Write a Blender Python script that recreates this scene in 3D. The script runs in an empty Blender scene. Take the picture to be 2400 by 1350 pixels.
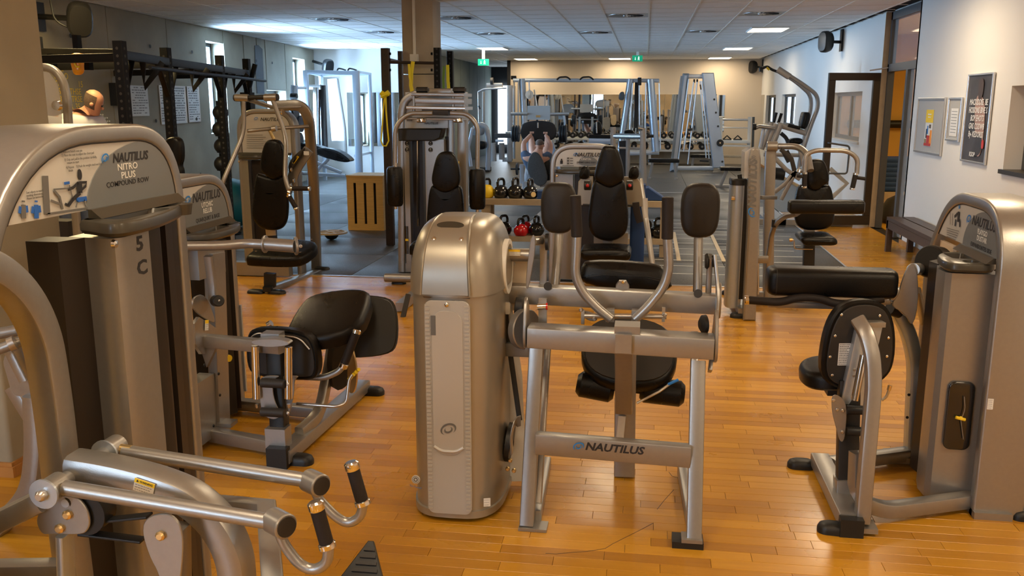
import bpy, bmesh, math, random
from mathutils import Vector, Matrix
from mathutils.geometry import tessellate_polygon
random.seed(7)
SC = bpy.context.scene
COL = SC.collection
PI = math.pi
# ------------------------------------------------------------------ camera, world, lights, exposure
CAM_H = 1.7; PITCH = math.atan(435/2100); YAW = math.atan(315*math.cos(PITCH)/2100)
cd = bpy.data.cameras.new('camera'); cam = bpy.data.objects.new('camera', cd); COL.objects.link(cam)
cd.sensor_width = 36; cd.lens = 36*2100/2400; cd.clip_start = .05; cd.clip_end = 200
cam.location = (0, 0, CAM_H); cam.rotation_euler = (PI/2-PITCH, 0, YAW)
SC.camera = cam
SC.view_settings.view_transform = 'Standard'; SC.view_settings.look = 'None'
SC.view_settings.gamma = 1; SC.view_settings.use_curve_mapping = False
SC.view_settings.exposure = 0.0
w = bpy.data.worlds.new('world'); SC.world = w; w.use_nodes = True
bg = w.node_tree.nodes['Background']; bg.inputs[0].default_value = (.55, .75, 1, 1); bg.inputs[1].default_value = 3.0

def area(loc, sx, sy, power, color, rot=(0, 0, 0), spread=180):
    l = bpy.data.lights.new('area_light', 'AREA'); l.shape = 'RECTANGLE'; l.size = sx; l.size_y = sy
    l.energy = power; l.color = color; l.spread = math.radians(spread)
    o = bpy.data.objects.new('area_light', l); COL.objects.link(o); o.location = loc; o.rotation_euler = rot
    return o
WARM = (1, .76, .48); NEUT = (1, .80, .55); COOL = (.40, .66, 1)
# ceiling lamps, the near ones unseen and assumed (the luminous panels themselves are built with the ceiling)
LAMPS = [(-3.3, -1.5, 1), (-.3, -1.5, 1), (2.1, -1.5, 1), (-4.5, 2.1, 1), (-.9, 1.5, 1), (2.1, 2.1, 1),
         (-3.9, 5.7, 1), (-5.4, 8.1, 1), (-.3, 5.7, 1), (2.1, 5.7, 1), (2.1, 9.3, 1), (-.3, 9.9, 1),
         (1.92, 15.6, 0), (1.95, 20.9, 0), (-3.38, 20.1, 0), (-3.3, 25.1, 0), (-.75, 25.2, 0), (1.9, 25.2, 0)]
for x, y, near in LAMPS:
    area((x, y, 2.835), .56, .86, (26 if x > 2 else 45 if x < -5 else 17) if near else 18, (1, .72, .25) if x < -5 else WARM if near else NEUT)  # leftmost lamp assumed, yellower for the glow on the concrete wall
area((-3.4, -2.95, 1.75), 1.6, 1.6, 40, COOL, (PI/2, 0, 0), 150)          # daylight window behind the camera at the left, unseen and assumed from cool-lit faces
# ------------------------------------------------------------------ surveying: a photograph pixel back to a point of the room
_f = Vector((-math.sin(YAW)*math.cos(PITCH), math.cos(YAW)*math.cos(PITCH), -math.sin(PITCH)))
_r = Vector((math.cos(YAW), math.sin(YAW), 0)); _u = _r.cross(_f)
def ray(px, py): return _f + _r*((px-1200)/2100) + _u*((675-py)/2100)
def Z(px, py, z=0.):
    d = ray(px, py); return Vector((0, 0, CAM_H)) + d*((z-CAM_H)/d.z)
def Y(px, py, y):
    d = ray(px, py); return Vector((0, 0, CAM_H)) + d*(y/d.y)
def X(px, py, x):
    d = ray(px, py); return Vector((0, 0, CAM_H)) + d*(x/d.x)
def V(*a): return Vector(a)
# ------------------------------------------------------------------ materials
MATS = {}
def mat(name, col, rough=.5, metal=0., noise=0., nscale=30., bump=0., bscale=200., coat=0., trans=0., alpha=1., emit=0., ior=1.45, rvar=0., stretch=None, spec=.5):
    m = bpy.data.materials.new(name); m.use_nodes = True; nt = m.node_tree; N = nt.nodes; L = nt.links
    b = N['Principled BSDF']
    b.inputs['Base Color'].default_value = (*col, 1); b.inputs['Roughness'].default_value = rough
    b.inputs['Metallic'].default_value = metal; b.inputs['Coat Weight'].default_value = coat
    b.inputs['Coat Roughness'].default_value = .12; b.inputs['Specular IOR Level'].default_value = spec
    b.inputs['Transmission Weight'].default_value = trans; b.inputs['Alpha'].default_value = alpha; b.inputs['IOR'].default_value = ior
    if emit: b.inputs['Emission Color'].default_value = (*col, 1); b.inputs['Emission Strength'].default_value = emit
    if noise or bump or rvar:
        tc = N.new('ShaderNodeTexCoord'); mp = N.new('ShaderNodeMapping'); L.new(tc.outputs['Object'], mp.inputs[0])
        if stretch: mp.inputs['Scale'].default_value = stretch
        n = N.new('ShaderNodeTexNoise'); n.inputs['Scale'].default_value = nscale; n.inputs['Detail'].default_value = 5
        L.new(mp.outputs[0], n.inputs['Vector'])
        if noise:
            r = N.new('ShaderNodeMapRange'); r.inputs[1].default_value = .25; r.inputs[2].default_value = .75
            r.inputs[3].default_value = 1-noise; r.inputs[4].default_value = 1+noise; L.new(n.outputs[0], r.inputs[0])
            v = N.new('ShaderNodeVectorMath'); v.operation = 'SCALE'; v.inputs[0].default_value = col
            L.new(r.outputs[0], v.inputs['Scale']); L.new(v.outputs[0], b.inputs['Base Color'])
        if rvar:
            r = N.new('ShaderNodeMapRange'); r.inputs[1].default_value = .3; r.inputs[2].default_value = .7
            r.inputs[3].default_value = rough-rvar; r.inputs[4].default_value = rough+rvar
            L.new(n.outputs[0], r.inputs[0]); L.new(r.outputs[0], b.inputs['Roughness'])
        if bump:
            n2 = N.new('ShaderNodeTexNoise'); n2.inputs['Scale'].default_value = bscale; n2.inputs['Detail'].default_value = 3
            L.new(mp.outputs[0], n2.inputs['Vector'])
            bp = N.new('ShaderNodeBump'); bp.inputs['Strength'].default_value = bump; bp.inputs['Distance'].default_value = .002
            L.new(n2.outputs[0], bp.inputs['Height']); L.new(bp.outputs[0], b.inputs['Normal'])
    MATS[name] = m; return m
mat('silver', (.335, .325, .312), .33, .7, noise=.03, nscale=60, bump=.12, bscale=500)
mat('silver_cool', (.46, .52, .60), .33, .7, noise=.03, nscale=60)  # bluish silver; on blue-lit parts cool daylight is put into the colour
mat('shell', (.36, .335, .285), .33, .55, noise=.02, nscale=20)
mat('panel_face', (.56, .55, .52), .28, .1, coat=.3)
mat('panel_grey', (.19, .20, .205), .28, .1, coat=.3)
mat('window_face', (.44, .42, .385), .22, .1, coat=.3)
mat('chrome', (.75, .73, .7), .12, 1.)
mat('steel', (.55, .53, .5), .3, .9)
mat('brass', (.7, .52, .25), .3, .9)
mat('vinyl', (.005, .0045, .0042), .30, 0, spec=.28, bump=.35, bscale=420, rvar=.06, nscale=8)
mat('vinyl_grey', (.020, .017, .015), .42, 0, spec=.3, bump=.35, bscale=420)
mat('foam', (.018, .014, .013), .6, 0, spec=.3, bump=.3, bscale=300)
mat('black', (.012, .012, .012), .45, 0)
mat('black_gloss', (.01, .01, .01), .12, 0, coat=.6)
mat('dark', (.03, .027, .025), .55, .2)
mat('tray', (.045, .040, .030), .36, 0, coat=.15)
mat('shroud_dark', (.016, .011, .008), .42, 0)
mat('clear', (.62, .60, .57), .22, 0, alpha=.55, coat=.4)
mat('ink', (.02, .02, .025), .6)
mat('ink_grey', (.13, .13, .13), .6)
mat('ink_white', (.8, .8, .78), .6)
mat('ink_blue', (.02, .20, .62), .5)
mat('fig_blue', (.02, .12, .5), .5)
mat('paper', (.72, .72, .70), .7)
mat('yellow', (.85, .58, .02), .5)
mat('yellow_band', (.85, .72, .02), .45)
mat('green_band', (.18, .32, .05), .5)
mat('red', (.55, .005, .008), .18, 0, coat=.7)
mat('orange', (.9, .3, .02), .45)
mat('blue_foam', (.01, .045, .16), .6)
mat('rig', (.005, .005, .006), .5, 0, spec=.18)
mat('rig_brown', (.028, .017, .014), .45, .0)
mat('plywood', (.66, .40, .13), .55, 0, noise=.12, nscale=6, stretch=(1, 1, 12))
mat('wood_pale', (.46, .36, .24), .5, 0, noise=.08, nscale=12)
mat('wood_dark', (.06, .038, .028), .4, 0, noise=.2, nscale=14, stretch=(1, 14, 1))
mat('baseboard', (.42, .20, .06), .4, 0, noise=.12, nscale=8, stretch=(1, 12, 1))
mat('skin', (.55, .27, .17), .5, 0, noise=.05, nscale=20)
mat('hair', (.11, .07, .05), .8, 0, noise=.3, nscale=90)
mat('shirt', (.55, .55, .62), .85, 0, bump=.3, bscale=60)
mat('cloth_blue', (.07, .09, .13), .9, 0, noise=.1, nscale=30, bump=.3, bscale=80)
mat('towel', (.07, .068, .065), .95, 0, noise=.2, nscale=60, bump=.8, bscale=160)
mat('plate', (.015, .015, .016), .4, .1)
mat('white_wall', (.74, .72, .68), .75, 0, noise=.02, nscale=1.2, bump=.1, bscale=60)
mat('cream_wall', (.62, .52, .40), .75, 0, noise=.02, nscale=1.0, bump=.1, bscale=60)
mat('yellow_wall', (.70, .44, .10), .75, 0, noise=.06, nscale=1.5)
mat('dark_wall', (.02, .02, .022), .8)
mat('frame_dark', (.055, .045, .036), .4, .4)
mat('frame_grey', (.10, .11, .12), .4, .4)
mat('tile', (.90, .87, .84), .8, 0, noise=.03, nscale=3, bump=.3, bscale=250)
mat('tbar', (.85, .80, .72), .5, 0)
mat('grille', (.55, .56, .57), .4, .3)
mat('concrete', (.30, .265, .195), .75, 0, noise=.22, nscale=1.6, bump=.5, bscale=25, rvar=.08)
mat('concrete_green', (.20, .235, .21), .7, 0, noise=.16, nscale=1.6, bump=.5, bscale=25)
mat('concrete_pillar', (.40, .35, .28), .75, 0, noise=.14, nscale=2.5, bump=.5, bscale=30)
mat('mirror', (.86, .88, .87), .015, 1.)
mat('alu', (.62, .63, .65), .3, .8)
mat('white_paint', (.75, .75, .73), .4)
mat('tape', (.62, .50, .33), .6)
mat('tape_white', (.6, .6, .58), .6)
mat('teal_ball', (.01, .12, .16), .35)
mat('exit_green', (.01, .42, .2), .4, emit=.45)
mat('exit_white', (.9, .95, .9), .4, emit=1.2)
mat('lamp_glow', (1, .84, .6), .4, emit=9)
mat('daylight', (.72, .86, 1), .5, emit=7)
mat('screen', (.55, .2, .5), .3, emit=1.0)
mat('amber', (.9, .42, .02), .25, 0, trans=.3, alpha=.85)
mat('bag', (.02, .018, .015), .5, 0, bump=1.0, bscale=30)
mat('grey_board', (.42, .41, .39), .7)
mat('poster_dark', (.05, .045, .045), .4, 0, noise=.5, nscale=4)
mat('poster_skin', (.38, .24, .2), .5)
mat('poster_red', (.5, .04, .03), .5)

def glass_mat():
    m = bpy.data.materials.new('window_glass'); m.use_nodes = True; b = m.node_tree.nodes['Principled BSDF']
    b.inputs['Base Color'].default_value = (.9, .96, .97, 1); b.inputs['Roughness'].default_value = .02
    b.inputs['Alpha'].default_value = .16; b.inputs['Specular IOR Level'].default_value = 1; MATS['glass'] = m
glass_mat()

def wood_floor():
    m = bpy.data.materials.new('parquet'); m.use_nodes = True; nt = m.node_tree; N = nt.nodes; L = nt.links; b = N['Principled BSDF']
    geo = N.new('ShaderNodeNewGeometry'); at = N.new('ShaderNodeAttribute'); at.attribute_name = 'tone'
    oi = N.new('ShaderNodeObjectInfo')
    mp = N.new('ShaderNodeMapping'); mp.inputs['Scale'].default_value = (3, 45, 1); L.new(geo.outputs['Position'], mp.inputs[0])
    ad = N.new('ShaderNodeMath'); ad.operation = 'ADD'; L.new(at.outputs['Fac'], ad.inputs[0]); L.new(oi.outputs['Random'], ad.inputs[1])
    cb = N.new('ShaderNodeCombineXYZ'); sm = N.new('ShaderNodeMath'); sm.operation = 'MULTIPLY'; sm.inputs[1].default_value = 37; L.new(ad.outputs[0], sm.inputs[0]); L.new(sm.outputs[0], cb.inputs[0]); L.new(sm.outputs[0], cb.inputs[1])
    va = N.new('ShaderNodeVectorMath'); L.new(mp.outputs[0], va.inputs[0]); L.new(cb.outputs[0], va.inputs[1])
    n = N.new('ShaderNodeTexNoise'); n.inputs['Scale'].default_value = 1.0; n.inputs['Detail'].default_value = 6; n.inputs['Roughness'].default_value = .6; n.inputs['Distortion'].default_value = .8
    L.new(va.outputs[0], n.inputs['Vector'])
    fr = N.new('ShaderNodeMath'); fr.operation = 'FRACT'; L.new(ad.outputs[0], fr.inputs[0])
    mx = N.new('ShaderNodeMath'); mx.operation = 'MULTIPLY_ADD'; mx.inputs[1].default_value = .45; L.new(n.outputs[0], mx.inputs[0])
    m2 = N.new('ShaderNodeMath'); m2.operation = 'MULTIPLY'; m2.inputs[1].default_value = .55; L.new(fr.outputs[0], m2.inputs[0]); L.new(m2.outputs[0], mx.inputs[2])
    cr = N.new('ShaderNodeValToRGB'); e = cr.color_ramp.elements
    e[0].position = .15; e[0].color = (.36, .155, .010, 1); e[1].position = .85; e[1].color = (.60, .30, .022, 1)
    x = e.new(.5); x.color = (.48, .225, .014, 1)
    L.new(mx.outputs[0], cr.inputs[0]); L.new(cr.outputs[0], b.inputs['Base Color'])
    b.inputs['Roughness'].default_value = .3; b.inputs['Specular IOR Level'].default_value = .35; b.inputs['Coat Weight'].default_value = .12; b.inputs['Coat Roughness'].default_value = .2
    n3 = N.new('ShaderNodeTexNoise'); n3.inputs['Scale'].default_value = 2.2; n3.inputs['Detail'].default_value = 6; L.new(geo.outputs['Position'], n3.inputs['Vector'])
    r = N.new('ShaderNodeMapRange'); r.inputs[1].default_value = .3; r.inputs[2].default_value = .7; r.inputs[3].default_value = .24; r.inputs[4].default_value = .40
    L.new(n3.outputs[0], r.inputs[0]); L.new(r.outputs[0], b.inputs['Roughness'])
    bp = N.new('ShaderNodeBump'); bp.inputs['Strength'].default_value = .08; bp.inputs['Distance'].default_value = .002
    L.new(n.outputs[0], bp.inputs['Height']); L.new(bp.outputs[0], b.inputs['Normal'])
    MATS['parquet'] = m
wood_floor()
def rubber():
    m = bpy.data.materials.new('rubber_mat'); m.use_nodes = True; nt = m.node_tree; N = nt.nodes; L = nt.links; b = N['Principled BSDF']
    geo = N.new('ShaderNodeNewGeometry'); n = N.new('ShaderNodeTexNoise'); n.inputs['Scale'].default_value = 160; n.inputs['Detail'].default_value = 2
    L.new(geo.outputs['Position'], n.inputs['Vector'])
    n2 = N.new('ShaderNodeTexNoise'); n2.inputs['Scale'].default_value = .8; n2.inputs['Detail'].default_value = 4; L.new(geo.outputs['Position'], n2.inputs['Vector'])
    cr = N.new('ShaderNodeValToRGB'); e = cr.color_ramp.elements; e[0].position = .42; e[0].color = (.045, .045, .045, 1); e[1].position = .68; e[1].color = (.17, .16, .145, 1)
    L.new(n.outputs[0], cr.inputs[0])
    mx = N.new('ShaderNodeMix'); mx.data_type = 'RGBA'; mx.blend_type = 'MULTIPLY'; mx.inputs[0].default_value = .5
    L.new(cr.outputs[0], mx.inputs[6]); L.new(n2.outputs[0], mx.inputs[7]); L.new(mx.outputs[2], b.inputs['Base Color'])
    b.inputs['Roughness'].default_value = .42
    MATS['rubber'] = m
rubber()
# ------------------------------------------------------------------ mesh collector
def fillet(pts, r, n=6):
    out = [pts[0]]
    for i in range(1, len(pts)-1):
        a, b, c = pts[i-1], pts[i], pts[i+1]
        ri = r[i] if isinstance(r, (list, tuple)) else r
        d1 = (a-b); d2 = (c-b); l = min(ri, d1.length*.49, d2.length*.49)
        if l < 1e-4: out.append(b); continue
        p = b+d1.normalized()*l; q = b+d2.normalized()*l
        for k in range(n+1):
            t = k/n; out.append(p*(1-t)**2 + b*2*t*(1-t) + q*t*t)
    out.append(pts[-1]); return out
def rrect(w, h, r, n=4, cx=0, cy=0):
    r = min(r, w/2-1e-5, h/2-1e-5); o = []
    for sx, sy, a in ((1, 1, 0), (-1, 1, 90), (-1, -1, 180), (1, -1, 270)):
        for k in range(n+1):
            t = math.radians(a+90*k/n); o.append((cx+sx*(w/2-r)+r*math.cos(t), cy+sy*(h/2-r)+r*math.sin(t)))
    return o
def ellipse(w, h, n=24, p=2., cx=0, cy=0):
    o = []
    for k in range(n):
        t = 2*PI*k/n; c, s = math.cos(t), math.sin(t)
        o.append((cx+w/2*math.copysign(abs(c)**(2/p), c), cy+h/2*math.copysign(abs(s)**(2/p), s)))
    return o
def smooth_outline(pts, it=2):
    for _ in range(it):
        o = []
        for i in range(len(pts)):
            a = pts[i]; b = pts[(i+1) % len(pts)]
            o += [(a[0]*.75+b[0]*.25, a[1]*.75+b[1]*.25), (a[0]*.25+b[0]*.75, a[1]*.25+b[1]*.75)]
        pts = o
    return pts
def area2(o): return sum(o[i-1][0]*o[i][1]-o[i][0]*o[i-1][1] for i in range(len(o)))/2
def inset(o, d):
    n = len(o); r = []
    for i in range(n):
        a = Vector(o[i-1]); b = Vector(o[i]); c = Vector(o[(i+1) % n])
        e1 = (b-a); e2 = (c-b)
        if e1.length < 1e-9: e1 = e2
        if e2.length < 1e-9: e2 = e1
        e1.normalize(); e2.normalize()
        nn = Vector((-e1.y-e2.y, e1.x+e2.x)); l = nn.length
        nn = nn/l if l > 1e-6 else Vector((-e1.y, e1.x))
        k = max(.5, nn.dot(Vector((-e1.y, e1.x))))
        r.append(tuple(b+nn*(d/k)))
    return r
class MB:
    def __init__(s): s.v = []; s.f = []
    def add(s, vs, fs):
        b = len(s.v); s.v += [tuple(v) for v in vs]; s.f += [tuple(i+b for i in f) for f in fs]; return s
    def box(s, a, b):                      # axis aligned, corners a and b
        x0, y0, z0 = (min(a[i], b[i]) for i in range(3)); x1, y1, z1 = (max(a[i], b[i]) for i in range(3))
        return s.add([(x0, y0, z0), (x1, y0, z0), (x1, y1, z0), (x0, y1, z0), (x0, y0, z1), (x1, y0, z1), (x1, y1, z1), (x0, y1, z1)],
                     [(0, 3, 2, 1), (4, 5, 6, 7), (0, 1, 5, 4), (1, 2, 6, 5), (2, 3, 7, 6), (3, 0, 4, 7)])
    def cbox(s, c, w, d, h, rz=0):
        c = Vector(c); R = Matrix.Rotation(rz, 3, 'Z'); vs = []
        for z in (-h/2, h/2):
            for x, y in ((-w/2, -d/2), (w/2, -d/2), (w/2, d/2), (-w/2, d/2)): vs.append(c+R@Vector((x, y, z)))
        return s.add(vs, [(0, 3, 2, 1), (4, 5, 6, 7), (0, 1, 5, 4), (1, 2, 6, 5), (2, 3, 7, 6), (3, 0, 4, 7)])
    def rings(s, R, caps=True, closed=False):
        n = len(R[0]); vs = [p for r in R for p in r]; fs = []; m = len(R)
        for i in range(m if closed else m-1):
            for j in range(n):
                a = i*n+j; b = i*n+(j+1) % n; c = ((i+1) % m)*n+(j+1) % n; d = ((i+1) % m)*n+j; fs.append((a, b, c, d))
        if caps and not closed: fs += [tuple(range(n))[::-1], tuple(range((m-1)*n, m*n))]
        return s.add(vs, fs)
    def sweep(s, pts, sec, up=None, scale=None, closed=False):
        pts = [Vector(p) for p in pts]; n = len(pts); R = []; prev = None
        for i, p in enumerate(pts):
            if closed: t = pts[(i+1) % n]-pts[i-1]
            else: t = pts[min(i+1, n-1)]-pts[max(i-1, 0)]
            t.normalize()
            if up is not None: u = Vector(up)-t*t.dot(Vector(up))
            elif prev is None: u = t.orthogonal()
            else: u = prev-t*t.dot(prev)
            u.normalize(); prev = u; w = t.cross(u)      # sec x -> w (side), y -> u (up)
            k = 1 if scale is None else scale[i]
            if not closed and 0 < i < n-1:
                a = (pts[i]-pts[i-1]).normalized(); c = a.dot(t); k2 = 1/max(c, .6)
            else: k2 = 1
            R.append([p+w*(x*k)+u*(y*k) for x, y in sec])
        return s.rings(R, closed=closed)
    def tube(s, pts, r, n=12, fr=0, scale=None):
        pts = [Vector(p) for p in pts]
        if fr: pts = fillet(pts, fr)
        return s.sweep(pts, [(r*math.cos(2*PI*k/n), r*math.sin(2*PI*k/n)) for k in range(n)], scale=scale)
    def bar(s, pts, w, h, up=(0, 0, 1), fr=0, rr=.006):        # w: across, h: along 'up'
        pts = [Vector(p) for p in pts]
        if fr: pts = fillet(pts, fr, 8)
        return s.sweep(pts, rrect(w, h, rr, 2), up)
    def cyl(s, a, b, r, n=16, r2=None, ch=0):
        a = Vector(a); b = Vector(b); t = (b-a).normalized(); u = t.orthogonal().normalized(); w = t.cross(u); r2 = r if r2 is None else r2
        def ring(c, q): return [c+u*(q*math.cos(2*PI*k/n))+w*(q*math.sin(2*PI*k/n)) for k in range(n)]
        if ch: return s.rings([ring(a, r-ch), ring(a+t*ch, r), ring(b-t*ch, r2), ring(b, r2-ch)])
        return s.rings([ring(a, r), ring(b, r2)])
    def lathe(s, prof, o, axis=(0, 0, 1), n=20, ring=False):               # prof: (radius, height)
        o = Vector(o); t = Vector(axis).normalized(); u = t.orthogonal().normalized(); w = t.cross(u)
        return s.rings([[o+t*h+u*(q*math.cos(2*PI*k/n))+w*(q*math.sin(2*PI*k/n)) for k in range(n)] for q, h in prof], closed=ring)
    def ball(s, c, r, n=12, sz=1.):
        return s.lathe([(max(r*math.sin(PI*i/n), 1e-4), -r*sz*math.cos(PI*i/n)) for i in range(n+1)], c, n=2*n)
    def prism(s, out, o, u, v, th, bev=0.):                    # outline in (u,v) plane at o, extruded to +-th/2 along u x v
        if area2(out) < 0: out = out[::-1]
        o = Vector(o); u = Vector(u).normalized(); v = Vector(v).normalized(); w = u.cross(v)
        def ring(q, d): return [o+u*a+v*b+w*d for a, b in q]
        if bev:
            i2 = inset(out, bev)
            return s.rings([ring(i2, -th/2), ring(out, -th/2+bev), ring(out, th/2-bev), ring(i2, th/2)])
        return s.rings([ring(out, -th/2), ring(out, th/2)])
    def pad(s, out, o, u, v, th, r=.02, dome=.006, back=.3):   # cushion: rounded front edge (+w), slightly domed
        if area2(out) < 0: out = out[::-1]
        o = Vector(o); u = Vector(u).normalized(); v = Vector(v).normalized(); w = u.cross(v)
        def ring(q, d): return [o+u*a+v*b+w*d for a, b in q]
        R = [ring(inset(out, r*back), -th/2), ring(out, -th/2+r*back)]
        for k in range(5):
            t = k/4*PI/2; R.append(ring(inset(out, r*(1-math.cos(t))), th/2-r+r*math.sin(t)))
        cx = sum(p[0] for p in out)/len(out); cy = sum(p[1] for p in out)/len(out); q = inset(out, r)
        for k, h in ((.7, .6), (.35, .9)):
            R.append(ring([(cx+(a-cx)*k, cy+(b-cy)*k) for a, b in q], th/2+dome*h))
        return s.rings(R)
    def build(s, name, m, parent=None, sharp=38, loc=None):
        me = bpy.data.meshes.new(name)
        off = Vector((0, 0, 0))
        if parent is not None: off = ORG.get(parent.name, Vector((0, 0, 0)))
        if loc is not None: off = Vector(loc)
        me.from_pydata([Vector(v)-off for v in s.v], [], s.f)
        me.materials.append(MATS[m] if isinstance(m, str) else m)
        bm = bmesh.new(); bm.from_mesh(me); bmesh.ops.recalc_face_normals(bm, faces=bm.faces); bm.to_mesh(me); bm.free()
        me.polygons.foreach_set('use_smooth', [True]*len(me.polygons)); me.set_sharp_from_angle(angle=math.radians(sharp))
        o = bpy.data.objects.new(name, me); COL.objects.link(o)
        if parent is not None: o.parent = parent; ORG[o.name] = off
        if loc is not None and parent is None: o.location = loc; ORG[o.name] = off
        return o
ORG = {}
def tag(o, label=None, cat=None, group=None, kind=None):
    for k, v in (('label', label), ('category', cat), ('group', group), ('kind', kind)):
        if v: o[k] = v
    return o
def thing(name, loc, label, cat, group=None):
    e = bpy.data.objects.new(name, None); COL.objects.link(e); e.location = loc; e.empty_display_size = .1
    ORG[e.name] = Vector(loc); return tag(e, label, cat, group)
def solo(mb, name, m, loc, label, cat, group=None, kind=None): return tag(mb.build(name, m, None, loc=loc), label, cat, group, kind)
def part(parent, name, m, mb, label=None): return tag(mb.build(name, m, parent), label)
def struct(mb, name, m, loc=(0, 0, 0)): return tag(mb.build(name, m, None, loc=loc), kind='structure')
def copy_tree(o, parent=None):
    c = o.copy(); COL.objects.link(c)
    if parent: c.parent = parent
    for ch in list(o.children): copy_tree(ch, c)
    return c
def text(parent, s, o, u, v, size, m, name='lettering', shear=0., bold=0., wscale=1., align='CENTER', label=None, depth=.0002):
    cu = bpy.data.curves.new('t', 'FONT'); cu.body = s; cu.size = size; cu.shear = shear; cu.offset = bold*size; cu.align_x = align; cu.align_y = 'CENTER'
    cu.extrude = depth; cu.resolution_u = 2; cu.space_line = .9
    ob = bpy.data.objects.new('t', cu); COL.objects.link(ob); bpy.context.view_layer.update()
    me = bpy.data.meshes.new_from_object(ob.evaluated_get(bpy.context.evaluated_depsgraph_get())); bpy.data.objects.remove(ob)
    u = Vector(u).normalized(); v = Vector(v).normalized(); w_ = u.cross(v); o = Vector(o)-ORG.get(parent.name, Vector((0, 0, 0)))
    for vt in me.vertices:
        c = vt.co.copy(); vt.co = o+u*(c.x*wscale)+v*c.y+w_*(c.z+.0003)
    me.materials.clear(); me.materials.append(MATS[m]); me.name = name
    t = bpy.data.objects.new(name, me); COL.objects.link(t); t.parent = parent; ORG[t.name] = ORG.get(parent.name, Vector((0, 0, 0)))
    return tag(t, label)
def swirl(parent, o, u, v, r, m='ink_blue'):
    u = Vector(u).normalized(); v = Vector(v).normalized(); w_ = u.cross(v); o = Vector(o); mb = MB()
    for r0, a0, a1, th in ((1., -30, 250, .34), (.5, 150, 430, .30)):
        R = []; n = 18
        for k in range(n+1):
            a = math.radians(a0+(a1-a0)*k/n); t = th*math.sin(PI*k/n)+.012
            R.append([o+(u*math.cos(a)+(v*.85+u*.3)*math.sin(a))*(r*(r0+e*t))+w_*d for e, d in ((-.5, .0002), (.5, .0002), (.5, .0012), (-.5, .0012))])
        mb.rings(R)
    return part(parent, 'emblem', m, mb)
# ------------------------------------------------------------------ the room
CEIL = 2.87; RW = 3.13
def lw(y): return -6.62-(y-10.1)*.088            # left wall, slightly splayed
PXL, PXR = -2.85, -2.475                          # middle pillar
# floor: a slab with one plank object per near strip, farther planks joined
fl = struct(MB().box((-9, -3.2, -.12), (RW+.15, 31, -.012)), 'floor', 'black')
rnd = random.Random(3)
proto = {}
def plank_mesh(l, w, tone):
    k = (l, w, tone)
    if k not in proto:
        me = MB().rings([[(x, y, -.012) for x, y in ((0, 0), (l, 0), (l, w), (0, w))], [(x, y, -.0008) for x, y in ((0, 0), (l, 0), (l, w), (0, w))],
                         [(x, y, 0) for x, y in ((.0008, .0008), (l-.0008, .0008), (l-.0008, w-.0008), (.0008, w-.0008))]])
        m = bpy.data.meshes.new('plank'); m.from_pydata([tuple(v) for v in me.v], [], me.f); m.materials.append(MATS['parquet'])
        at = m.attributes.new('tone', 'FLOAT', 'FACE'); at.data.foreach_set('value', [tone*.13]*len(m.polygons)); proto[k] = m
    return proto[k]
ROW = .068; LEN = (.40, .48, .56); cnt = 0
far = MB(); tones = []
def xrange(y):
    return (-3.4, 3.13) if y < 8.45 else (2.13, 3.13)
y = 2.05; r = 0
ang = 0
while y < 14.6:
    x0, x1 = xrange(y); x = x0-rnd.random()*.5 if x0 < 0 else x0
    if y < 8.45: x = -3.9-rnd.random()*.4
    while x < x1:
        l = rnd.choice(LEN); l2 = min(l, x1-x)
        vis = 2.6 < y < 4.75 and -.62*y-.15 < x+l and x < .39*y+.12
        if vis and cnt < 300 and l2 == l:
            o = bpy.data.objects.new('plank', plank_mesh(l-.0012, ROW-.0012, r % 4)); COL.objects.link(o); o.parent = fl; o.location = (x, y, 0); cnt += 1
        else:
            a, b, c, d = x+.0006, y+.0006, x+l2-.0006, y+ROW-.0006
            far.add([(a, b, -.011), (c, b, -.011), (c, d, -.011), (a, d, -.011), (a, b, 0), (c, b, 0), (c, d, 0), (a, d, 0)],
                    [(4, 5, 6, 7), (0, 1, 5, 4), (1, 2, 6, 5), (2, 3, 7, 6), (3, 0, 4, 7)]); tones += [rnd.random()]*5
        x += l
    y += ROW; r += 1
far.box((-9, -3, -.011), (-3.85, 8.44, -.0004)); far.box((-3.9, -3, -.011), (RW, 2.05, 0)); tones += [.4]*12
pf = far.build('parquet_strip', 'parquet', fl); pf['kind'] = 'stuff'
at = pf.data.attributes.new('tone', 'FLOAT', 'FACE'); at.data.foreach_set('value', tones[:len(pf.data.polygons)])
# scratches in the varnish
sc = MB()
for P in ([(345, 1300), (400, 1303), (470, 1296), (560, 1290), (650, 1275), (690, 1250), (760, 1215), (830, 1180), (895, 1145)], [(915, 1075), (950, 1030), (1000, 975)], [(975, 885), (990, 905), (1060, 925), (1065, 950)]):
    q = [Z(1120+a/2.177, 700+b/2.177) for a, b in P]; q = [Vector((p.x, p.y, .0004)) for p in q]; sc.sweep(q, [(-.0011, -.0003), (.0011, -.0003), (.0011, .0003), (-.0011, .0003)], (0, 0, 1))
part(fl, 'scratch', 'ink', sc)
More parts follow.
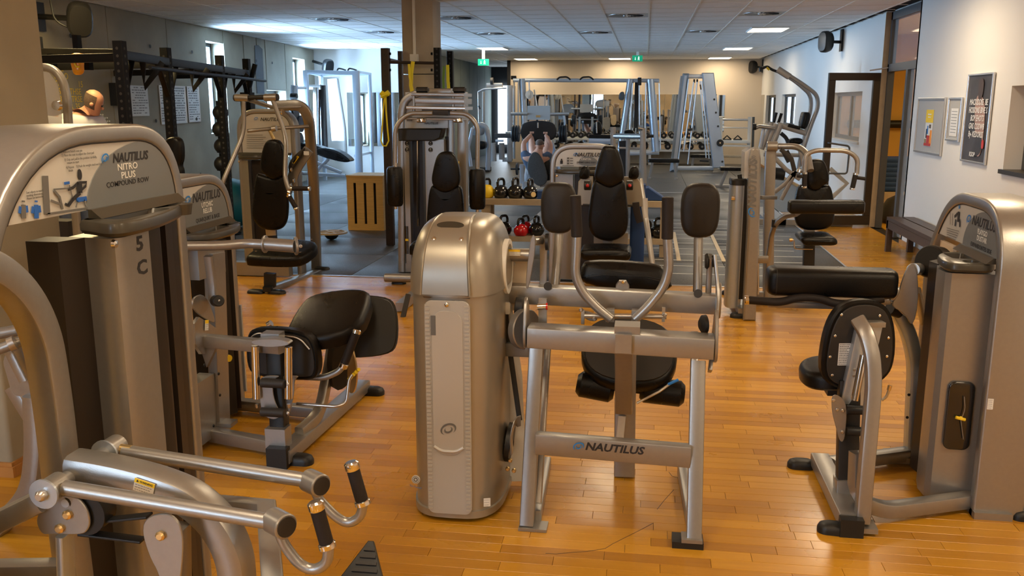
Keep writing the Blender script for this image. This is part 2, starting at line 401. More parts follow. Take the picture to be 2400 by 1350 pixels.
# rubber tiles of the free-weight zone
T = 1.25; rb = MB(); n = 0
y = 8.46
while y < 26:
    x = 2.12-T*9
    while x < 2.1:
        a, b, c, d = x+.003, y+.003, x+T-.003, min(y+T, 26)-.003
        if y < 17 and x > -6.6 and c < 2.2:
            part(fl, 'rubber_tile', 'rubber', MB().rings([[(a, b, -.011), (c, b, -.011), (c, d, -.011), (a, d, -.011)], [(a, b, .001), (c, b, .001), (c, d, .001), (a, d, .001)], [(a+.003, b+.003, .003), (c-.003, b+.003, .003), (c-.003, d-.003, .003), (a+.003, d-.003, .003)]]))
        else: rb.box((a, b, -.011), (c, d, .003))
        x += T
    y += T
rb.box((2.13, 14.6, -.011), (3.13, 26, .003)); rb.box((-5.2, 26, -.011), (-3.8, 31, .003)); rb.box((2.13-T*9, 8.46, -.011), (-9.1, 22, .003))
part(fl, 'rubber_field', 'rubber', rb)['kind'] = 'stuff'
struct(MB().box((-3.9, 8.435, -.01), (2.135, 8.46, .007)).box((2.12, 8.46, -.01), (2.14, 14.6, .007)), 'trim_1', 'alu')
# tape marks on the rubber
for i, yy in enumerate((9.05, 9.5, 9.86, 10.26, 10.66, 11.1, 11.5, 11.86, 12.2, 12.48, 12.9, 13.3)):
    x0 = .12 if i % 3 else -.45
    solo(MB().box((x0, yy, .0032), (1.9 if i % 2 else 1.75, yy+.022, .0045)), 'floor_tape', 'tape_white', (x0, yy, 0), ['first', 'second', 'third', 'fourth', 'fifth', 'sixth', 'seventh', 'eighth', 'ninth', 'tenth', 'eleventh', 'farthest'][i]+' thin pale tape line across the rubber mat, counted from the parquet edge', 'tape', 'rung lines on the rubber mat')
for a, b, lab in (((1579, 545), (1591, 612), 'left of two wide tan tape strips running along the rubber mat'), ((1668, 552), (1697, 614), 'right of two wide tan tape strips running along the rubber mat')):
    p, q = Z(*a), Z(*b); solo(MB().bar([(p.x, p.y, .0055), (q.x, q.y, .0055)], .045, .0022, rr=.0005), 'floor_tape', 'tape', (q.x, q.y, 0), lab, 'tape')
p, q = Z(1130, 462.), Z(1250, 462)
solo(MB().box((-8, 16.25, .0032), (-1.2, 16.29, .005)), 'floor_tape', 'tape_white', (-4, 16.25, 0), 'long white tape line across the rubber floor behind the kettlebells', 'tape')
solo(MB().box((-1., 17.5, .0032), (2., 17.54, .005)), 'floor_tape', 'tape_white', (0, 17.5, 0), 'long white tape line on the rubber floor before the cable tower', 'tape')
# ceiling
ce = struct(MB().box((-9, -3.2, CEIL+.03), (RW+.15, 31, CEIL+.1)), 'ceiling', 'dark_wall')
VENTS = [(-4.5, 12.9), (-2.7, 12.9), (-.3, 12.9), (1.5, 12.9), (-4.5, 15.3), (-2.7, 15.9), (.9, 15.9), (-1., 15.9)]
tl = MB(); gx = [i*.6 for i in range(-14, 6)]
def lamp_at(cx, cy): return any(abs(cx-a) < .61 and abs(cy-b) < .31 for a, b, n in LAMPS)
tm = bpy.data.meshes.new('ceiling_tile')
_m = MB(); 
for k in range(4): _m.box((.006, .006+k*.147, .002), (.594, .144+k*.147, .022))
_m.box((.004, .004, .012), (.596, .596, .024)); tm.from_pydata(_m.v, [], _m.f); tm.materials.append(MATS['tile'])
iy = -5
while iy*.6 < 30.5:
    for x in gx:
        yy = iy*.6; cx, cy = x+.3, yy+.3
        if cx > 3.1 or any(abs(cx-(round(a/.6-.5)*.6+.3)) < .1 and abs(cy-(round(b/.6-.5)*.6+.3)) < .1 for a, b in VENTS): continue
        if 10.7 < yy < 17 and -7.4 < x:
            o = bpy.data.objects.new('ceiling_tile', tm); COL.objects.link(o); o.parent = ce; o.location = (x, yy, CEIL-.002)
        else: tl.box((x+.006, yy+.006, CEIL), (x+.594, yy+.594, CEIL+.02))
    iy += 1
part(ce, 'tile_field', 'tile', tl)['kind'] = 'stuff'
tb = MB()
for x in gx: tb.box((x-.012, -3, CEIL-.004), (x+.012, 30.6, CEIL+.004))
for i in range(-5, 51): tb.box((-8.4, i*.6-.008, CEIL-.003), (RW, i*.6+.008, CEIL+.003))
part(ce, 'ceiling_grid', 'tbar', tb)
# walls
struct(MB().box((-9, -3.3, 0), (RW+.2, -3.1, CEIL+.05)), 'wall_back', 'concrete')
wn = thing('window_5', (-3.4, -3.05, .95), None, None); wn['kind'] = 'structure'; part(wn, 'window_frame', 'frame_grey', MB().sweep([V(-3.4+a, -3.07, 1.75+b) for a, b in ((-.85, -.85), (.85, -.85), (.85, .85), (-.85, .85))], rrect(.07, .06, .004, 1), (0, 1, 0), closed=True)); part(wn, 'pane', 'daylight', MB().box((-4.2, -3.09, .95), (-2.6, -3.08, 2.55)))  # unseen window, assumed; frame and glowing pane put in for the cool light
# right wall with openings (x = RW .. RW+.3)
WIN = [(6.6, 8.5, 1.12, 1.84), (14.05, 16.15, 1.12, 1.86), (20.1, 22.1, 1.18, 1.88), (23.1, 24.9, 1.15, 1.88)]
wr = MB(); ys = -3.2
for y0, y1, z0, z1 in WIN:
    if y0 > 13: 
        if ys < 11.45: wr.box((RW, ys, 0), (RW+.28, 11.45, CEIL+.02)); ys = 13.0
    tk = .28 if y0 < 13 else .14
    wr.box((RW, ys, 0), (RW+tk, y0, CEIL+.02)); wr.box((RW, y0, 0), (RW+tk, y1, z0)); wr.box((RW, y0, z1), (RW+tk, y1, CEIL+.02)); ys = y1
wr.box((RW, ys, 0), (RW+.14, 26.2, CEIL+.02))
wr = struct(wr, 'wall_right', 'white_wall')
for i, (y0, y1, z0, z1) in enumerate(WIN):
    wn = thing('window_%d' % (i+1), (RW+.16, (y0+y1)/2, z0), None, None); wn['kind'] = 'structure'
    fr = MB(); X0 = RW+(.15 if i == 0 else .07)
    for a, b in (((y0, z0), (y1, z0+.06)), ((y0, z1-.06), (y1, z1)), ((y0, z0+.06), (y0+.07, z1-.06)), ((y1-.07, z0+.06), (y1, z1-.06)), (((y0+y1)/2-.04, z0+.06), ((y0+y1)/2+.04, z1-.06))):
        fr.box((X0, a[0], a[1]), (X0+.06, b[0], b[1]))
    wf = part(wn, 'window_frame', 'frame_grey', fr)
    for a, b in ((y0+.07, (y0+y1)/2-.04), ((y0+y1)/2+.04, y1-.07)):
        part(wf, 'pane', 'glass', MB().box((X0+.025, a, z0+.06), (X0+.035, b, z1-.06)))
    part(wn, 'window_sill', 'frame_dark' if i == 0 else 'grey_board', MB().box((RW-.03, y0-.03, z0-.035), (RW+.15, y1+.03, z0+.002)))
# neighbouring yellow studio behind the glass wall
struct(MB().box((7.5, 4, 0), (7.6, 27, CEIL)), 'wall_studio_side', 'yellow_wall')
struct(MB().box((RW+.28, 17.2, 0), (7.5, 17.3, CEIL)), 'wall_studio_end', 'yellow_wall')
struct(MB().box((RW+.28, 4., 0), (7.5, 4.1, CEIL)), 'wall_studio_near', 'cream_wall')
struct(MB().box((RW+.15, 4, -.05), (7.6, 27, 0)), 'floor_studio', 'parquet')
struct(MB().box((RW+.1, 4, CEIL), (7.6, 27, CEIL+.06)), 'ceiling_studio', 'tile')
area((5.3, 13.4, 2.8), 1.2, 3, 60, (1, .72, .32)); area((4.6, 10.5, 2.8), 1.2, 2, 25, (1, .75, .4))  # both lamps unseen and assumed; second, nearer lamp added to light up the doorway reveal
# far wall, mirrors, recess
struct(MB().box((-3.86, 26, 0), (RW+.2, 26.2, CEIL+.02)), 'wall_far', 'cream_wall')
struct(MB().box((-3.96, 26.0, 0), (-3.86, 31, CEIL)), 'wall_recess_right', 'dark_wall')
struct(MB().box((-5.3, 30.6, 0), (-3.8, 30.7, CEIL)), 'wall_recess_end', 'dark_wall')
struct(MB().box((-4.96, 30.5, .3), (-4.5, 30.58, 2.25)), 'window_6', 'daylight')
cg = struct(MB().box((-5.32, 20.2, 0), (-5.22, 30.7, CEIL)), 'wall_concrete_far', 'concrete_green')
for k in range(8): part(cg, 'concrete_panel', 'concrete_green', MB().box((-5.22, 20.23+k*1.3, .01), (-5.2, 21.5+k*1.3, CEIL-.01)))
struct(MB().box((-8.2, 20.1, 0), (-5.2, 20.2, CEIL+.02)), 'wall_far_left', 'white_wall')
m_i = 0
for x0, x1, z0, z1, yy, lab in ((-3.39, -1.2, .55, 1.92, 26, 'left pane of the long wall mirror on the beige far wall'), (-1.19, .5, .55, 1.92, 26, 'middle pane of the long wall mirror behind the cable towers'),
                           (.51, 1.93, .55, 1.92, 26, 'right pane of the long wall mirror behind the tall cable tower'), (1.98, 2.16, .9, 1.9, 26, 'narrow mirror strip beside the white rack')):
    solo(MB().box((x0, yy-.012, z0), (x1, yy-.001, z1)), 'wall_mirror', 'mirror', ((x0+x1)/2, yy-.01, z0), lab, 'mirror')
solo(MB().box((-6.75, 20.085, .72), (-5.24, 20.099, 1.92)), 'wall_mirror', 'mirror', (-6, 20.09, .72), 'wide wall mirror on the white wall left of the concrete pillar', 'mirror')
solo(MB().box((RW-.012, 25.2, .5), (RW-.001, 25.95, 1.9)), 'wall_mirror', 'mirror', (RW, 25.6, .5), 'mirror on the right wall in the far corner', 'mirror')
# left concrete wall with two slit windows
def lbox(mb, y0, y1, z0, z1, d0=0., d1=-.35):
    a, b = lw(y0), lw(y1)
    return mb.rings([[(a+d0, y0, z0), (b+d0, y1, z0), (b+d1, y1, z0), (a+d1, y0, z0)], [(a+d0, y0, z1), (b+d0, y1, z1), (b+d1, y1, z1), (a+d1, y0, z1)]])
LWN = [(13.85, 14.6, 1.2, 2.66), (16.7, 17.9, .6, 1.93), (18.45, 19.35, .9, 2.62)]
wl = MB(); ys = -3.2
for y0, y1, z0, z1 in LWN:
    lbox(wl, ys, y0, 0, CEIL+.02); lbox(wl, y0, y1, 0, z0); lbox(wl, y0, y1, z1, CEIL+.02); ys = y1
lbox(wl, ys, 20.2, 0, CEIL+.02)
wl = struct(wl, 'wall_left', 'concrete')
seg = [2.6, 5., 6.9, 8.6, 10.7, 12.4, 13.72]
for a, b in list(zip(seg, seg[1:]))+[(14.58, 15.5), (15.53, 16.2), (16.22, 16.68), (16.7, 17.9), (17.92, 18.42)]:
    for z0, z1 in ((.01, 1.95), (1.955, CEIL-.01)) if a > 17.4 else ((.01, CEIL-.01),):
        if a > 16.1 and z0 < 1.9: z1 = min(z1, .58) if a < 17.3 or True else z1
        if a > 16.1 and z0 < 1.9 and a < 17: part(wl, 'concrete_panel', 'concrete', lbox(MB(), a+.008, b-.008, 1.955, CEIL-.01, .015, 0))
        part(wl, 'concrete_panel', 'concrete', lbox(MB(), a+.008, b-.008, z0, z1, .015, 0))
tie = MB()
for yy in (3.3, 4.7, 6., 7.7, 9.5, 11.5, 12.9, 15.8, 16.7):
    for zz in (.6, 1.45, 2.45):
        c = V(lw(yy)+.017, yy+.3, zz); tie.cyl(c, c-V(.004, 0, 0), .025, 10)
part(wl, 'tie_hole', 'dark', tie)['kind'] = 'stuff'
for i, (y0, y1, z0, z1) in enumerate(LWN):
    wn = thing('window_%d' % (i+7), (lw(y0)-.3, y0, z0), None, None); wn['kind'] = 'structure'
    fr = MB(); 
    for q in ((y0, y0+.06, z0, z1), (y1-.06, y1, z0, z1), (y0, y1, z0, z0+.06), (y0, y1, z1-.06, z1), ((y0+y1)/2-.02, (y0+y1)/2+.02, z0, z1)): lbox(fr, *q, d0=-.22, d1=-.28)
    part(wn, 'window_frame', 'frame_grey', fr)
    part(wn, 'pane', 'glass', lbox(MB(), y0+.06, y1-.06, z0+.06, z1-.06, -.245, -.25))
    area((lw(y0)-.45, (y0+y1)/2, (z0+z1)/2), 1.6, .85, 400, COOL, (0, -PI/2, 0), 150)
for k in range(3):
    y0, y1, z0, z1 = LWN[k]
    struct(lbox(MB(), y0-1.5, y1+1.5, z0-1, z1+.7, -1.2, -1.25), 'sky_panel_%d' % (k+1), 'daylight')
# middle pillar, left pillar
pl = struct(MB().rings([[V(x, y, z) for x, y in rrect(PXR-PXL, .40, .012, 2, (PXL+PXR)/2, 10.75)] for z in (0, 2.02)]).rings([[V(x, y, z) for x, y in rrect(PXR-PXL, .40, .012, 2, (PXL+PXR)/2, 10.75)] for z in (2.03, CEIL)]), 'pillar_middle', 'concrete_pillar')
part(pl, 'conduit', 'white_paint', MB().box((-2.71, 10.51, 2.25), (-2.685, 10.55, CEIL)))
part(pl, 'junction_box', 'white_paint', MB().box((-2.745, 10.49, 2.17), (-2.655, 10.55, 2.25)))
LP = (-3.9, 3.52, -2.86, 4.05)
p2 = struct(MB().rings([[V(x, y, z) for x, y in rrect(1.04, .53, .02, 3, -3.38, 3.785)] for z in (0, CEIL)]), 'pillar_left', 'concrete')
struct(MB().box((-3.92, 3.50, 0), (-2.84, 3.52, .05)).box((-2.86, 3.5205, 0), (-2.84, 4.07, .05)).box((-3.92, 3.508, .0505), (-2.85, 3.52, .068)).box((-2.86, 3.5205, .0505), (-2.85, 4.07, .068)), 'baseboard_pillar', 'baseboard')
struct(MB().box((RW-.018, 6, 0), (RW, 11.45, .06)).box((RW-.018, 13.0, 0), (RW, 26, .06)), 'baseboard_right', 'baseboard')
# lights and fittings in the ceiling
for i, (x, y, near) in enumerate(LAMPS):
    t = thing('ceiling_light', (x, y, CEIL-.02), 'assumed rectangular recessed ceiling light panel out of view', 'ceiling light', 'assumed recessed lights in the tiled ceiling')  # this label and group stay only on the unseen, assumed lamps
    if y > 14: t['label'] = {(1.92, 15.6): 'nearest lit ceiling panel at right, yellow edged', (1.95, 20.9): 'second lit ceiling panel from the right wall, before the exit sign row', (-3.38, 20.1): 'lit ceiling panel just right of the concrete pillar',
                             (-3.3, 25.1): 'lit ceiling panel at the left end of the beige far wall', (-.75, 25.2): 'lit ceiling panel left of the centre exit sign', (1.9, 25.2): 'faint narrow ceiling panel near the right end of the far wall'}[(x, y)]; del t['group']
    part(t, 'lamp_frame', 'white_paint', MB().sweep([V(x+a_, y+b_, CEIL-.01) for a_, b_ in ((-.29, -.445), (.29, -.445), (.29, .445), (-.29, .445))], rrect(.02, .02, .003, 1), (0, 0, 1), closed=True))
    part(t, 'diffuser', 'lamp_glow', MB().box((x-.28, y-.435, CEIL-.012), (x+.28, y+.435, CEIL-.006)))
for i, (x, y) in enumerate(VENTS):
    cx, cy = round(x/.6-.5)*.6+.3, round(y/.6-.5)*.6+.3
    lab = ['swirl air diffuser in the ceiling nearest the slit windows', 'round swirl air diffuser right of the concrete pillar top', 'round swirl air diffuser near the top centre of the ceiling', 'round swirl air diffuser nearest the tall glass door',
           'air diffuser behind and left of the concrete pillar', 'small far diffuser right of the pillar, second row', 'far diffuser above the tall cable tower, second row', 'far diffuser above the long cable crossover, second row'][i]
    t = thing('air_diffuser', (cx, cy, CEIL), lab, 'air vent')
    part(t, 'face_plate', 'grille', MB().box((cx-.29, cy-.29, CEIL), (cx+.29, cy+.29, CEIL+.012)))
    part(t, 'dark_core', 'dark', MB().cyl((cx, cy, CEIL-.001), (cx, cy, CEIL+.004), .235, 28))
    bl = MB()
    for k in range(20):
        a = 2*PI*k/20; c, s_ = math.cos(a), math.sin(a); d = V(c, s_, 0); e = V(-s_, c, 0)
        bl.add([V(cx, cy, CEIL-.004)+d*.06+e*.004, V(cx, cy, CEIL-.004)+d*.06-e*.004, V(cx, cy, CEIL-.012)+d*.225-e*.02, V(cx, cy, CEIL-.001)+d*.225+e*.02], [(0, 1, 2, 3)])
    bl.lathe([(.225, -.001), (.25, -.006), (.25, 0), (.225, 0)], (cx, cy, CEIL), ring=True); bl.cyl((cx, cy, CEIL-.012), (cx, cy, CEIL), .055)
    part(t, 'swirl_blades', 'alu', bl)
def exit_sign(px, py, y, lab):
    c = Y(px, py, y); t = thing('exit_sign', c, lab, 'exit sign'); w_, h_ = .24, .14
    lb_ = part(t, 'light_box', 'exit_green', MB().box((c.x-w_/2, y-.02, c.z-h_/2), (c.x+w_/2, y+.02, c.z+h_/2)))
    part(t, 'mounting_bracket', 'white_paint', MB().box((c.x-.03, y-.01, c.z+h_/2), (c.x+.03, y+.01, CEIL)))
    f = MB(); Yf = y-.0215; X0 = c.x+.03; z0 = c.z
    f.cyl((X0, Yf-.001, z0+.035), (X0, Yf+.001, z0+.035), .011, 10); f.bar([(X0, Yf, z0+.022), (X0-.004, Yf, z0-.008)], .014, .002, (0, 1, 0), rr=.0005)
    f.bar([(X0-.004, Yf, z0-.006), (X0-.02, Yf, z0-.04)], .009, .002, (0, 1, 0), rr=.0005); f.bar([(X0-.004, Yf, z0-.006), (X0+.014, Yf, z0-.02), (X0+.012, Yf, z0-.042)], .009, .002, (0, 1, 0), rr=.0005)
    f.bar([(X0-.002, Yf, z0+.018), (X0+.022, Yf, z0+.006)], .007, .002, (0, 1, 0), rr=.0005); f.bar([(X0-.002, Yf, z0+.018), (X0-.022, Yf, z0+.002)], .007, .002, (0, 1, 0), rr=.0005)
    f.bar([(c.x-.05, Yf, z0+.03), (c.x-.05, Yf, z0-.02)], .009, .002, (0, 1, 0), rr=.0005); f.prism([(-.016, 0), (.016, 0), (0, -.02)], (c.x-.05, Yf, z0-.018), (1, 0, 0), (0, 0, 1), .002)
    part(lb_, 'pictogram', 'exit_white', f)['kind'] = 'stuff'
exit_sign(1494, 137, 22, 'green emergency exit sign hanging above the long crossover bar')
exit_sign(1133, 146, 20, 'green emergency exit sign right of the concrete pillar')
# glazed screen and open glass door in the right wall
dr = thing('door_1', (RW, 12.2, 0), None, None); dr['kind'] = 'structure'
f = MB(); xx = (RW+.06, RW+.14)
for y0, y1, z0, z1 in ((11.45, 11.53, 0, CEIL), (12.92, 13.0, 0, CEIL), (11.45, 13, CEIL-.1, CEIL), (11.45, 13, 2.1, 2.2), (12.0, 12.08, 0, 2.1)): f.box((xx[0], y0, z0), (xx[1], y1, z1))
part(dr, 'door_frame', 'frame_grey', f)
part(dr, 'door_reveal', 'wood_pale', MB().box((RW-.01, 12.985, 0), (RW+.15, 13.0, 2.87)).box((RW, 11.40, 0), (RW+.28, 11.449, 2.87)))
part(dr, 'transom_pane', 'glass', MB().box((RW+.095, 11.53, 2.2), (RW+.105, 12.92, CEIL-.1)))
part(dr, 'side_pane', 'glass', MB().box((RW+.095, 11.53, 0.02), (RW+.105, 12.0, 2.1)))
d2 = thing('door_2', (RW, 12.95, 0), None, None); d2['kind'] = 'structure'
A = V(RW-.02, 13.0, 0); B = V(2.42, 12.88, 0); dd = (B-A).normalized(); L_ = (B-A).length
def db(mb, s0, s1, z0, z1, t=.05): return mb.sweep([A+dd*s0+V(0, 0, (z0+z1)/2), A+dd*s1+V(0, 0, (z0+z1)/2)], rrect(t, z1-z0, .004, 1), (0, 0, 1))
f = MB(); db(f, 0, L_, 1.99, 2.09); db(f, 0, L_, .03, .16); db(f, 0, .09, .16, 1.99); db(f, L_-.09, L_, .16, 1.99)
part(d2, 'door_leaf', 'frame_dark', f); part(d2, 'pane', 'glass', db(MB(), .09, L_-.09, .16, 1.99, .008))
q = A+dd*(L_-.05)+V(0, -.03, 0)
part(d2, 'door_handle', 'frame_grey', MB().tube([q+V(0, 0, .75), q+V(0, -.06, .75), q+V(0.26, -.07, .75), q+V(.27, -.06, 1.12), q+V(.0, -.05, 1.16), q+V(0, 0, 1.16)], .013, 10, .04))
part(d2, 'door_closer', 'alu', MB().bar([A+V(-.15, -.03, 2.12), A+V(.12, -.05, 2.16)], .03, .02))
# ------------------------------------------------------------------ the shared weight-stack tower of the selector machines
UZ = V(0, 0, 1)
def tower(t, o, n, W, H, zp, a0, D=.17, th=.07, rl=.26, rr=.2, sh=None, dk=None, back=None, tro=None, lines=('', ''), dome=True, sm='silver', txt=1., tx=0., zs=None, cpath=None, crad=None, er=.011):
    o = Vector(o); n = Vector(n).normalized(); u = UZ.cross(n)
    def F(a, b, c): return o+u*a+n*b+UZ*c
    def ccw(q): return q if area2(q) > 0 else q[::-1]
    hw = W/2; zs = zs or zp-.07
    path = fillet([F(-hw+th/2, -D/2, 0), F(-hw+th/2, -D/2, H-th/2), F(hw-th/2, -D/2, H-th/2), F(hw-th/2, -D/2, 0)], [0, rl, rr, 0], 10)
    if cpath: path = fillet([F(a_, -D/2, c_) for a_, c_ in cpath], crad, 12)
    part(t, 'tower_frame', sm, MB().sweep(path, rrect(th, D, er, 3), n))
    inn = inset(ccw([((p-o).dot(u), p.z) for p in path]), th/2-.002)
    ins = [q for q in inn if q[1] > zp+.003]
    i0 = min(range(len(inn)), key=lambda i: inn[i][1] if inn[i][0] > 0 else 9)
    top = sorted([q for q in ins], key=lambda q: -math.atan2(q[1]-zp, q[0])*1.)[::-1]
    top = sorted(ins, key=lambda q: math.atan2(q[1]-zp+.001, q[0]))
    cr = []
    for i in range(len(inn)):
        p_, q_ = inn[i-1], inn[i]
        if (p_[1]-zp)*(q_[1]-zp) < 0: cr.append(p_[0]+(q_[0]-p_[0])*(zp-p_[1])/(q_[1]-p_[1]))
    xr = max(cr); xl = min(cr)
    out = [(xr, zp)]+top+[(xl, zp)]
    part(t, 'instruction_panel', 'panel_face', MB().prism(out, F(0, -.012, 0), u, UZ, .008))
    part(t, 'panel_rim', 'dark', MB().sweep([F(a, -.006, c) for a, c in out], rrect(.006, .006, .002, 1), n))
    zt = max(q[1] for q in out); ex = xr-a0; cx = (a0+xr)/2+tx; hh = zt-zp; s_ = ex*.145*txt
    if lines is None and not dome: pass
    if dome:
        r_ = .66*ex; lim = []
        for q in range(0, 91, 9): lim.append((a0+r_*(1-math.cos(math.radians(q))), zp+(hh-.004)*math.sin(math.radians(q))))
        rt_ = [q for q in top if q[0] > a0+r_]
        out2 = [(xr-.002, zp)]+rt_+lim[::-1]
        part(t, 'name_plate', 'panel_grey', MB().prism(out2, F(0, -.0065, 0), u, UZ, .003))
        if lines is not None:
            text(t, 'NAUTILUS', F(cx+.02, -.0045, zp+hh*.68), u, UZ, s_*1.08, 'ink', 'maker_lettering', .25, .022, 1.02)
            swirl(t, F(cx+.02-s_*3.35, -.0045, zp+hh*.66), u, UZ, s_*.42)
            if lines[0]: text(t, lines[0], F(cx+.02, -.0045, zp+hh*.38), u, UZ, s_*.60, 'ink_white', 'model_lettering', 0, .012, .95)
            if lines[1]: text(t, lines[1], F(cx+.02, -.0045, zp+hh*.10), u, UZ, s_*.50, 'ink', 'exercise_lettering', 0, .01, 1.)
    if tro:
        m_ = len(tro); o2 = [tro[0]]+[q for q in smooth_outline(tro, 2) if q[1] > -.012]; 
        o2 = ccw(smooth_outline(tro, 2)); zt_ = zp-.022; tb_ = zp-.060
        def rz(z, d): return [F(a, b, z) for a, b in (inset(o2, d) if d else o2)]
        x0 = min(q[0] for q in o2); x1 = max(q[0] for q in o2); td = max(q[1] for q in o2); tw = x1-x0
        top_o = inset(o2, .008); mb = MB().rings([rz(tb_, .008), rz(tb_+.01, 0), rz(zt_-.012, 0), rz(zt_-.003, .003), [F(a, b, zt_) for a, b in top_o]], caps=False)
        m_ = len(o2); mb.f.append(tuple(range(m_))); base = 4*m_
        r_ = min(.036, tw*.1, td*.27); hc = (x1-tw*.19, td*.40)
        hs = [rrect(tw*.46, td*.50, .02, 3, x0+tw*.37, td*.43), ellipse(2*r_, 2*r_, 20, 2., *hc)]
        loops = [top_o]+hs; tri = tessellate_polygon([[Vector((a, b, 0)) for a, b in l] for l in loops]); idx = list(range(base, base+m_))
        for h in hs: idx += list(range(len(mb.v), len(mb.v)+len(h))); mb.v += [tuple(F(a, b, zt_)) for a, b in h]
        mb.f += [tuple(idx[i] for i in f_) for f_ in tri]
        i0 = base+m_
        for h in hs:
            n_ = len(h); c_ = (sum(q[0] for q in h)/n_, sum(q[1] for q in h)/n_); j0 = len(mb.v); mb.v += [tuple(F(c_[0]+(a-c_[0])*.86, c_[1]+(b-c_[1])*.86, zt_-.032)) for a, b in h]
            for i in range(n_): mb.f.append((i0+i, i0+(i+1) % n_, j0+(i+1) % n_, j0+i))
            mb.f.append(tuple(range(j0, j0+n_))); i0 += n_
        part(t, 'accessory_tray', 'tray', mb)
        xa, xb = a0, xr-.004
        part(t, 'tray_back', 'tray', MB().rings([[F(x_, b_, z_) for b_, z_ in ((-.004, zp+.002), (.006, zp+.002), (.022, zp-.012), (.034, zt_+.0005), (-.004, zt_+.0005))] for x_ in (xa, xb)]))
        part(t, 'screw', 'chrome', MB().lathe([(.012, .0), (.010, .008), (.001, .011)], F(x0+.025, td*.66, tb_-.02), n))
    if sh: part(t, 'front_shroud', sm, MB().prism(sh, F(0, 0, (zs+.03)/2), u, n, zs-.03))
    if dk: part(t, 'dark_shroud', 'shroud_dark', MB().prism(dk, F(0, 0, (zs+.05)/2), u, n, zs-.05))
    if back: part(t, 'rear_shroud', 'shroud_dark', MB().prism(back, F(0, 0, (zs+.04)/2), u, n, zs-.04))
    return F, u
def foot(mb, c, d, l=.12, w=.07, h=.03):
    c = Vector(c); d = Vector(d).normalized(); s = d.cross(UZ)
    return mb.rings([[c+d*(a*k)+s*(b*k)+UZ*z for a, b in rrect(l, w, min(l, w)*.45, 4)] for z, k in ((0, 1.), (h*.45, 1.), (h*.8, .88), (h, .6))])
def bolts(t, pts, n, r=.011, h=.012, m='steel', name='bolt'):
    for p in pts:
        p = Vector(p); part(t, name, m, MB().lathe([(r, 0), (r, h*.6), (r*.6, h), (.0005, h)], p, n, 8))
def sticker(t, o, u, v, w, h, head=None, lines=4, name='sticker', ink='ink_grey', txt=None):
    o = Vector(o); u = Vector(u).normalized(); v = Vector(v).normalized(); nn = u.cross(v)
    s = part(t, name, 'paper', MB().prism([(-w/2, -h/2), (w/2, -h/2), (w/2, h/2), (-w/2, h/2)], o+nn*.001, u, v, .0012))
    hh = 0
    if head: hh = h*.34; part(s, 'sticker_band', head, MB().prism([(-w/2, h/2-hh), (w/2, h/2-hh), (w/2, h/2), (-w/2, h/2)], o+nn*.0019, u, v, .0008))
    m = MB(); rr_ = random.Random(int(w*1e5))
    for k in range(lines):
        z = h/2-hh-(h-hh)*(k+.7)/(lines+.4); l = w*rr_.uniform(.6, .86); g = -w*.43; 
        while g < -w*.43+l:
            q = w*rr_.uniform(.05, .14); m.prism([(g, z-h*.018), (g+q, z-h*.018), (g+q, z+h*.018), (g, z+h*.018)], o+nn*.0019, u, v, .0004); g += q+w*.03
    part(s, 'print', ink, m)['kind'] = 'stuff'
    if txt: text(s, txt, o+nn*.0024+v*(h/2-hh/2), u, v, hh*.62, 'ink', 'warning_lettering', 0, .02)
    return s
# ================================================================== A: compound row machine, left foreground
A_ = thing('compound_row_machine', (-1.45, 2.25, 0), 'large machine in the left foreground, numbered 5 C, with two long handle arms', 'exercise machine')
sh1 = [(-.08, -.06), (-.088, .01), (-.10, .05), (-.092, .078), (-.065, .09), (.055, .09), (.057, -.06)]
dk1 = [(.06, -.08), (.06, .076), (.12, .082), (.15, .07), (.155, .03), (.20, .03), (.205, .055), (.26, .045), (.265, .01), (.30, .01), (.37, .0), (.37, -.08)]
bk1 = [(-.385, -.24), (-.27, -.24), (-.16, -.12), (-.10, -.01), (-.083, .0), (-.083, -.28), (-.385, -.28)]
F, u = tower(A_, (-1.45, 2.245, 0), (1, 0, 0), .88, 1.64, 1.42, -.07, D=.26, th=.048, cpath=[(-.60, 0), (-.57, 1.0), (-.345, 1.616), (.412, 1.616), (.412, 0)], crad=[0, .3, .32, .24, 0], sh=sh1, dk=dk1, back=[(-.17, -.03), (-.084, -.01), (-.084, -.12), (-.17, -.12)],
             tro=[(-.09, -.03), (-.10, .01), (-.15, .09), (-.13, .135), (.0, .14), (.18, .105), (.36, .045), (.405, .0), (.405, -.03)], lines=None)
def FA(a, z, b=-.0045): return F(a, b, z)
def pa(px, py, x=-1.4545):
    p = X(px, py, x); return p
text(A_, 'NAUTILUS', pa(306, 368), u, V(0, .0, 1), .0345, 'ink', 'maker_lettering', .2, .032, 1.12)
swirl(A_, pa(246, 372), u, UZ, .0145)
text(A_, 'NITRO\nPLUS', pa(300, 400), u, UZ, .026, 'ink_white', 'model_lettering', 0, .012, 1.3)
text(A_, 'COMPOUND ROW', pa(301, 427), u, UZ, .0205, 'ink', 'exercise_lettering', 0, .008, 1.22)
for k, (s_, px, py) in enumerate((('1) Remove bench seat pin', 147, 354), ('2) Place the seat to adjust the chest pad', 157, 362), ('3) Grip and pull in the position carefully,\n    return to start', 164, 376), ('4) Repeat    5) Push the weight stack and key\n    finish', 168, 394))):
    text(A_, s_, pa(px-(5 if k == 0 else 13), py+3), u, UZ, .0092, 'ink_grey', 'instruction_lettering', align='LEFT', wscale=.92)
text(A_, 'Seat adjusts to match most\nworking dimensions.\nPlease see instructions.', pa(62, 459), u, UZ, .0080, 'ink_grey', 'instruction_lettering', align='LEFT', wscale=.9)
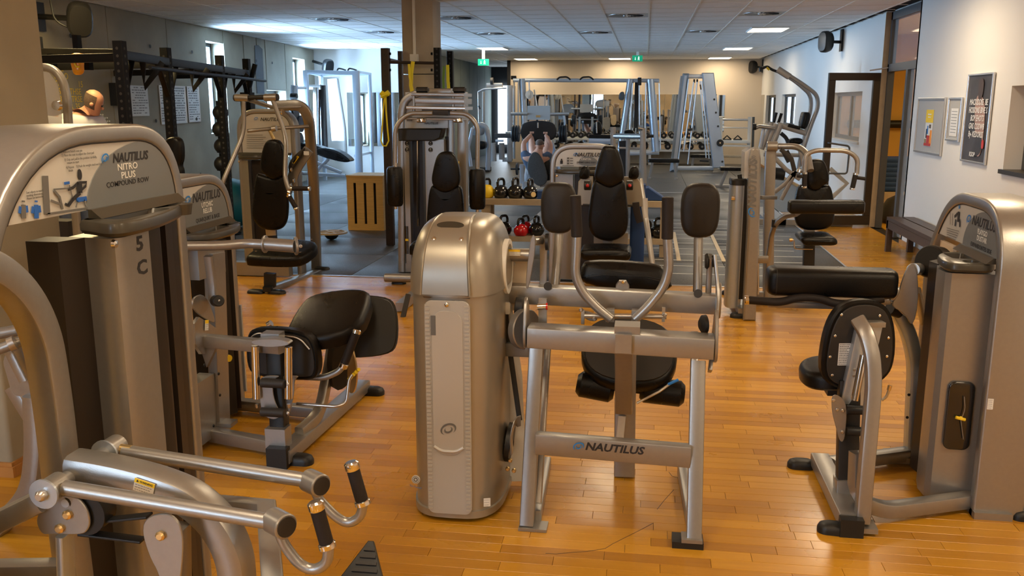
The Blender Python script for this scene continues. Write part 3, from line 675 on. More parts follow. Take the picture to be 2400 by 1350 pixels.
# the exerciser diagram
def lines_on(t, name, m, segs, x=-1.4545, w_=.006, vv=(1, 0, 0)):
    mb = MB()
    for s_ in segs:
        q = [X(a, b, x) for a, b in s_[0]]; mb.sweep(q, rrect(s_[1], .0012, .0004, 1), vv)
    return part(t, name, m, mb)
lines_on(A_, 'figure_print', 'ink', [(((186, 426), (187, 452)), .022), (((184, 428), (171, 440), (160, 444)), .008), (((186, 428), (203, 427), (201, 436), (190, 446)), .007), (((188, 452), (170, 468), (160, 482)), .011), (((160, 482), (153, 478)), .007)])
part(A_, 'figure_print', 'ink', MB().prism(ellipse(.017, .028), pa(187, 409), u, UZ, .0012))
lines_on(A_, 'machine_print', 'ink_grey', [(((106, 412), (111, 502)), .022), (((126, 444), (162, 441)), .004), (((126, 446), (140, 462), (147, 490)), .008), (((111, 502), (205, 488)), .006), (((163, 434), (172, 470)), .003), (((182, 470), (178, 486)), .004), (((197, 468), (202, 487)), .004), (((120, 470), (145, 480)), .006)])
lines_on(A_, 'seat_print', 'fig_blue', [(((180, 469), (203, 465)), .012), (((151, 430), (163, 428)), .007)])
for cx, m_, m2 in ((55, 'ink_grey', 'fig_blue'), (85, 'fig_blue', 'fig_blue')):
    lines_on(A_, 'torso_print', m_, [(((cx, 480), (cx+1, 512)), .016), (((cx, 474), (cx, 470)), .01)]); lines_on(A_, 'muscle_print', m2, [(((cx-7, 484), (cx-9, 500)), .009), (((cx+7, 482), (cx+9, 498)), .009)])
for s_, px, py in (('5', 328, 572), ('C', 334, 628)):
    q = X(px, py, -1.359); text(A_, s_, V(-1.3595, q.y, q.z), u, UZ, .055, 'ink', 'number_lettering', 0, .03, 1.35)
# curved front upright at left, in front of the tower
q = [X(a_, b_, -1.47) for a_, b_ in ((-160, 600), (-40, 612), (45, 680), (98, 780), (124, 940), (152, 1180), (188, 1460))]
q = [Vector((p.x, p.y, max(p.z, .01))) for p in q]
part(A_, 'curved_upright', 'silver', MB().bar(fillet(q, .12, 6), .072, .070, (1, 0, 0), rr=.008))
# lower linkage: central beam, cross shafts, two arms, cam plates
yc = 1.90
def ya(px, py, y=yc): return Y(px, py, y)
cb = [(172, 1092), (260, 1106), (360, 1130), (450, 1165), (515, 1225), (552, 1300), (560, 1400)]
part(A_, 'curved_beam', 'silver', MB().bar(fillet([ya(a, b) for a, b in cb], .05, 5), .085, .075, (0, 0, 1), rr=.018))
YN, YF = 1.80, 2.03
def arm(yy, hub, a, b, end, hook, grip, cap0, cap1):
    ar = part(A_, 'row_arm', 'silver', MB().cyl(Y(*a, yy), Y(*b, yy), .0185, 18))
    e0, e1 = Y(*end[0], yy), Y(*end[1], yy); dv = V(.006, .062, .0)
    part(A_, 'arm_end_sleeve', 'silver', MB().cyl(Y(*end[1], yy)-V(.02, -.012, 0), Y(*end[1], yy)+V(.028, -.02, 0), .030, 22, ch=.003))
    part(A_, 'sleeve_cap', 'dark', MB().cyl(Y(*end[1], yy)+V(.028, -.02, 0), Y(*end[1], yy)+V(.030, -.0215, 0), .024, 20))
    part(A_, 'hook_handle', 'silver', MB().tube([Y(p, q_, yy-.01) for p, q_ in hook], .0125, 12, .06))
    g0, g1 = Y(*grip[0], yy-.01), Y(*grip[1], yy-.01)
    gr_ = part(A_, 'grip', 'foam', MB().cyl(g0, g1, .0165, 16, ch=.002))
    d = (g1-g0).normalized()
    part(gr_, 'grip_cap', 'chrome', MB().lathe([(.017, -.006), (.019, -.003), (.019, .012), (.014, .016), (.001, .016)], g1, d))
    part(gr_, 'grip_collar', 'chrome', MB().lathe([(.0125, -.014), (.02, -.012), (.02, -.002), (.016, .001)], g0, d))
arm(YN, None, (152, 1143), (640, 1224), None and 0 or ((615, 1215), (652, 1224)), [(652, 1240), (665, 1275), (700, 1322), (735, 1338), (768, 1320), (770, 1278)], ((765, 1272), (742, 1190)), 0, 0)
arm(YF, None, (290, 1058), (720, 1126), ((700, 1120), (735, 1130)), [(735, 1140), (745, 1168), (785, 1210), (815, 1228), (845, 1213), (851, 1180)], ((848, 1172), (826, 1096)), 0, 0)
for yy, h in ((YN, (124, 1144)), (YF, (262, 1052))):
    c = Y(*h, yy)
    part(A_, 'pivot_hub', 'silver', MB().cyl(c+V(0, -.03, 0), c+V(0, .03, 0), .030, 22, ch=.003))
    part(A_, 'hub_washer', 'silver_cool', MB().cyl(c+V(0, -.036, 0), c+V(0, -.03, 0), .036, 24)); bolts(A_, [c+V(0, -.036, 0)], (0, -1, 0), .014, .018)
    part(A_, 'rod_end', 'brass', MB().cyl(c+V(.025, 0, 0), c+V(.055, 0, -.003), .015, 14))
c1, c2 = Y(124, 1144, YN), Y(262, 1052, YF)
part(A_, 'cross_shaft', 'silver', MB().cyl(c1+V(0, .03, 0), V(c1.x, yc, c1.z), .019, 16).cyl(V(c2.x, yc, c2.z), c2-V(0, .03, 0), .019, 16))
part(A_, 'stop_peg', 'dark', MB().cyl(Y(155, 1178, YN+.01), Y(232, 1128, yc), .014, 14)); part(A_, 'peg_cap', 'silver_cool', MB().cyl(Y(154, 1179, YN+.01)-V(0, .003, 0), Y(154, 1179, YN+.01), .0105, 14))
sticker(A_, Y(338, 1141, yc-.044), (1, 0, -.28), (.28, 0, 1), .052, .033, 'yellow', 3, txt='\u25b2 WARNING')
# cam plates with belt
cam1 = [(85, 1222), (95, 1195), (120, 1160), (180, 1160), (206, 1190), (214, 1225), (205, 1245), (190, 1252), (120, 1250), (100, 1252)]
def plate(t, name, m, pix, yy, th_=.008, nrm=1):
    P = [Y(a, b, yy) for a, b in pix]; o0 = P[0]
    out = [((p-o0).x, (p-o0).z) for p in P]
    return part(t, name, m, MB().prism(smooth_outline(out, 2), o0, (1, 0, 0), (0, 0, 1), th_, min(.002, th_*.3)))
def xplate(t, name, m, pix, xx, th_=.008, smo=2):
    P = [X(a, b, xx) for a, b in pix]; o0 = P[0]
    out = [((p-o0).y, (p-o0).z) for p in P]
    return part(t, name, m, MB().prism(smooth_outline(out, smo) if smo else out, o0, (0, 1, 0), (0, 0, 1), th_, min(.002, th_*.3)))
plate(A_, 'cam_plate', 'silver', cam1, YN+.012)
part(A_, 'cam_wheel', 'black', MB().cyl(Y(195, 1205, YN+.02), Y(195, 1205, YN+.02)+V(0, .05, 0), .055, 28))
bolts(A_, [Y(160, 1205, YN+.008), Y(142, 1237, YN+.008)], (0, -1, 0), .012, .012, 'brass')
plate(A_, 'counter_cam', 'silver', [(333, 1240), (345, 1212), (375, 1202), (405, 1205), (428, 1235), (432, 1290), (420, 1400), (385, 1400), (375, 1345), (350, 1300)], YN+.0)
bolts(A_, [Y(378, 1254, YN-.004)], (0, -1, 0), .012, .012, 'brass')
part(A_, 'cam_column', 'silver', MB().bar([Y(415, 1235, YN+.05), Y(420, 1480, YN+.05)], .045, .06, (0, 1, 0)))
for a, b in (((215, 1222), (350, 1208)), ((190, 1248), (335, 1266))):
    part(A_, 'drive_belt', 'black', MB().bar([Y(*a, YN+.045), Y(*b, YN+.045)], .03, .006, (0, 0, 1), rr=.001))
# beam from the left edge to the hub; low rear frame
part(A_, 'side_beam', 'silver', MB().bar([Y(-90, 1265, YN-.01), Y(98, 1172, YN+.01)], .05, .052, (0, 0, 1), rr=.01))
part(A_, 'support_post', 'silver_cool', MB().bar([Y(152, 1250, YN+.05), Y(162, 1560, YN+.05)], .022, .05, (0, 1, 0)))
part(A_, 'low_rail', 'silver', MB().bar([Y(-60, 1338, 1.86), Y(150, 1334, 1.90)], .05, .045, (0, 0, 1)))
part(A_, 'base_beam', 'silver', MB().bar([Y(455, 1180, 2.2), Y(560, 1290, 1.75)+V(-.02, .2, 0), Y(640, 1380, 1.75)], .05, .05, (0, 0, 1)))
part(A_, 'tower_foot', 'black', foot(foot(MB(), (-1.5, 2.66, 0), (0, 1, 0)), (-1.5, 1.84, 0), (0, 1, 0)))
# ribbed footplate
fp = [Y(862, 1264, 2.30), Y(805, 1352, 2.16), Y(800, 1400, 2.1), Y(925, 1400, 2.1), Y(906, 1350, 2.16)]
c0 = Y(860, 1340, 2.2); uu = V(1, 0, 0); vv = V(0, .72, .69).normalized()
tri = [(-.012, .085), (.004, .085), (.062, -.04), (.085, -.115), (-.095, -.115), (-.075, -.03)]
fo = part(A_, 'footplate', 'black', MB().prism(tri, c0, uu, vv, .02, .003))
rb_ = MB(); wn = uu.cross(vv)
for k in range(9):
    b = .06-k*.02; hw_ = .008+(.085-b)*.36
    rb_.prism([(-hw_*1.05, b-.005), (hw_*.85, b-.005), (hw_*.82, b+.004), (-hw_*1.0, b+.004)], c0+wn*.012, uu, vv, .006)
part(A_, 'tread_rib', 'dark', rb_)['kind'] = 'stuff'
part(A_, 'footplate_arm', 'silver', MB().bar([c0-V(0, -.02, .02), V(c0.x-.1, c0.y+.12, .05), V(-1.35, c0.y+.2, .03)], .04, .04, (0, 0, 1)))
# ------------------------------------------------------------------ neighbour at the left edge
B_ = thing('lever_machine', (-2.1, 2.9, 0), 'silver lever machine at the left edge, between the concrete pillar and machine 5 C', 'exercise machine')
plate(B_, 'bracket_plate', 'silver', [(6, 842), (30, 810), (96, 790), (150, 780), (140, 850), (82, 925), (60, 930), (30, 925), (18, 880)], 3.0, .012)
plate(B_, 'side_plate', 'silver', [(86, 905), (106, 895), (140, 900), (135, 915), (92, 927)], 2.95, .05)
part(B_, 'slotted_lever', 'silver', MB().bar([Y(20, 825, 2.96), Y(55, 895, 2.96)], .035, .012, (0, 1, 0)))
part(B_, 'upper_tube', 'silver', MB().cyl(Y(-40, 788, 2.9), Y(120, 760, 3.0), .022, 14))
part(B_, 'lower_tube', 'silver', MB().cyl(Y(-40, 832, 2.85), Y(120, 775, 2.95), .020, 14)); part(B_, 'tube_collar', 'steel', MB().cyl(Y(22, 809, 2.86), Y(36, 803, 2.87), .027, 18))
part(B_, 'curved_post', 'silver', MB().bar(fillet([Y(85, 925, 3.0), Y(90, 1050, 3.0), Y(78, 1150, 3.0), Y(-20, 1255, 3.0)], .15, 8), .075, .09, (0, 1, 0), rr=.02))
part(B_, 'rear_stand', 'silver', MB().bar([Y(30, 905, 3.05), V(-2.1, 3.05, .0)], .05, .05, (0, 1, 0)))
C_ = thing('weight_tower', (-4.0, 5.6, 0), 'tall machine tower with a clear front panel and round knob, beside the left concrete pillar', 'exercise machine')
yy = 5.6
q = [Y(86, 400, yy), Y(84, 165, yy), Y(100, 156, yy), Y(128, 163, yy), Y(148, 190, yy), Y(157, 230, yy), Y(160, 290, yy), Y(165, 420, yy)]
q[0].z = 0; q[-1].z = 0
part(C_, 'tower_frame', 'shell', MB().bar(fillet(q, .1, 5), .05, .05, (0, 1, 0), rr=.015))
P = [Y(a, b, yy) for a, b in ((92, 165), (120, 170), (140, 198), (148, 240), (152, 420), (92, 420))]
part(C_, 'clear_panel', 'clear', MB().prism([((p-P[0]).x, (p-P[0]).z) for p in P], P[0]-V(0, .02, 0), (1, 0, 0), (0, 0, 1), .006))
part(C_, 'knob', 'chrome', MB().lathe([(.03, 0), (.036, .01), (.03, .03), (.001, .034)], Y(137, 247, yy-.07), (0, -1, 0)))
part(C_, 'weight_stack', 'dark', MB().box((-4.12, 5.6, .1), (-3.9, 5.75, .9)))
# ================================================================== right foreground curl machine
D_ = thing('arm_curl_machine', (1.42, 4.1, 0), 'silver selector machine at the right foreground with a long black arm pad and tall tower', 'exercise machine')
F, u = tower(D_, (1.40, 4.12, 0), (-1, 0, 0), .82, 1.31, 1.085, -.06, D=.20, th=.052, cpath=[(-.50, 0), (-.53, .95), (-.27, 1.284), (.374, 1.284), (.374, 0)], crad=[0, .15, .22, .26, 0], sh=[(.075, -.05), (.075, .10), (.11, .145), (.20, .165), (.27, .16), (.29, .14), (.30, .0), (.30, -.05)], dk=[(-.06, -.1), (-.05, .10), (.0, .145), (.07, .13), (.07, -.1)],
             back=[(-.33, -.15), (-.33, -.10), (-.03, .0), (-.03, -.15)], lines=('FLAYGO\nDUSTAR', 'EXPANDONTES SIDE'), tro=[(.02, -.04), (.02, .07), (.08, .14), (.2, .17), (.31, .17), (.335, .13), (.335, -.04)], txt=.88)
def dpx(px, py, x=1.404): return X(px, py, x)
lines_on(D_, 'figure_print', 'ink', [(((2247, 496), (2245, 520)), .022), (((2244, 500), (2237, 508)), .012), (((2240, 514), (2238, 530)), .012), (((2249, 514), (2249, 532)), .012)], 1.404)
lines_on(D_, 'figure_head_print', 'ink_blue', [(((2248, 481), (2248, 489)), .012)], 1.404)
lines_on(D_, 'tool_print', 'ink_grey', [(((2227, 498), (2227, 526)), .003), (((2233, 500), (2232, 528)), .003)], 1.404)
for k in range(5): lines_on(D_, 'instruction_print', 'ink_grey', [(((2219, 534+k*5), (2247-k*2, 542+k*5)), .0025)], 1.404)
# window in the shroud with the yellow selector pin
p0, p1 = X(2222, 900, 1.29), X(2275, 1045, 1.29)
xw = 1.288
part(D_, 'selector_window', 'black_gloss', MB().pad(rrect(.108, .30, .03, 5), Y(2248, 975, 3.815), (1, 0, 0), UZ, .012, .006, .0))
part(D_, 'selector_pin', 'yellow', MB().cyl(Y(2240, 978, 3.80), Y(2262, 984, 3.80), .007, 10).cyl(Y(2252, 980, 3.795), Y(2252, 980, 3.82), .008, 12)); part(D_, 'pin_cable', 'steel', MB().tube([Y(2252, 985, 3.80), Y(2262, 960, 3.795), Y(2260, 930, 3.80)], .002, 6, .02).tube([Y(2252, 985, 3.80), Y(2258, 1030, 3.80)], .002, 6))
sticker(D_, V(1.42, 3.719, X(2307, 920, 1.45).z), (1, 0, 0), UZ, .022, .045, None, 5)
# base frame
part(D_, 'front_rail', 'silver', MB().bar([(.86, 3.50, .05), (.86, 4.15, .05)], .085, .06)); part(D_, 'rail_end', 'black', MB().box((.815, 3.455, .0), (.905, 3.50, .075)))
part(D_, 'side_rail', 'silver', MB().bar(fillet([V(.90, 3.62, .30), V(.905, 3.60, .10), V(1.02, 3.62, .05), V(1.44, 3.80, .05)], .1), .06, .06, (0, 0, 1)))
part(D_, 'rear_rail', 'silver', MB().bar([(.90, 4.10, .05), (1.42, 4.34, .05)], .06, .06)); part(D_, 'grip_tape', 'dark', MB().bar([(.95, 4.123, .082), (1.08, 4.183, .082)], .055, .003))
ft = MB(); 
for c, d in (((.80, 3.50, 0), (1, -.1, 0)), ((.78, 4.16, 0), (1, 0, 0)), ((1.62, 3.74, 0), (1, 0, 0))): part(D_, 'rubber_foot', 'black', foot(MB(), c, d, .13, .075, .04))
part(D_, 'tower_foot_plate', 'silver', MB().box((1.40, 3.70, .0), (1.55, 3.80, .03)))
# curved backrest post
yy = 3.56
q = [Y(2020, 1222, 3.52), Y(2030, 1100, 3.53), Y(2048, 900, 3.58), Y(2044, 830, 3.6), Y(2030, 780, 3.63), Y(2012, 752, 3.68)]
part(D_, 'curved_post', 'silver', MB().bar(fillet(q, .1, 6), .058, .06, (0, 1, 0), rr=.012))
part(D_, 'post_foot', 'silver', MB().cbox(Y(2022, 1228, 3.52)+V(0, 0, -.01), .10, .09, .02))
# backrest
bc = Y(2013, 806, 3.80); bu = V(.985, .17, 0).normalized(); bw = V(-.17, .985, 0)
pts = [(-.155, -.14), (-.15, .02), (-.12, .13), (-.06, .185), (.05, .19), (.12, .15), (.155, .04), (.158, -.10), (.12, -.16), (.05, -.20), (-.08, -.20)]
bp_ = smooth_outline([(a*1.0, b) for a, b in pts], 2)
part(D_, 'backrest', 'vinyl', MB().pad([(-a, b) for a, b in bp_], bc+bw*.03, -bu, UZ, .07, .03, .008))
part(D_, 'backrest_board', 'dark', MB().prism(inset(bp_ if area2(bp_) > 0 else bp_[::-1], .018), bc-bw*.010, bu, UZ, .012, .003))
bolts(D_, [bc+bu*a+UZ*b-bw*.017 for a, b in ((-.09, .13), (.07, .125), (-.11, .04), (.115, .03), (-.125, -.05), (.115, -.05), (-.11, -.13))], -bw, .006, .004, 'chrome', 'rivet')
sticker(D_, bc+bu*-.065-UZ*.04-bw*.017, bu, UZ, .052, .095, None, 12)
part(D_, 'backrest_mount', 'silver_cool', MB().bar([bc+bu*.02+UZ*.09-bw*.035, bc+bu*-.025-UZ*.25-bw*.035], .105, .035, -bw)); part(D_, 'mount_cap', 'silver', MB().cbox(bc+bu*.02+UZ*.098-bw*.045, .11, .05, .02, .17))
part(D_, 'gas_spring', 'chrome', MB().cyl(Y(2024, 832, 3.70), Y(2003, 938, 3.68), .016, 16)); bolts(D_, [Y(2003, 866, 3.72), Y(2001, 880, 3.72)], (0, -1, 0), .007, .01)
# seat (left of the backrest)
sc_ = Y(1945, 872, 3.98); so = smooth_outline([(-.13, -.10), (-.13, .08), (-.05, .17), (.10, .17), (.16, .05), (.16, -.10), (.05, -.16), (-.06, -.16)], 2)
part(D_, 'seat', 'vinyl', MB().pad(so, sc_, V(1, 0, .08), V(0, 1, 0), .075, .032, .008)); part(D_, 'seat_bracket', 'black', MB().cbox(sc_+V(.03, -.03, -.06), .10, .1, .05))
# seat slide: pivot plates, rollers, dark post
post = [Y(1992, 920, 3.78), Y(1988, 1110, 3.70)]
part(D_, 'seat_post', 'black', MB().bar([Y(1990, 890, 3.78), Y(1985, 1120, 3.74)], .085, .06, (0, 1, 0))); part(D_, 'post_base', 'silver', MB().bar([Y(1985, 1118, 3.74), Y(1985, 1172, 3.74)], .10, .08, (0, 1, 0)))
for dy in (0, .09):
    plate(D_, 'pivot_plate', 'silver', [(1950, 918), (1985, 940), (1983, 1000), (1978, 1035), (1968, 1035), (1960, 1005), (1948, 960)], 3.70+dy, .006)
bolts(D_, [Y(1953, 938, 3.695), Y(1962, 960, 3.695), Y(1975, 962, 3.695), Y(1974, 1012, 3.695)], (0, -1, 0), .008, .008)
for py in (960, 1010): part(D_, 'slide_roller', 'black', MB().cyl(Y(1984, py, 3.70), Y(2032, py+2, 3.70), .019, 16))
part(D_, 'pull_spring', 'steel', MB().tube([Y(2066, 938, 3.66), Y(2078, 930, 3.66), Y(2084, 912, 3.66)], .006, 8, .03)); part(D_, 'yellow_cap', 'brass', MB().cyl(Y(2083, 914, 3.66), Y(2086, 903, 3.66), .008, 10))
# rear curved upright with foot plate
q = [Y(2136, 1072, 4.3), Y(2142, 930, 4.3), Y(2146, 850, 4.3), Y(2128, 775, 4.3), Y(2098, 722, 4.3)]
part(D_, 'rear_upright', 'silver_cool', MB().bar(fillet(q, .2, 8), .065, .08, (0, 1, 0), rr=.015)); bolts(D_, [Y(2130, 925, 4.255), Y(2126, 978, 4.255), Y(2138, 1060, 4.255)], (0, -1, 0), .007, .006, 'black')
part(D_, 'upright_foot', 'silver', MB().cbox(Y(2120, 1070, 4.3)+V(0, 0, 0), .17, .12, .03))
part(D_, 'stop_bumper', 'dark', MB().cyl(Y(2085, 722, 4.2), Y(2108, 730, 4.22), .032, 18))
part(D_, 'lat_bracket', 'silver_cool', MB().box(Y(2160, 885, 4.15), Y(2185, 922, 4.2)))
# pivot plates and arm
plate(D_, 'arm_plate', 'silver', [(2112, 660), (2128, 622), (2140, 615), (2150, 640), (2152, 690), (2147, 740), (2135, 765), (2122, 735), (2085, 716), (2105, 690)], 4.12, .012)
part(D_, 'arm_beam', 'silver', MB().bar([Y(2085, 688, 4.14), Y(2145, 690, 4.14)], .05, .055)); part(D_, 'gusset', 'silver', MB().prism([(0, 0), (.09, 0), (.09, -.08), (.06, -.06)], Y(2085, 705, 4.14), (1, 0, 0), UZ, .04))
part(D_, 'pivot_shaft', 'silver', MB().cyl(Y(2140, 632, 4.14), X(2180, 628, 1.42), .028, 18)); part(D_, 'shaft_disc', 'black', MB().cyl(X(2176, 612, 1.30), X(2200, 616, 1.36), .075, 30, ch=.006))
# arm pad: a long rounded roll
r0, r1 = Y(1797, 656, 4.12), Y(2098, 664, 4.10); ax = (r1-r0).normalized(); vv = ax.cross(V(0, 1, 0)).normalized()
sec = rrect(.145, .128, .038, 5)
def rp(c, k): return [c+V(0, 1, 0)*(a*k)+UZ*(b*k) for a, b in sec]
part(D_, 'arm_pad', 'vinyl', MB().rings([rp(r0, .72), rp(r0+ax*.006, .86), rp(r0+ax*.02, .97), rp(r0+ax*.035, 1), rp(r1-ax*.03, 1), rp(r1-ax*.012, .95), rp(r1-ax*.003, .84), rp(r1, .7)]))
part(D_, 'pad_seam', 'black', MB().rings([rp(r0+ax*.033, 1.008), rp(r0+ax*.037, 1.008)]))
q = [Y(1752, 703, 4.05), Y(1830, 709, 4.05), Y(1868, 697, 4.05), Y(1918, 698, 4.05), Y(1958, 713, 4.05), Y(2012, 712, 4.05), Y(2070, 700, 4.06)]
part(D_, 'curl_bar', 'foam', MB().tube(q, .0185, 14, .06)); part(D_, 'bar_cap', 'chrome', MB().cyl(Y(1745, 703, 4.05), Y(1756, 703, 4.05), .021, 18, ch=.003))
part(D_, 'bar_lever', 'silver', MB().bar([Y(1800, 712, 4.12), Y(1950, 716, 4.12), Y(2085, 705, 4.14)], .03, .03)); 
part(D_, 'arm_link', 'silver', MB().bar([X(2150, 680, 1.25), X(2165, 760, 1.42)], .03, .03)); part(D_, 'rear_panel', 'cream_wall', MB().box((1.425, 4.35, .35), (1.44, 4.54, 1.05)))
# ================================================================== centre foreground torso machine, seen from behind
E_ = thing('torso_machine', (-.1, 3.6, 0), 'centre foreground machine with a lettered cross beam, two oval pads and upright foam handles', 'exercise machine')
# rounded housing
yb = 3.62; cx = -.745; hw = .19
def osec(k=1., wk=1.): return [(cx+a*wk, yb+b) for a, b in [(hw*k*math.copysign(abs(math.cos(t))**(2/3.4), math.cos(t)), -.26*k*abs(math.sin(t))**(2/2.6)) for t in [PI+PI*i/20 for i in range(21)]]]+[(cx+hw*k*wk, yb+.12), (cx-hw*k*wk, yb+.12)]
body = MB().rings([[V(x, y, z) for x, y in osec(k)] for z, k in ((.02, 1.02), (.05, 1.02), (.052, .985), (.965, .985))])
part(E_, 'housing_body', 'shell', body)
R = []
for k in range(13):
    ph = math.radians(90*k/12.); s = max(math.cos(ph)**.62, .02); z = .955+.285*math.sin(ph)**.9
    o_ = []
    for t in [PI+PI*i/20 for i in range(21)]:
        o_.append((cx+hw*1.045*(1-(1-s)*.72)*math.copysign(abs(math.cos(t))**(2/3.4), math.cos(t)), yb+.03-.305*s*abs(math.sin(t))**(2/2.6)))
    w_ = hw*1.045*(1-(1-s)*.72); o_ += [(cx+w_, yb+.14), (cx-w_, yb+.14)]
    R.append([V(x, y, z) for x, y in o_])
part(E_, 'housing_cap', 'shell', MB().rings([[V(cx+(p.x-cx)*.97, yb+(p.y-yb)*.97, p.z) for p in R[0]]]+R))
# raised centre strip of the cap
st = []
for k in range(13):
    ph = math.radians(88*k/12.); s = max(math.cos(ph)**.62, .02); z = .96+.285*math.sin(ph)**.9+.004; y_ = yb+.03-.305*s-.005; h_ = .092-.028*(k/12)
    st.append([V(cx-.01+a, y_+c*.02, z-abs(c)*.0) for a, c in ((-h_-.008, 1), (-h_, 0), (h_, 0), (h_+.008, 1))]+[V(cx-.01+h_, y_+.03, z-.02), V(cx-.01-h_, y_+.03, z-.02)])
part(E_, 'cap_strip', 'shell', MB().rings(st))
part(E_, 'cap_seam', 'dark', MB().rings([[V(cx+(x-cx)*1.012, yb+(y-yb)*1.012, z) for x, y in osec(.985)] for z in (.952, .956)]))
for s_ in (-1, 1):
    rp_ = []
    for k in range(13):
        ph = math.radians(88*k/12.); s2_ = max(math.cos(ph)**.62, .02); rp_.append(V(cx-.01+s_*(.098-.030*(k/12)), yb+.03-.305*s2_-.004, .96+.285*math.sin(ph)**.9+.003))
    part(E_, 'cap_ridge', 'shell', MB().tube(rp_, .0045, 8))
part(E_, 'finger_recess', 'tray', MB().prism(ellipse(.11, .036), V(cx-.01, 3.46, 1.222), (1, 0, 0), V(0, .72, .69), .006))
bolts(E_, [V(cx-.065, 3.405, 1.175), V(cx+.045, 3.405, 1.175)], (0, -.7, .7), .01, .006, 'chrome')
part(E_, 'side_skirt', 'white_paint', MB().prism([(0, 0), (.16, 0), (.14, .5), (.08, .92), (0, .95)], V(cx+.10, 3.74, .02), V(1, .2, 0), UZ, .01))
part(E_, 'side_ring', 'white_paint', MB().lathe([(.095, -.01), (.115, -.01), (.115, .01), (.095, .01)], V(cx+hw-.0, yb+.02, 1.03), (1, 0, 0), 28, ring=True))
# frosted front window with ribbed edges
fy = yb-.26*.985-.004
wv = MB(); wl_ = [(-.105, .035), (.095, .035), (.105, .94), (-.105, .94)]
part(E_, 'front_window', 'clear', MB().prism(rrect(.184, .90, .03, 4, -.005, .49), V(cx, fy-.006, 0), (1, 0, 0), UZ, .012, .003))
part(E_, 'window_pocket', 'window_face', MB().prism(rrect(.125, .60, .05, 5, -.005, .60), V(cx, fy-.0135, 0), (1, 0, 0), UZ, .004, .001))
part(E_, 'window_lip', 'panel_face', MB().tube([V(cx-.005-.06, fy-.015, .335), V(cx-.005-.03, fy-.019, .318), V(cx-.005+.03, fy-.019, .318), V(cx-.005+.06, fy-.015, .335)], .006, 8, .03))
rib = MB()
for s_ in (-1, 1):
    for k in range(52): rib.box((cx-.005+s_*.079-.009, fy-.0155, .06+k*.0168), (cx-.005+s_*.079+.009, fy-.012, .068+k*.0168))
part(E_, 'ribbed_edge', 'window_face', rib)['kind'] = 'stuff'
bolts(E_, [V(cx-.005, fy-.015, .925)], (0, -1, 0), .009, .006, 'chrome')
swirl(E_, V(cx-.005, fy-.0165, .41), (1, 0, 0), UZ, .028, 'ink_grey')
part(E_, 'weight_label', 'ink_grey', MB().box((cx-.07, fy-.0165, .80), (cx-.05, fy-.0155, .88)))
part(E_, 'round_badge', 'paper', MB().cyl(V(-.905, fy+.045, .16), V(-.905, fy+.040, .16), .018, 20)); part(E_, 'badge_ring', 'ink_grey', MB().lathe([(.013, 0), (.015, 0), (.015, .001), (.013, .001)], V(-.905, fy+.040, .16), (0, -1, 0), ring=True).lathe([(.005, 0), (.009, 0), (.009, .001), (.005, .001)], V(-.905, fy+.040, .16), (0, -1, 0), ring=True))
text(E_, 'TV\u2022 Tactual', V(-.905, fy+.035, .13), (1, -.3, 0), UZ, .012, 'ink_blue', 'badge_lettering')
sticker(E_, V(-.60, fy+.018, .09), (1, .3, 0), UZ, .028, .036, None, 3)
# A-frame legs
def Q(px, py, y): return Y(px, py, y)
for nm, a, b in (('left', Q(1235, 1232, 3.36), Q(1258, 812, 3.50)), ('right', Q(1626, 1272, 3.30), Q(1636, 845, 3.50))):
    part(E_, 'leg', 'silver', MB().bar([V(a.x, a.y, .012), b], .058, .052, (0, 1, 0), rr=.006))
part(E_, 'foot_plate', 'silver', MB().cbox(V(-.405, 3.36, .007), .115, .08, .012)); part(E_, 'foot_block', 'black', MB().cbox(V(.21, 3.31, .012), .12, .085, .03)); part(E_, 'foot_plate', 'silver', MB().cbox(V(.225, 3.30, .033), .08, .07, .014))
for x_ in (-.40, .235):
    part(E_, 'rear_brace', 'silver', MB().bar([V(x_, 3.40, .03), V(x_-.02, 3.98, .03)], .045, .05)); part(E_, 'diagonal_brace', 'silver', MB().bar([V(x_+.005, 3.42, .08), V(x_-.0, 3.84, .72)], .03, .05, (0, 1, 0)))
part(E_, 'lettered_beam', 'silver', MB().bar([Q(1257, 1037, 3.40), Q(1618, 1068, 3.38)], .05, .088, (0, 0, 1)))
lb = Q(1452, 1052, 3.365); ld = (Q(1618, 1068, 3.38)-Q(1257, 1037, 3.40)).normalized(); lv = V(0, -1, 0).cross(ld)
text(E_, 'NAUTILUS', Q(1439, 1052, 3.364), ld, lv, .044, 'ink', 'maker_lettering', .22, .034, 1.12); swirl(E_, Q(1356, 1047, 3.364), ld, lv, .019)
part(E_, 'upper_beam', 'silver', MB().bar([Q(1240, 785, 3.52), Q(1672, 812, 3.50)], .105, .085, (0, 0, 1)))
for a, xx_, s_ in ((Q(1236, 785, 3.52), 0, -1), (Q(1672, 818, 3.50), 0, 1)):
    part(E_, 'end_plate', 'silver', MB().prism(smooth_outline([(-.07, -.05), (.05, -.06), (.075, .0), (.06, .10), (.0, .17), (-.045, .1)], 2), a+V(s_*.008, .02, 0), V(0, 1, 0), UZ, .014, .003))
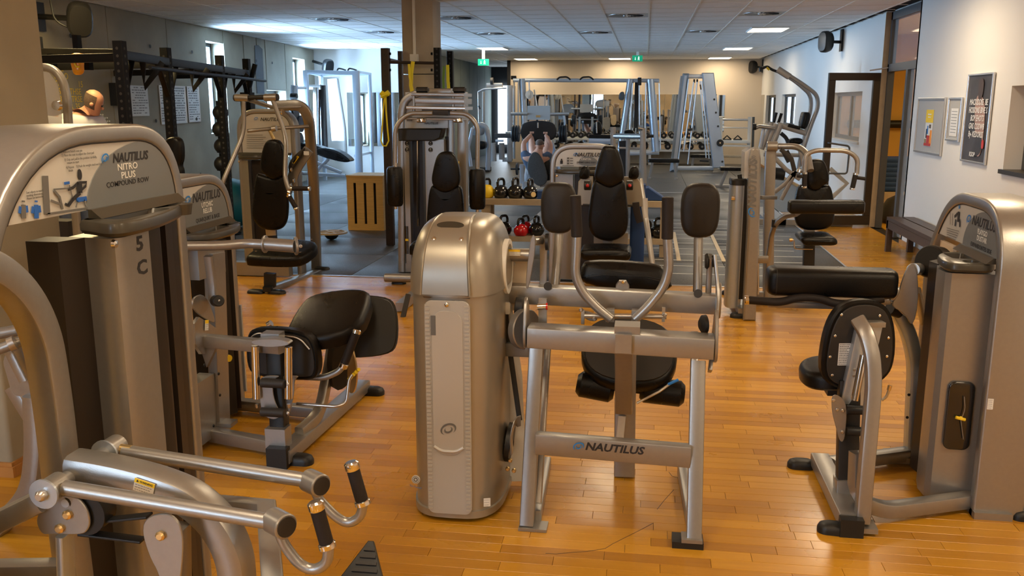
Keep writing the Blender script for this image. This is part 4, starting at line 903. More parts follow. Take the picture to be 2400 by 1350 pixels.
# rear big bar with end flanges
rb0, rb1 = Q(1158, 684, 3.75), Q(1680, 712, 3.75)
part(E_, 'swing_bar', 'silver', MB().bar([rb0, rb1], .075, .08, (0, 0, 1)))
part(E_, 'bar_plug', 'dark', MB().cyl(Q(1284, 671, 3.708), Q(1284, 671, 3.704), .018, 20)); part(E_, 'bar_plug', 'dark', MB().cyl(Q(1636, 688, 3.708), Q(1636, 688, 3.704), .018, 20))
plate(E_, 'left_flange', 'silver', [(1145, 660), (1146, 700), (1153, 704), (1158, 690), (1162, 640), (1172, 585), (1168, 572), (1160, 600)], 3.72, .02)
part(E_, 'end_flange', 'silver', MB().prism(smooth_outline([(-.05, -.06), (.05, -.06), (.06, .04), (.03, .09), (-.03, .09), (-.06, .04)], 2), rb1+V(.008, 0, 0), V(0, 1, 0), UZ, .012, .002))
part(E_, 'end_flange', 'silver', MB().prism(smooth_outline([(-.05, -.05), (.05, -.05), (.06, .03), (.03, .06), (-.03, .06), (-.06, .03)], 2), rb0-V(.008, 0, 0), V(0, 1, 0), UZ, .012, .002))
part(E_, 'label_tube', 'silver', MB().cyl(Q(1170, 596, 3.72), Q(1246, 598, 3.72), .028, 22)); sticker(E_, Q(1204, 592, 3.690), (1, .0, 0), UZ, .055, .026, 'yellow', 2)
plate(E_, 'link_plate', 'silver', [(1232, 673), (1238, 677), (1242, 660), (1253, 600), (1256, 560), (1250, 548), (1244, 560), (1236, 620)], 3.68, .014)
plate(E_, 'link_plate', 'silver', [(1264, 690), (1280, 690), (1282, 620), (1282, 560), (1272, 546), (1264, 560), (1266, 620)], 3.78, .014)
part(E_, 'link_disc', 'black', MB().cyl(Q(1279, 567, 3.76), Q(1286, 567, 3.76), .036, 22)); part(E_, 'link_spacer', 'steel', MB().cyl(Q(1250, 565, 3.72), Q(1268, 565, 3.76), .018, 14))
part(E_, 'bearing_block', 'cream_wall', MB().prism(smooth_outline([(-.05, -.24), (.05, -.24), (.05, .0), (.03, .03), (-.04, .03), (-.06, 0)], 1), Q(1215, 600, 3.80), (1, 0, 0), UZ, .05, .006)); bolts(E_, [Q(1204, 618, 3.772)], (0, -1, 0), .009, .007)
# foot pads and foam handles
for nm, c, w1, h1, tb_ in (('left oval pad on its silver stem', (1309, 487), .155, .225, ((1311, 545), (1298, 712))), ('right oval pad on its silver stem', (1641, 493), .165, .235, ((1637, 556), (1634, 730)))):
    po = Q(*c, 3.9); po_ = [(a*1., b) for a, b in ellipse(w1, h1, 28, 3.)]; po_ = [(a*(1+b*.25), b) for a, b in po_]
    part(E_, 'oval_pad', 'vinyl_grey', MB().pad(po_, po, (1, 0, 0), UZ, .06, .028, .01, .9), nm)
    part(E_, 'pad_stem', 'silver', MB().cyl(Q(*tb_[0], 3.92), Q(*tb_[1], 3.84), .020, 18))
for nm, pth, g in (('left foam handle', [(1432, 748), (1400, 722), (1365, 685), (1347, 645), (1350, 600), (1352, 550)], ((1352, 555), (1348, 458))), ('right foam handle', [(1488, 748), (1520, 718), (1556, 672), (1568, 630), (1566, 590), (1564, 555)], ((1564, 560), (1565, 462)))):
    part(E_, 'handle_tube', 'silver', MB().tube([Q(a, b, 3.62) for a, b in pth], .0195, 16, .09)); part(E_, 'foam_grip', 'foam', MB().cyl(Q(*g[0], 3.62), Q(*g[1], 3.62), .0235, 20, ch=.003), nm)
    part(E_, 'grip_bore', 'dark', MB().cyl(Q(*g[1], 3.62), Q(*g[1], 3.62)+UZ*.001, .009, 12))
part(E_, 'handle_clamp', 'steel', MB().cyl(Q(1370, 740, 3.66), Q(1562, 742, 3.66), .011, 14).box(Q(1362, 728, 3.65), Q(1370, 758, 3.67)).box(Q(1552, 722, 3.65), Q(1558, 752, 3.67))); bolts(E_, [Q(1362, 726, 3.65), Q(1393, 748, 3.65), Q(1558, 738, 3.65)], (0, -1, 0), .009, .008)
part(E_, 'clamp_block', 'silver', MB().cbox(Q(1430, 738, 3.66), .035, .05, .05)); part(E_, 'clamp_block', 'silver', MB().cbox(Q(1490, 740, 3.66), .035, .05, .05))
plate(E_, 'clamp_plate', 'silver', [(1366, 725), (1395, 735), (1402, 748), (1392, 755), (1366, 745)], 3.68, .008)
# chest pad
cp = Q(1465, 642, 3.98)
part(E_, 'chest_pad', 'vinyl', MB().pad(smooth_outline([(-.20, -.07), (-.20, .02), (-.17, .06), (.14, .06), (.19, .02), (.22, -.08)], 2), cp, (1, .0, -.03), V(0, .25, 1), .09, .035, .008)); part(E_, 'pad_seam', 'black', MB().tube([cp+V(-.17, -.052, -.01), cp+V(-.1, -.056, .004), cp+V(.1, -.056, .002), cp+V(.18, -.052, -.015)], .0018, 6))
part(E_, 'pad_bracket', 'silver', MB().prism([(-.03, -.035), (.03, -.035), (.028, .0), (.015, .02), (-.015, .02), (-.028, .0)], Q(1459, 668, 3.78), (1, 0, 0), UZ, .03, .003)); bolts(E_, [Q(1460, 661, 3.76)], (0, -1, 0), .008, .006, 'chrome')
# centre post, seat and rollers behind
part(E_, 'centre_post', 'silver', MB().bar([V(-.05, 3.93, .01), V(-.06, 3.93, .70)], .095, .06, (0, 1, 0))); part(E_, 'post_bracket', 'silver', MB().cbox(Q(1461, 806, 3.44), .065, .012, .075)); part(E_, 'slide_plate', 'silver', MB().bar([Q(1462, 800, 3.6), Q(1462, 965, 3.86)], .075, .03, (0, 1, 0))); part(E_, 'inner_post', 'panel_face', MB().bar([Q(1458, 975, 3.885), Q(1453, 1025, 3.885)], .036, .012, (0, 1, 0)))
part(E_, 'top_clip', 'silver', MB().box(Q(1440, 765, 3.46), Q(1500, 773, 3.56)))
so = smooth_outline([(-.23, -.10), (-.22, .10), (-.12, .19), (.12, .19), (.22, .10), (.23, -.10), (.12, -.2), (-.12, -.2)], 2)
part(E_, 'seat', 'vinyl', MB().pad(so, Q(1474, 826, 4.16), (1, 0, -.04), V(0, .75, .66), .07, .03, .008)); part(E_, 'seat_underside', 'dark', MB().prism(inset(so if area2(so) > 0 else so[::-1], .02), Q(1474, 826, 4.16)-V(0, -.66, .75)*-.04, (1, 0, -.04), V(0, .75, .66), .01))
for (a, b), nm in ((((1352, 898), (1440, 915)), 'left ankle roller'), (((1500, 912), (1604, 924)), 'right ankle roller')):
    part(E_, 'ankle_roller', 'vinyl', MB().cyl(Q(*a, 4.1), Q(*b, 4.1), .062, 24, ch=.02), nm)
part(E_, 'roller_axle', 'black', MB().cyl(Q(1440, 908, 4.1), Q(1505, 916, 4.1), .016, 12)); part(E_, 'release_lever', 'steel', MB().tube([Q(1492, 945, 3.95), Q(1545, 918, 3.98), Q(1570, 900, 4.0)], .006, 8)); part(E_, 'lever_tip', 'ink_blue', MB().bar([Q(1566, 901, 4.0), Q(1590, 890, 4.0)], .018, .012))
# belt, pulleys and joints between housing and frame
part(E_, 'belt_clamp', 'panel_face', MB().prism(rrect(.036, .05, .008, 2), Q(1186, 722, 3.62), (1, 0, 0), UZ, .014)); part(E_, 'belt', 'black', MB().bar([Q(1186, 740, 3.64), Q(1192, 800, 3.64), Q(1218, 985, 3.6)], .022, .006, (0, 1, 0), rr=.001)); part(E_, 'belt_lug', 'black', MB().bar([Q(1184, 738, 3.63), Q(1186, 770, 3.64)], .03, .014, (0, 1, 0)))
part(E_, 'pulley', 'black', MB().cyl(Q(1188, 1035, 3.62), Q(1200, 1037, 3.62), .085, 28)); part(E_, 'pulley_guard', 'silver', MB().sweep(fillet([Q(1200, 1062, 3.56), Q(1197, 1020, 3.56), Q(1206, 990, 3.58), Q(1220, 986, 3.6)], .05), rrect(.05, .006, .002, 1), (1, 0, 0))); part(E_, 'pulley_mount', 'dark', MB().cyl(Q(1165, 1035, 3.66), Q(1195, 1037, 3.64), .04, 18)); bolts(E_, [Q(1196, 1078, 3.56), Q(1205, 1102, 3.56), Q(1190, 1098, 3.56)], (0, -1, 0), .01, .014, 'brass')
part(E_, 'joint_disc', 'silver', MB().cyl(Q(1222, 770, 3.62), Q(1236, 772, 3.60), .085, 28, ch=.004)); part(E_, 'joint_beam', 'silver', MB().bar([Q(1180, 815, 3.66), Q(1262, 818, 3.60)], .07, .06)); part(E_, 'bearing_wheel', 'dark', MB().cyl(Q(1208, 718, 3.66), Q(1228, 720, 3.66), .042, 24, ch=.004))
part(E_, 'knurled_knob', 'chrome', MB().cyl(Q(1260, 719, 3.60), Q(1280, 718, 3.60), .013, 16)); part(E_, 'red_knob_ring', 'red', MB().cyl(Q(1280, 718, 3.60), Q(1284, 718, 3.60), .015, 16)); part(E_, 'pin_plate', 'silver', MB().box(Q(1262, 700, 3.62), Q(1282, 760, 3.64)))
# right lever arm with black knobs
part(E_, 'side_lever', 'silver', MB().bar(fillet([Q(1664, 600, 3.78), Q(1662, 640, 3.8), Q(1660, 690, 3.8)], .05), .022, .05, (0, 1, 0))); part(E_, 'lever_knob', 'black', MB().cyl(Q(1652, 612, 3.78), Q(1662, 612, 3.78), .033, 22, ch=.006)); part(E_, 'lever_knob', 'black', MB().cyl(Q(1668, 612, 3.78), Q(1676, 612, 3.78), .026, 22, ch=.004))
part(E_, 'side_strip', 'silver', MB().bar(fillet([Q(1675, 598, 3.76), Q(1684, 690, 3.72), Q(1676, 760, 3.62), Q(1664, 870, 3.52)], .1), .014, .05, (0, 1, 0))); part(E_, 'side_bumper', 'black', MB().lathe([(.04, 0), (.038, .014), (.02, .026), (.001, .028)], Q(1654, 760, 3.6), (-1, -.3, 0)))
# ================================================================== second tower machine on the left
G_ = thing('leg_machine', (-2.0, 4.25, 0), 'selector machine behind the compound row machine with a tilted seat, footplate and angled tube', 'exercise machine')
F, u = tower(G_, (-2.2, 4.18, 0), (1, 0, 0), .80, 1.345, 1.10, -.14, D=.22, th=.052, rl=.2, rr=.27, lines=('UTCHIC\nRELUB', 'QUARQURT & BASE'), tro=[(-.2, -.03), (-.2, .06), (-.12, .14), (.05, .155), (.2, .13), (.33, .06), (.37, 0), (.37, -.03)], txt=.82, tx=-.01)
part(G_, 'front_shroud', 'silver', MB().prism([(-.16, -.05), (-.16, .07), (.08, .09), (.08, -.05)], F(0, 0, .93), u, V(1, 0, 0), .16))
part(G_, 'dark_shroud', 'shroud_dark', MB().prism([(.10, -.12), (.10, .02), (.17, .06), (.19, .0), (.22, .0), (.24, .05), (.32, .0), (.32, -.12)], F(0, 0, .53), u, V(1, 0, 0), .95))
part(G_, 'pin_plug', 'yellow', MB().cyl(X(528, 838, -2.13), X(538, 840, -2.10), .018, 12))
part(G_, 'weight_stack', 'black', MB().box((-2.34, 4.26, .06), (-2.2, 4.44, .5)))
xplate(G_, 'front_post_plate', 'silver', [(487, 595), (517, 590), (530, 1005), (505, 1010)], -2.13, .05, 0)
part(G_, 'lower_cover', 'silver', MB().box((-2.2, 3.86, .04), (-2.12, 4.08, .36))); part(G_, 'guide_rod', 'chrome', MB().cyl(V(-2.2, 3.98, .4), V(-2.2, 3.98, 1.0), .01, 10).cyl(V(-2.2, 4.03, .4), V(-2.2, 4.03, 1.0), .01, 10))
bolts(G_, [X(512, 876, -2.10), X(515, 926, -2.10), X(478, 856, -2.10), X(500, 998, -2.1)], (1, 0, 0), .008, .006, 'black')
# tube arm with cylinder end
q = [X(440, 578, -2.02), Y(520, 582, 4.02), Y(585, 572, 4.05), Y(640, 572, 4.05)]
part(G_, 'angled_tube', 'silver', MB().tube([Y(415, 577, 3.92), Y(520, 576, 4.02), Y(580, 570, 4.08), Y(640, 574, 4.08)], .0235, 16, .1))
e0, e1 = Y(622, 572, 4.08), Y(692, 577, 4.08)
part(G_, 'tube_sleeve', 'silver', MB().cyl(e0, e1, .0315, 22)); part(G_, 'sleeve_flange', 'silver', MB().cyl(e0-V(.006, 0, 0), e0+V(.004, 0, 0), .043, 26, ch=.002)); part(G_, 'sleeve_end_plate', 'silver', MB().prism(smooth_outline([(-.045, -.02), (-.03, .045), (.02, .045), (.052, 0), (.02, -.042), (-.03, -.045)], 2), e1+V(.004, 0, 0), V(.5, -.85, 0), UZ, .012, .002)); bolts(G_, [Y(704, 577, 4.05)], (.6, -.8, 0), .009, .008)
part(G_, 'counter_lever', 'silver', MB().bar(fillet([X(488, 600, -2.06), X(497, 660, -2.06), X(500, 705, -2.06)], .1), .03, .04, (1, 0, 0))); part(G_, 'lever_roller', 'black', MB().cyl(X(505, 705, -2.04), X(513, 705, -2.0), .028, 20, ch=.004)); bolts(G_, [X(513, 705, -2.0)], (1, 0, 0), .006, .006)
xplate(G_, 'cam_plate', 'silver', [(450, 695), (480, 688), (502, 745), (500, 760), (450, 728)], -2.09, .01); xplate(G_, 'cam_cover', 'silver', [(450, 735), (500, 765), (512, 780), (510, 830), (455, 830)], -2.10, .02, 1)
sticker(G_, X(484, 762, -2.085), (0, 1, -.2), (0, .2, 1), .035, .05, 'yellow', 3)
# base
fr = [V(-2.24, 3.86, .05), V(-1.66, 3.93, .05)]
part(G_, 'front_rail', 'silver', MB().bar([V(-2.3, 4.08, .05), V(-1.70, 3.92, .05)], .06, .065)); part(G_, 'rear_rail', 'silver', MB().bar([V(-2.2, 4.5, .05), V(-1.62, 4.42, .05)], .06, .06)); part(G_, 'long_rail', 'silver', MB().bar([V(-1.665, 3.80, .05), V(-1.62, 4.93, .05)], .085, .065)); part(G_, 'rail_end', 'black', MB().cbox(V(-1.68, 3.80, .05), .10, .05, .1))
for c in ((-1.60, 3.86, 0), (-1.56, 4.92, 0), (-2.14, 4.62, 0)): part(G_, 'rubber_foot', 'black', foot(MB(), c, (1, 0, 0), .14, .08, .045))
part(G_, 'foot_bracket', 'silver', MB().cbox(V(-2.10, 4.10, .09), .12, .08, .02))
part(G_, 'seat_post', 'black', MB().bar([V(-1.70, 3.88, .10), V(-1.72, 3.93, .62)], .075, .07, (0, 1, 0))); part(G_, 'post_socket', 'silver', MB().cbox(V(-1.70, 3.86, .12), .10, .08, .12)); part(G_, 'post_sleeve', 'silver', MB().cbox(Y(640, 800, 3.9), .09, .07, .09)); 
part(G_, 'seat_arm', 'silver', MB().bar([V(-2.14, 3.98, .56), V(-1.66, 3.86, .575)], .055, .06)); part(G_, 'arm_gusset', 'silver', MB().prism([(0, 0), (.09, 0), (.03, -.10)], V(-2.12, 3.97, .53), (1, -.2, 0), UZ, .02)); plate(G_, 'spring_plate', 'silver', [(590, 795), (640, 790), (678, 796), (685, 806), (640, 812), (600, 806)], 3.83, .05)
for a, b in (((598, 810), (602, 935)), ((676, 812), (676, 935))):
    part(G_, 'spring_cylinder', 'chrome', MB().cyl(Y(*a, 3.83), Y(*b, 3.82), .0195, 16, ch=.003)); bolts(G_, [Y(b[0], b[1]+12, 3.82)], (0, 0, -1), .009, .02)
for dx in (0, 1):
    plate(G_, 'pivot_plate', 'silver', [(607+dx*44, 895), (617+dx*44, 880), (660+dx*44, 880), (690, 890) if dx else (640, 890), (690, 925) if dx else (640, 930), (660+dx*18, 975), (640+dx*24, 985), (612+dx*44, 970)], 3.84+dx*.06, .007)
for py in (897, 965): part(G_, 'slide_roller', 'dark', MB().cyl(Y(612, py, 3.81), Y(668, py+3, 3.81), .022, 18, ch=.003)); bolts(G_, [Y(675, py+3, 3.80)], (0, -1, 0), .008, .006)
part(G_, 'curved_support', 'silver', MB().bar(fillet([V(-1.66, 4.02, .09), V(-1.62, 4.20, .12), V(-1.59, 4.34, .42), V(-1.585, 4.40, .62)], .12), .06, .05, (1, 0, 0), rr=.01))
# back pad seen from behind, big seat cushion and footplate
bo = smooth_outline([(-.185, -.09), (-.175, .07), (-.12, .115), (.13, .115), (.20, .06), (.21, -.10), (.15, -.14), (-.14, -.14)], 2)
bc = Y(658, 822, 4.0)
part(G_, 'back_pad', 'vinyl', MB().pad([(-a, b) for a, b in bo], bc+V(0, .02, 0), (-1, .12, 0), UZ, .075, .03, .006)); part(G_, 'back_board', 'dark', MB().prism(inset(bo if area2(bo) > 0 else bo[::-1], .02), bc-V(0, .02, 0), (1, -.12, 0), UZ, .01)); part(G_, 'board_tube', 'steel', MB().tube([bc+V(-.16, -.03, .04), bc+V(-.11, -.032, .095), bc+V(.12, -.055, .085), bc+V(.17, -.06, .03)], .004, 8, .04))
so = smooth_outline([(-.20, -.20), (-.17, .12), (-.10, .2), (.14, .2), (.22, .12), (.19, -.20)], 2)
part(G_, 'seat', 'vinyl', MB().pad(so, V(-1.55, 4.20, .635), V(.96, .1, .12), V(-.1, .90, .42), .085, .035, .01))
fo = smooth_outline([(-.19, -.10), (-.16, .15), (-.12, .17), (.12, .16), (.18, .11), (.19, -.09), (.14, -.15), (-.1, -.16)], 2)
part(G_, 'footplate', 'black', MB().prism(fo, Y(845, 768, 4.42), V(1, .25, 0), V(-.05, .3, 1), .02, .003)); part(G_, 'footplate_edge', 'dark', MB().prism(inset(fo if area2(fo) > 0 else fo[::-1], -.004), Y(845, 768, 4.42)+V(.005, .014, 0), V(1, .25, 0), V(-.05, .3, 1), .008))
part(G_, 'hinge_block', 'black', MB().prism(smooth_outline([(-.07, -.14), (-.05, .12), (.02, .14), (.06, .0), (.03, -.13)], 2), Y(797, 850, 4.3), V(.7, .7, 0), UZ, .06)); part(G_, 'notched_plate', 'brass', MB().prism(smooth_outline([(-.05, -.12), (-.045, .03), (-.02, .13), (.0, .13), (.03, .05), (.035, -.04), (.0, -.12)], 2), Y(828, 870, 4.18), V(.8, -.6, 0), UZ, .008)); 
for k in range(4): part(G_, 'adjusting_tooth', 'yellow', MB().cyl(Y(818+k*6, 888-k*6, 4.15), Y(823+k*6, 884-k*6, 4.13), .009, 10))
q0 = [Y(695, 882, 4.05), Y(760, 886, 4.05), Y(795, 870, 4.05), Y(808, 852, 4.06)]
part(G_, 'handle_tube', 'silver', MB().tube(q0+[Y(835, 780, 4.08)], .016, 14, .06)); part(G_, 'grip', 'foam', MB().cyl(Y(807, 852, 4.06), Y(834, 782, 4.08), .0215, 18, ch=.003)); part(G_, 'grip_cap', 'chrome', MB().cyl(Y(834, 783, 4.08), Y(837, 772, 4.085), .022, 18, ch=.004)); part(G_, 'grip_collar', 'chrome', MB().cyl(Y(803, 862, 4.06), Y(808, 851, 4.06), .022, 18, ch=.003))
part(G_, 'far_grip_cap', 'chrome', MB().cyl(Y(628, 762, 4.25), Y(636, 757, 4.25), .017, 14)); part(G_, 'foot_lever', 'steel', MB().tube([Y(695, 946, 4.0), Y(790, 953, 4.0), Y(812, 945, 4.02), Y(818, 890, 4.05), Y(826, 878, 4.06)], .008, 10, .03)); part(G_, 'tower_edge', 'silver_cool', MB().box((-2.20, 4.57, .1), (-2.19, 4.585, .6)))
# ------------------------------------------------------------------ helpers for the machines of the second row
def T(t, name, m, pix, y, r, fr=0, n=12, label=None):            # round tube through surveyed points at depth y (number or list)
    ys = y if isinstance(y, (list, tuple)) else [y]*len(pix)
    return part(t, name, m, MB().tube([Y(a, b, c) for (a, b), c in zip(pix, ys)], r, n, fr), label)
def B(t, name, m, pix, y, w_, h_, up=(0, 1, 0), fr=0, rr=.006, label=None):
    ys = y if isinstance(y, (list, tuple)) else [y]*len(pix)
    return part(t, name, m, MB().bar([Y(a, b, c) for (a, b), c in zip(pix, ys)], w_, h_, up, fr, rr), label)
def PD(t, name, m, pix, y, th=.06, r=.025, dome=.01, tilt=0., sm_=2, label=None):   # cushion facing the camera side
    P = [Y(a, b, y) for a, b in pix]; c = sum(P, Vector())/len(P)
    out = [((p-c).x, (p-c).z) for p in P]
    out = smooth_outline(out, sm_) if sm_ else out
    return part(t, name, m, MB().pad(out, c, (1, 0, 0), V(0, math.sin(tilt), math.cos(tilt)), th, r, dome), label)
def C(t, name, m, a, b, ya_, r, n=16, ch=0, yb_=None, label=None):
    return part(t, name, m, MB().cyl(Y(*a, ya_), Y(*b, ya_ if yb_ is None else yb_), r, n, ch=ch), label)
def BX(t, name, m, a, b, y0, y1, label=None):                    # box between two pixel corners (on its front face) and two depths
    p, q = Y(*a, y0), Y(*b, y0); return part(t, name, m, MB().box((p.x, y0, p.z), (q.x, y1, q.z)), label)
def BXG(t, name, m, a, b, y0, y1):
    p, q = Y(*a, y0), Y(*b, y0); return part(t, name, m, MB().box((p.x, y0, 0.005), (q.x, y1, p.z)))
def grip(t, a, b, y, r=.019, tip='chrome', yb_=None):
    y2 = y if yb_ is None else yb_; p, q = Y(*a, y), Y(*b, y2); d = (q-p).normalized()
    g_ = part(t, 'grip', 'foam', MB().cyl(p, q, r, 14, ch=.002)); part(g_, 'grip_cap', tip, MB().cyl(q, q+d*.016, r*1.08, 14, ch=.003)); part(g_, 'grip_collar', tip, MB().cyl(p-d*.014, p, r*1.08, 14))
# ================================================================== vertical press, left of centre
H_ = thing('chest_press_machine', (-3.3, 8.1, 0), 'vertical chest press with two bent handle arms, left of the slotted wooden box', 'exercise machine')
yt = 8.45
F, u = tower(H_, (Y(622, 300, yt).x, yt, 0), (0, -1, 0), .60, Y(620, 255, yt).z, Y(600, 358, yt).z, -.29, D=.14, th=.045, rl=.2, rr=.2, dome=False, lines=None, sh=[(-.25, -.05), (-.25, .05), (-.16, .09), (-.16, -.05)],
             dk=[(-.15, -.1), (-.15, .03), (.02, .03), (.02, -.1)], tro=[(-.28, -.03), (-.28, .07), (-.2, .12), (-.02, .12), (.0, .05), (.0, -.03)])
text(H_, 'NAUTILUS', Y(635, 280, yt-.01), (1, 0, 0), UZ, .045, 'ink', 'maker_lettering', .25, .022, 1.05); swirl(H_, Y(600, 279, yt-.01), (1, 0, 0), UZ, .018)
for k in range(7): part(H_, 'instruction_print', 'ink_grey', MB().box(Y(578, 316+k*5, yt-.005), Y(596+(k*7) % 13+20, 317.2+k*5, yt-.004)))
B(H_, 'right_frame', 'silver', [(645, 248), (706, 246), (724, 275), (736, 440), (742, 632)], [8.3, 8.3, 8.35, 8.6, 8.85], .10, .055, fr=.12, rr=.012)
C(H_, 'left_roller', 'silver', (552, 229), (583, 230), 7.9, .034, ch=.004); C(H_, 'right_roller', 'silver', (620, 229), (649, 228), 7.9, .034, ch=.004); C(H_, 'roller_cap', 'dark', (549, 229), (552, 229), 7.9, .03); C(H_, 'roller_cap', 'dark', (649, 228), (652, 228), 7.9, .03)
C(H_, 'cross_bar', 'black', (583, 229), (620, 228), 7.9, .022); B(H_, 'top_plate', 'silver', [(590, 236), (640, 252), (700, 250)], [7.9, 8.1, 8.3], .10, .025, up=(0, 0, 1))
T(H_, 'left_arm', 'silver', [(571, 236), (572, 312), (523, 425), (519, 450)], [7.9, 7.9, 7.7, 7.7], .0205, .12, 14); T(H_, 'right_arm', 'silver', [(640, 236), (671, 322), (668, 420), (680, 453)], [7.9, 7.9, 7.7, 7.7], .0205, .12, 14)
T(H_, 'linkage_tube', 'silver', [(580, 307), (640, 301), (722, 296)], [7.95, 8.0, 8.3], .017); C(H_, 'linkage_collar', 'steel', (638, 302), (648, 301), 7.97, .027); B(H_, 'linkage_drop', 'brass', [(632, 305), (642, 326)], 8.0, .03, .02); C(H_, 'link_knob', 'chrome', (661, 264), (664, 264), 8.05, .03)
PD(H_, 'head_cushion', 'vinyl', [(620, 332), (640, 325), (662, 332), (674, 395), (668, 410), (642, 424), (622, 410), (608, 392)], 7.9, .07, .03)
PD(H_, 'back_cushion', 'vinyl', [(600, 405), (612, 408), (640, 417), (664, 408), (674, 412), (676, 500), (668, 530), (650, 541), (616, 538), (596, 520), (590, 495)], 7.93, .07, .035)
B(H_, 'cushion_post', 'steel', [(634, 535), (636, 552)], 7.98, .10, .02)
B(H_, 'cam_plate', 'silver', [(724, 350), (690, 400), (680, 440)], 8.05, .10, .02, up=(0, 1, 0), fr=.1); PD(H_, 'cam_gear', 'dark', [(676, 378), (712, 345), (716, 350), (690, 392), (678, 410)], 8.0, .03, .008); sticker(H_, Y(718, 359, 7.99), (1, 0, 0), UZ, .05, .035, None, 2); B(H_, 'cam_stripe', 'yellow', [(687, 383), (699, 366)], 7.98, .02, .008)
for px, py in ((682, 398), (688, 423), (681, 434)): C(H_, 'cam_bolt', 'chrome', (px, py), (px+2, py), 7.95, .02)
grip(H_, (686, 442), (723, 442), 7.65, .021); grip(H_, (678, 460), (693, 487), 7.6, .021); C(H_, 'grip_joint', 'chrome', (676, 450), (682, 452), 7.65, .03)
st = Y(668, 592, 7.75)
so = smooth_outline([(-.31, -.19), (-.26, .10), (-.16, .22), (.16, .22), (.30, .12), (.26, -.15), (.16, -.22), (-.25, -.22)], 2)
part(H_, 'seat', 'vinyl', MB().pad(so, st, (1, 0, 0), V(0, .93, .25), .10, .04, .006)); 
for a, b in ((-.22, -.14), (.2, -.14), (.2, .16)): part(H_, 'seat_stud', 'chrome', MB().cyl(st+V(a, b*.96, .065+b*.25), st+V(a, b*.96, .068+b*.25), .012, 12))
B(H_, 'seat_post', 'black', [(633, 640), (633, 672)], 7.62, .10, .06); B(H_, 'base_rail', 'silver', [(630, 680), (745, 640)], [7.6, 8.7], .08, .07, up=(0, 0, 1)); B(H_, 'rail_cap', 'black', [(628, 672), (628, 683)], 7.55, .08, .06)
for c in (Z(600, 687), Z(650, 688), Z(755, 632)): part(H_, 'rubber_foot', 'black', foot(MB(), c, (1, 0, 0), .16, .09, .035))
part(H_, 'rear_rail', 'silver', MB().box((-4.1, 8.3, .01), (-3.45, 8.4, .14))); part(H_, 'clear_cup', 'clear', MB().lathe([(.02, .0), (.06, .012), (.065, .03), (.05, .045), (.001, .05)], st+V(-.02, .02, .07), (0, 0, 1), 24))
# ================================================================== pec fly
I_ = thing('pec_fly_machine', (-2.0, 8.4, 0), 'pec fly machine with two hanging black roll pads, directly right of the slotted wooden box', 'exercise machine')
yt = 8.75
B(I_, 'left_post', 'silver', [(945, 635), (943, 262), (952, 232), (985, 216), (1060, 216)], yt, .07, .14, fr=.18, rr=.012)
BX(I_, 'instruction_panel', 'panel_face', (949, 280), (1050, 300), yt-.06, yt-.05); text(I_, 'NAUTILUS', Y(1010, 289, yt-.065), (1, 0, 0), UZ, .03, 'ink', 'maker_lettering', .25, .02)
BX(I_, 'hood_sheet', 'panel_face', (950, 216), (1096, 282), yt-.0, yt+.02); BX(I_, 'warning_sign', 'ink_grey', (953, 273), (966, 284), yt-.085, yt-.08)
tr_ = [(948, 300), (1050, 300), (1044, 322), (1030, 328), (950, 328)]
part(I_, 'accessory_tray', 'black', MB().prism([((Y(a, b, yt).x+1.95), (Y(a, b, yt).z)) for a, b in tr_], V(-1.95, yt-.16, 0), (1, 0, 0), UZ, .18, .01))
BX(I_, 'front_shroud', 'silver', (997, 327), (1043, 520), yt-.16, yt); BX(I_, 'left_shroud', 'silver', (946, 327), (965, 636), yt-.14, yt); BX(I_, 'dark_core', 'shroud_dark', (966, 327), (996, 630), yt-.05, yt+.05); part(I_, 'guide_rod', 'chrome', MB().cyl(Y(978, 330, yt-.08), Y(979, 530, yt-.08), .008, 8)); BX(I_, 'dark_side', 'shroud_dark', (1043, 320), (1054, 520), yt-.05, yt+.05)
for px in (954, 1009):
    for py in (336, 351): part(I_, 'step_icon', 'black', MB().cyl(Y(px, py, yt-.17), Y(px, py, yt-.162), .022, 18)); part(I_, 'icon_figure', 'ink_white', MB().ball(Y(px, py-2, yt-.172), .005, 5).bar([Y(px, py-1, yt-.172), Y(px-1, py+3, yt-.172), Y(px+3, py+4, yt-.172)], .004, .002))
B(I_, 'yellow_lever', 'yellow', [(948, 312), (953, 325)], yt-.18, .02, .02); B(I_, 'selector_slot', 'black_gloss', [(952, 530), (953, 595)], yt-.145, .04, .01); BX(I_, 'yellow_tag', 'yellow', (950, 560), (957, 565), yt-.16, yt-.15)
B(I_, 'right_post', 'silver', [(1085, 640), (1085, 280)], yt, .09, .12); B(I_, 'inner_post', 'silver', [(1057, 520), (1056, 280)], yt, .075, .08); B(I_, 'yellow_pin', 'yellow', [(1074, 378), (1073, 387)], yt-.1, .02, .03)
yh = 8.35
for a, b, h0, m_ in (((975, 221), (1097, 223), .03, 'silver'), ((984, 236), (1097, 238), .05, 'silver'), ((964, 252), (1099, 254), .03, 'steel'), ((1000, 262), (1060, 264), .05, 'dark'), ((960, 277), (1090, 279), .015, 'silver')):
    B(I_, 'head_plate', m_, [a, b], yh+.1, h0, .38)
for px in (990, 1077): C(I_, 'cam_disc', 'black', (px-13, 211), (px+13, 211), yh+.05, .028, 18); part(I_, 'cam_wheel', 'dark', MB().cyl(Y(px, 214, yh), Y(px, 210, yh)+V(0, 0, .012), .065, 22))
for px in (1088, 970, 1062): B(I_, 'head_strut', 'silver', [(px, 225), (px, 262)], yh, .025, .03)
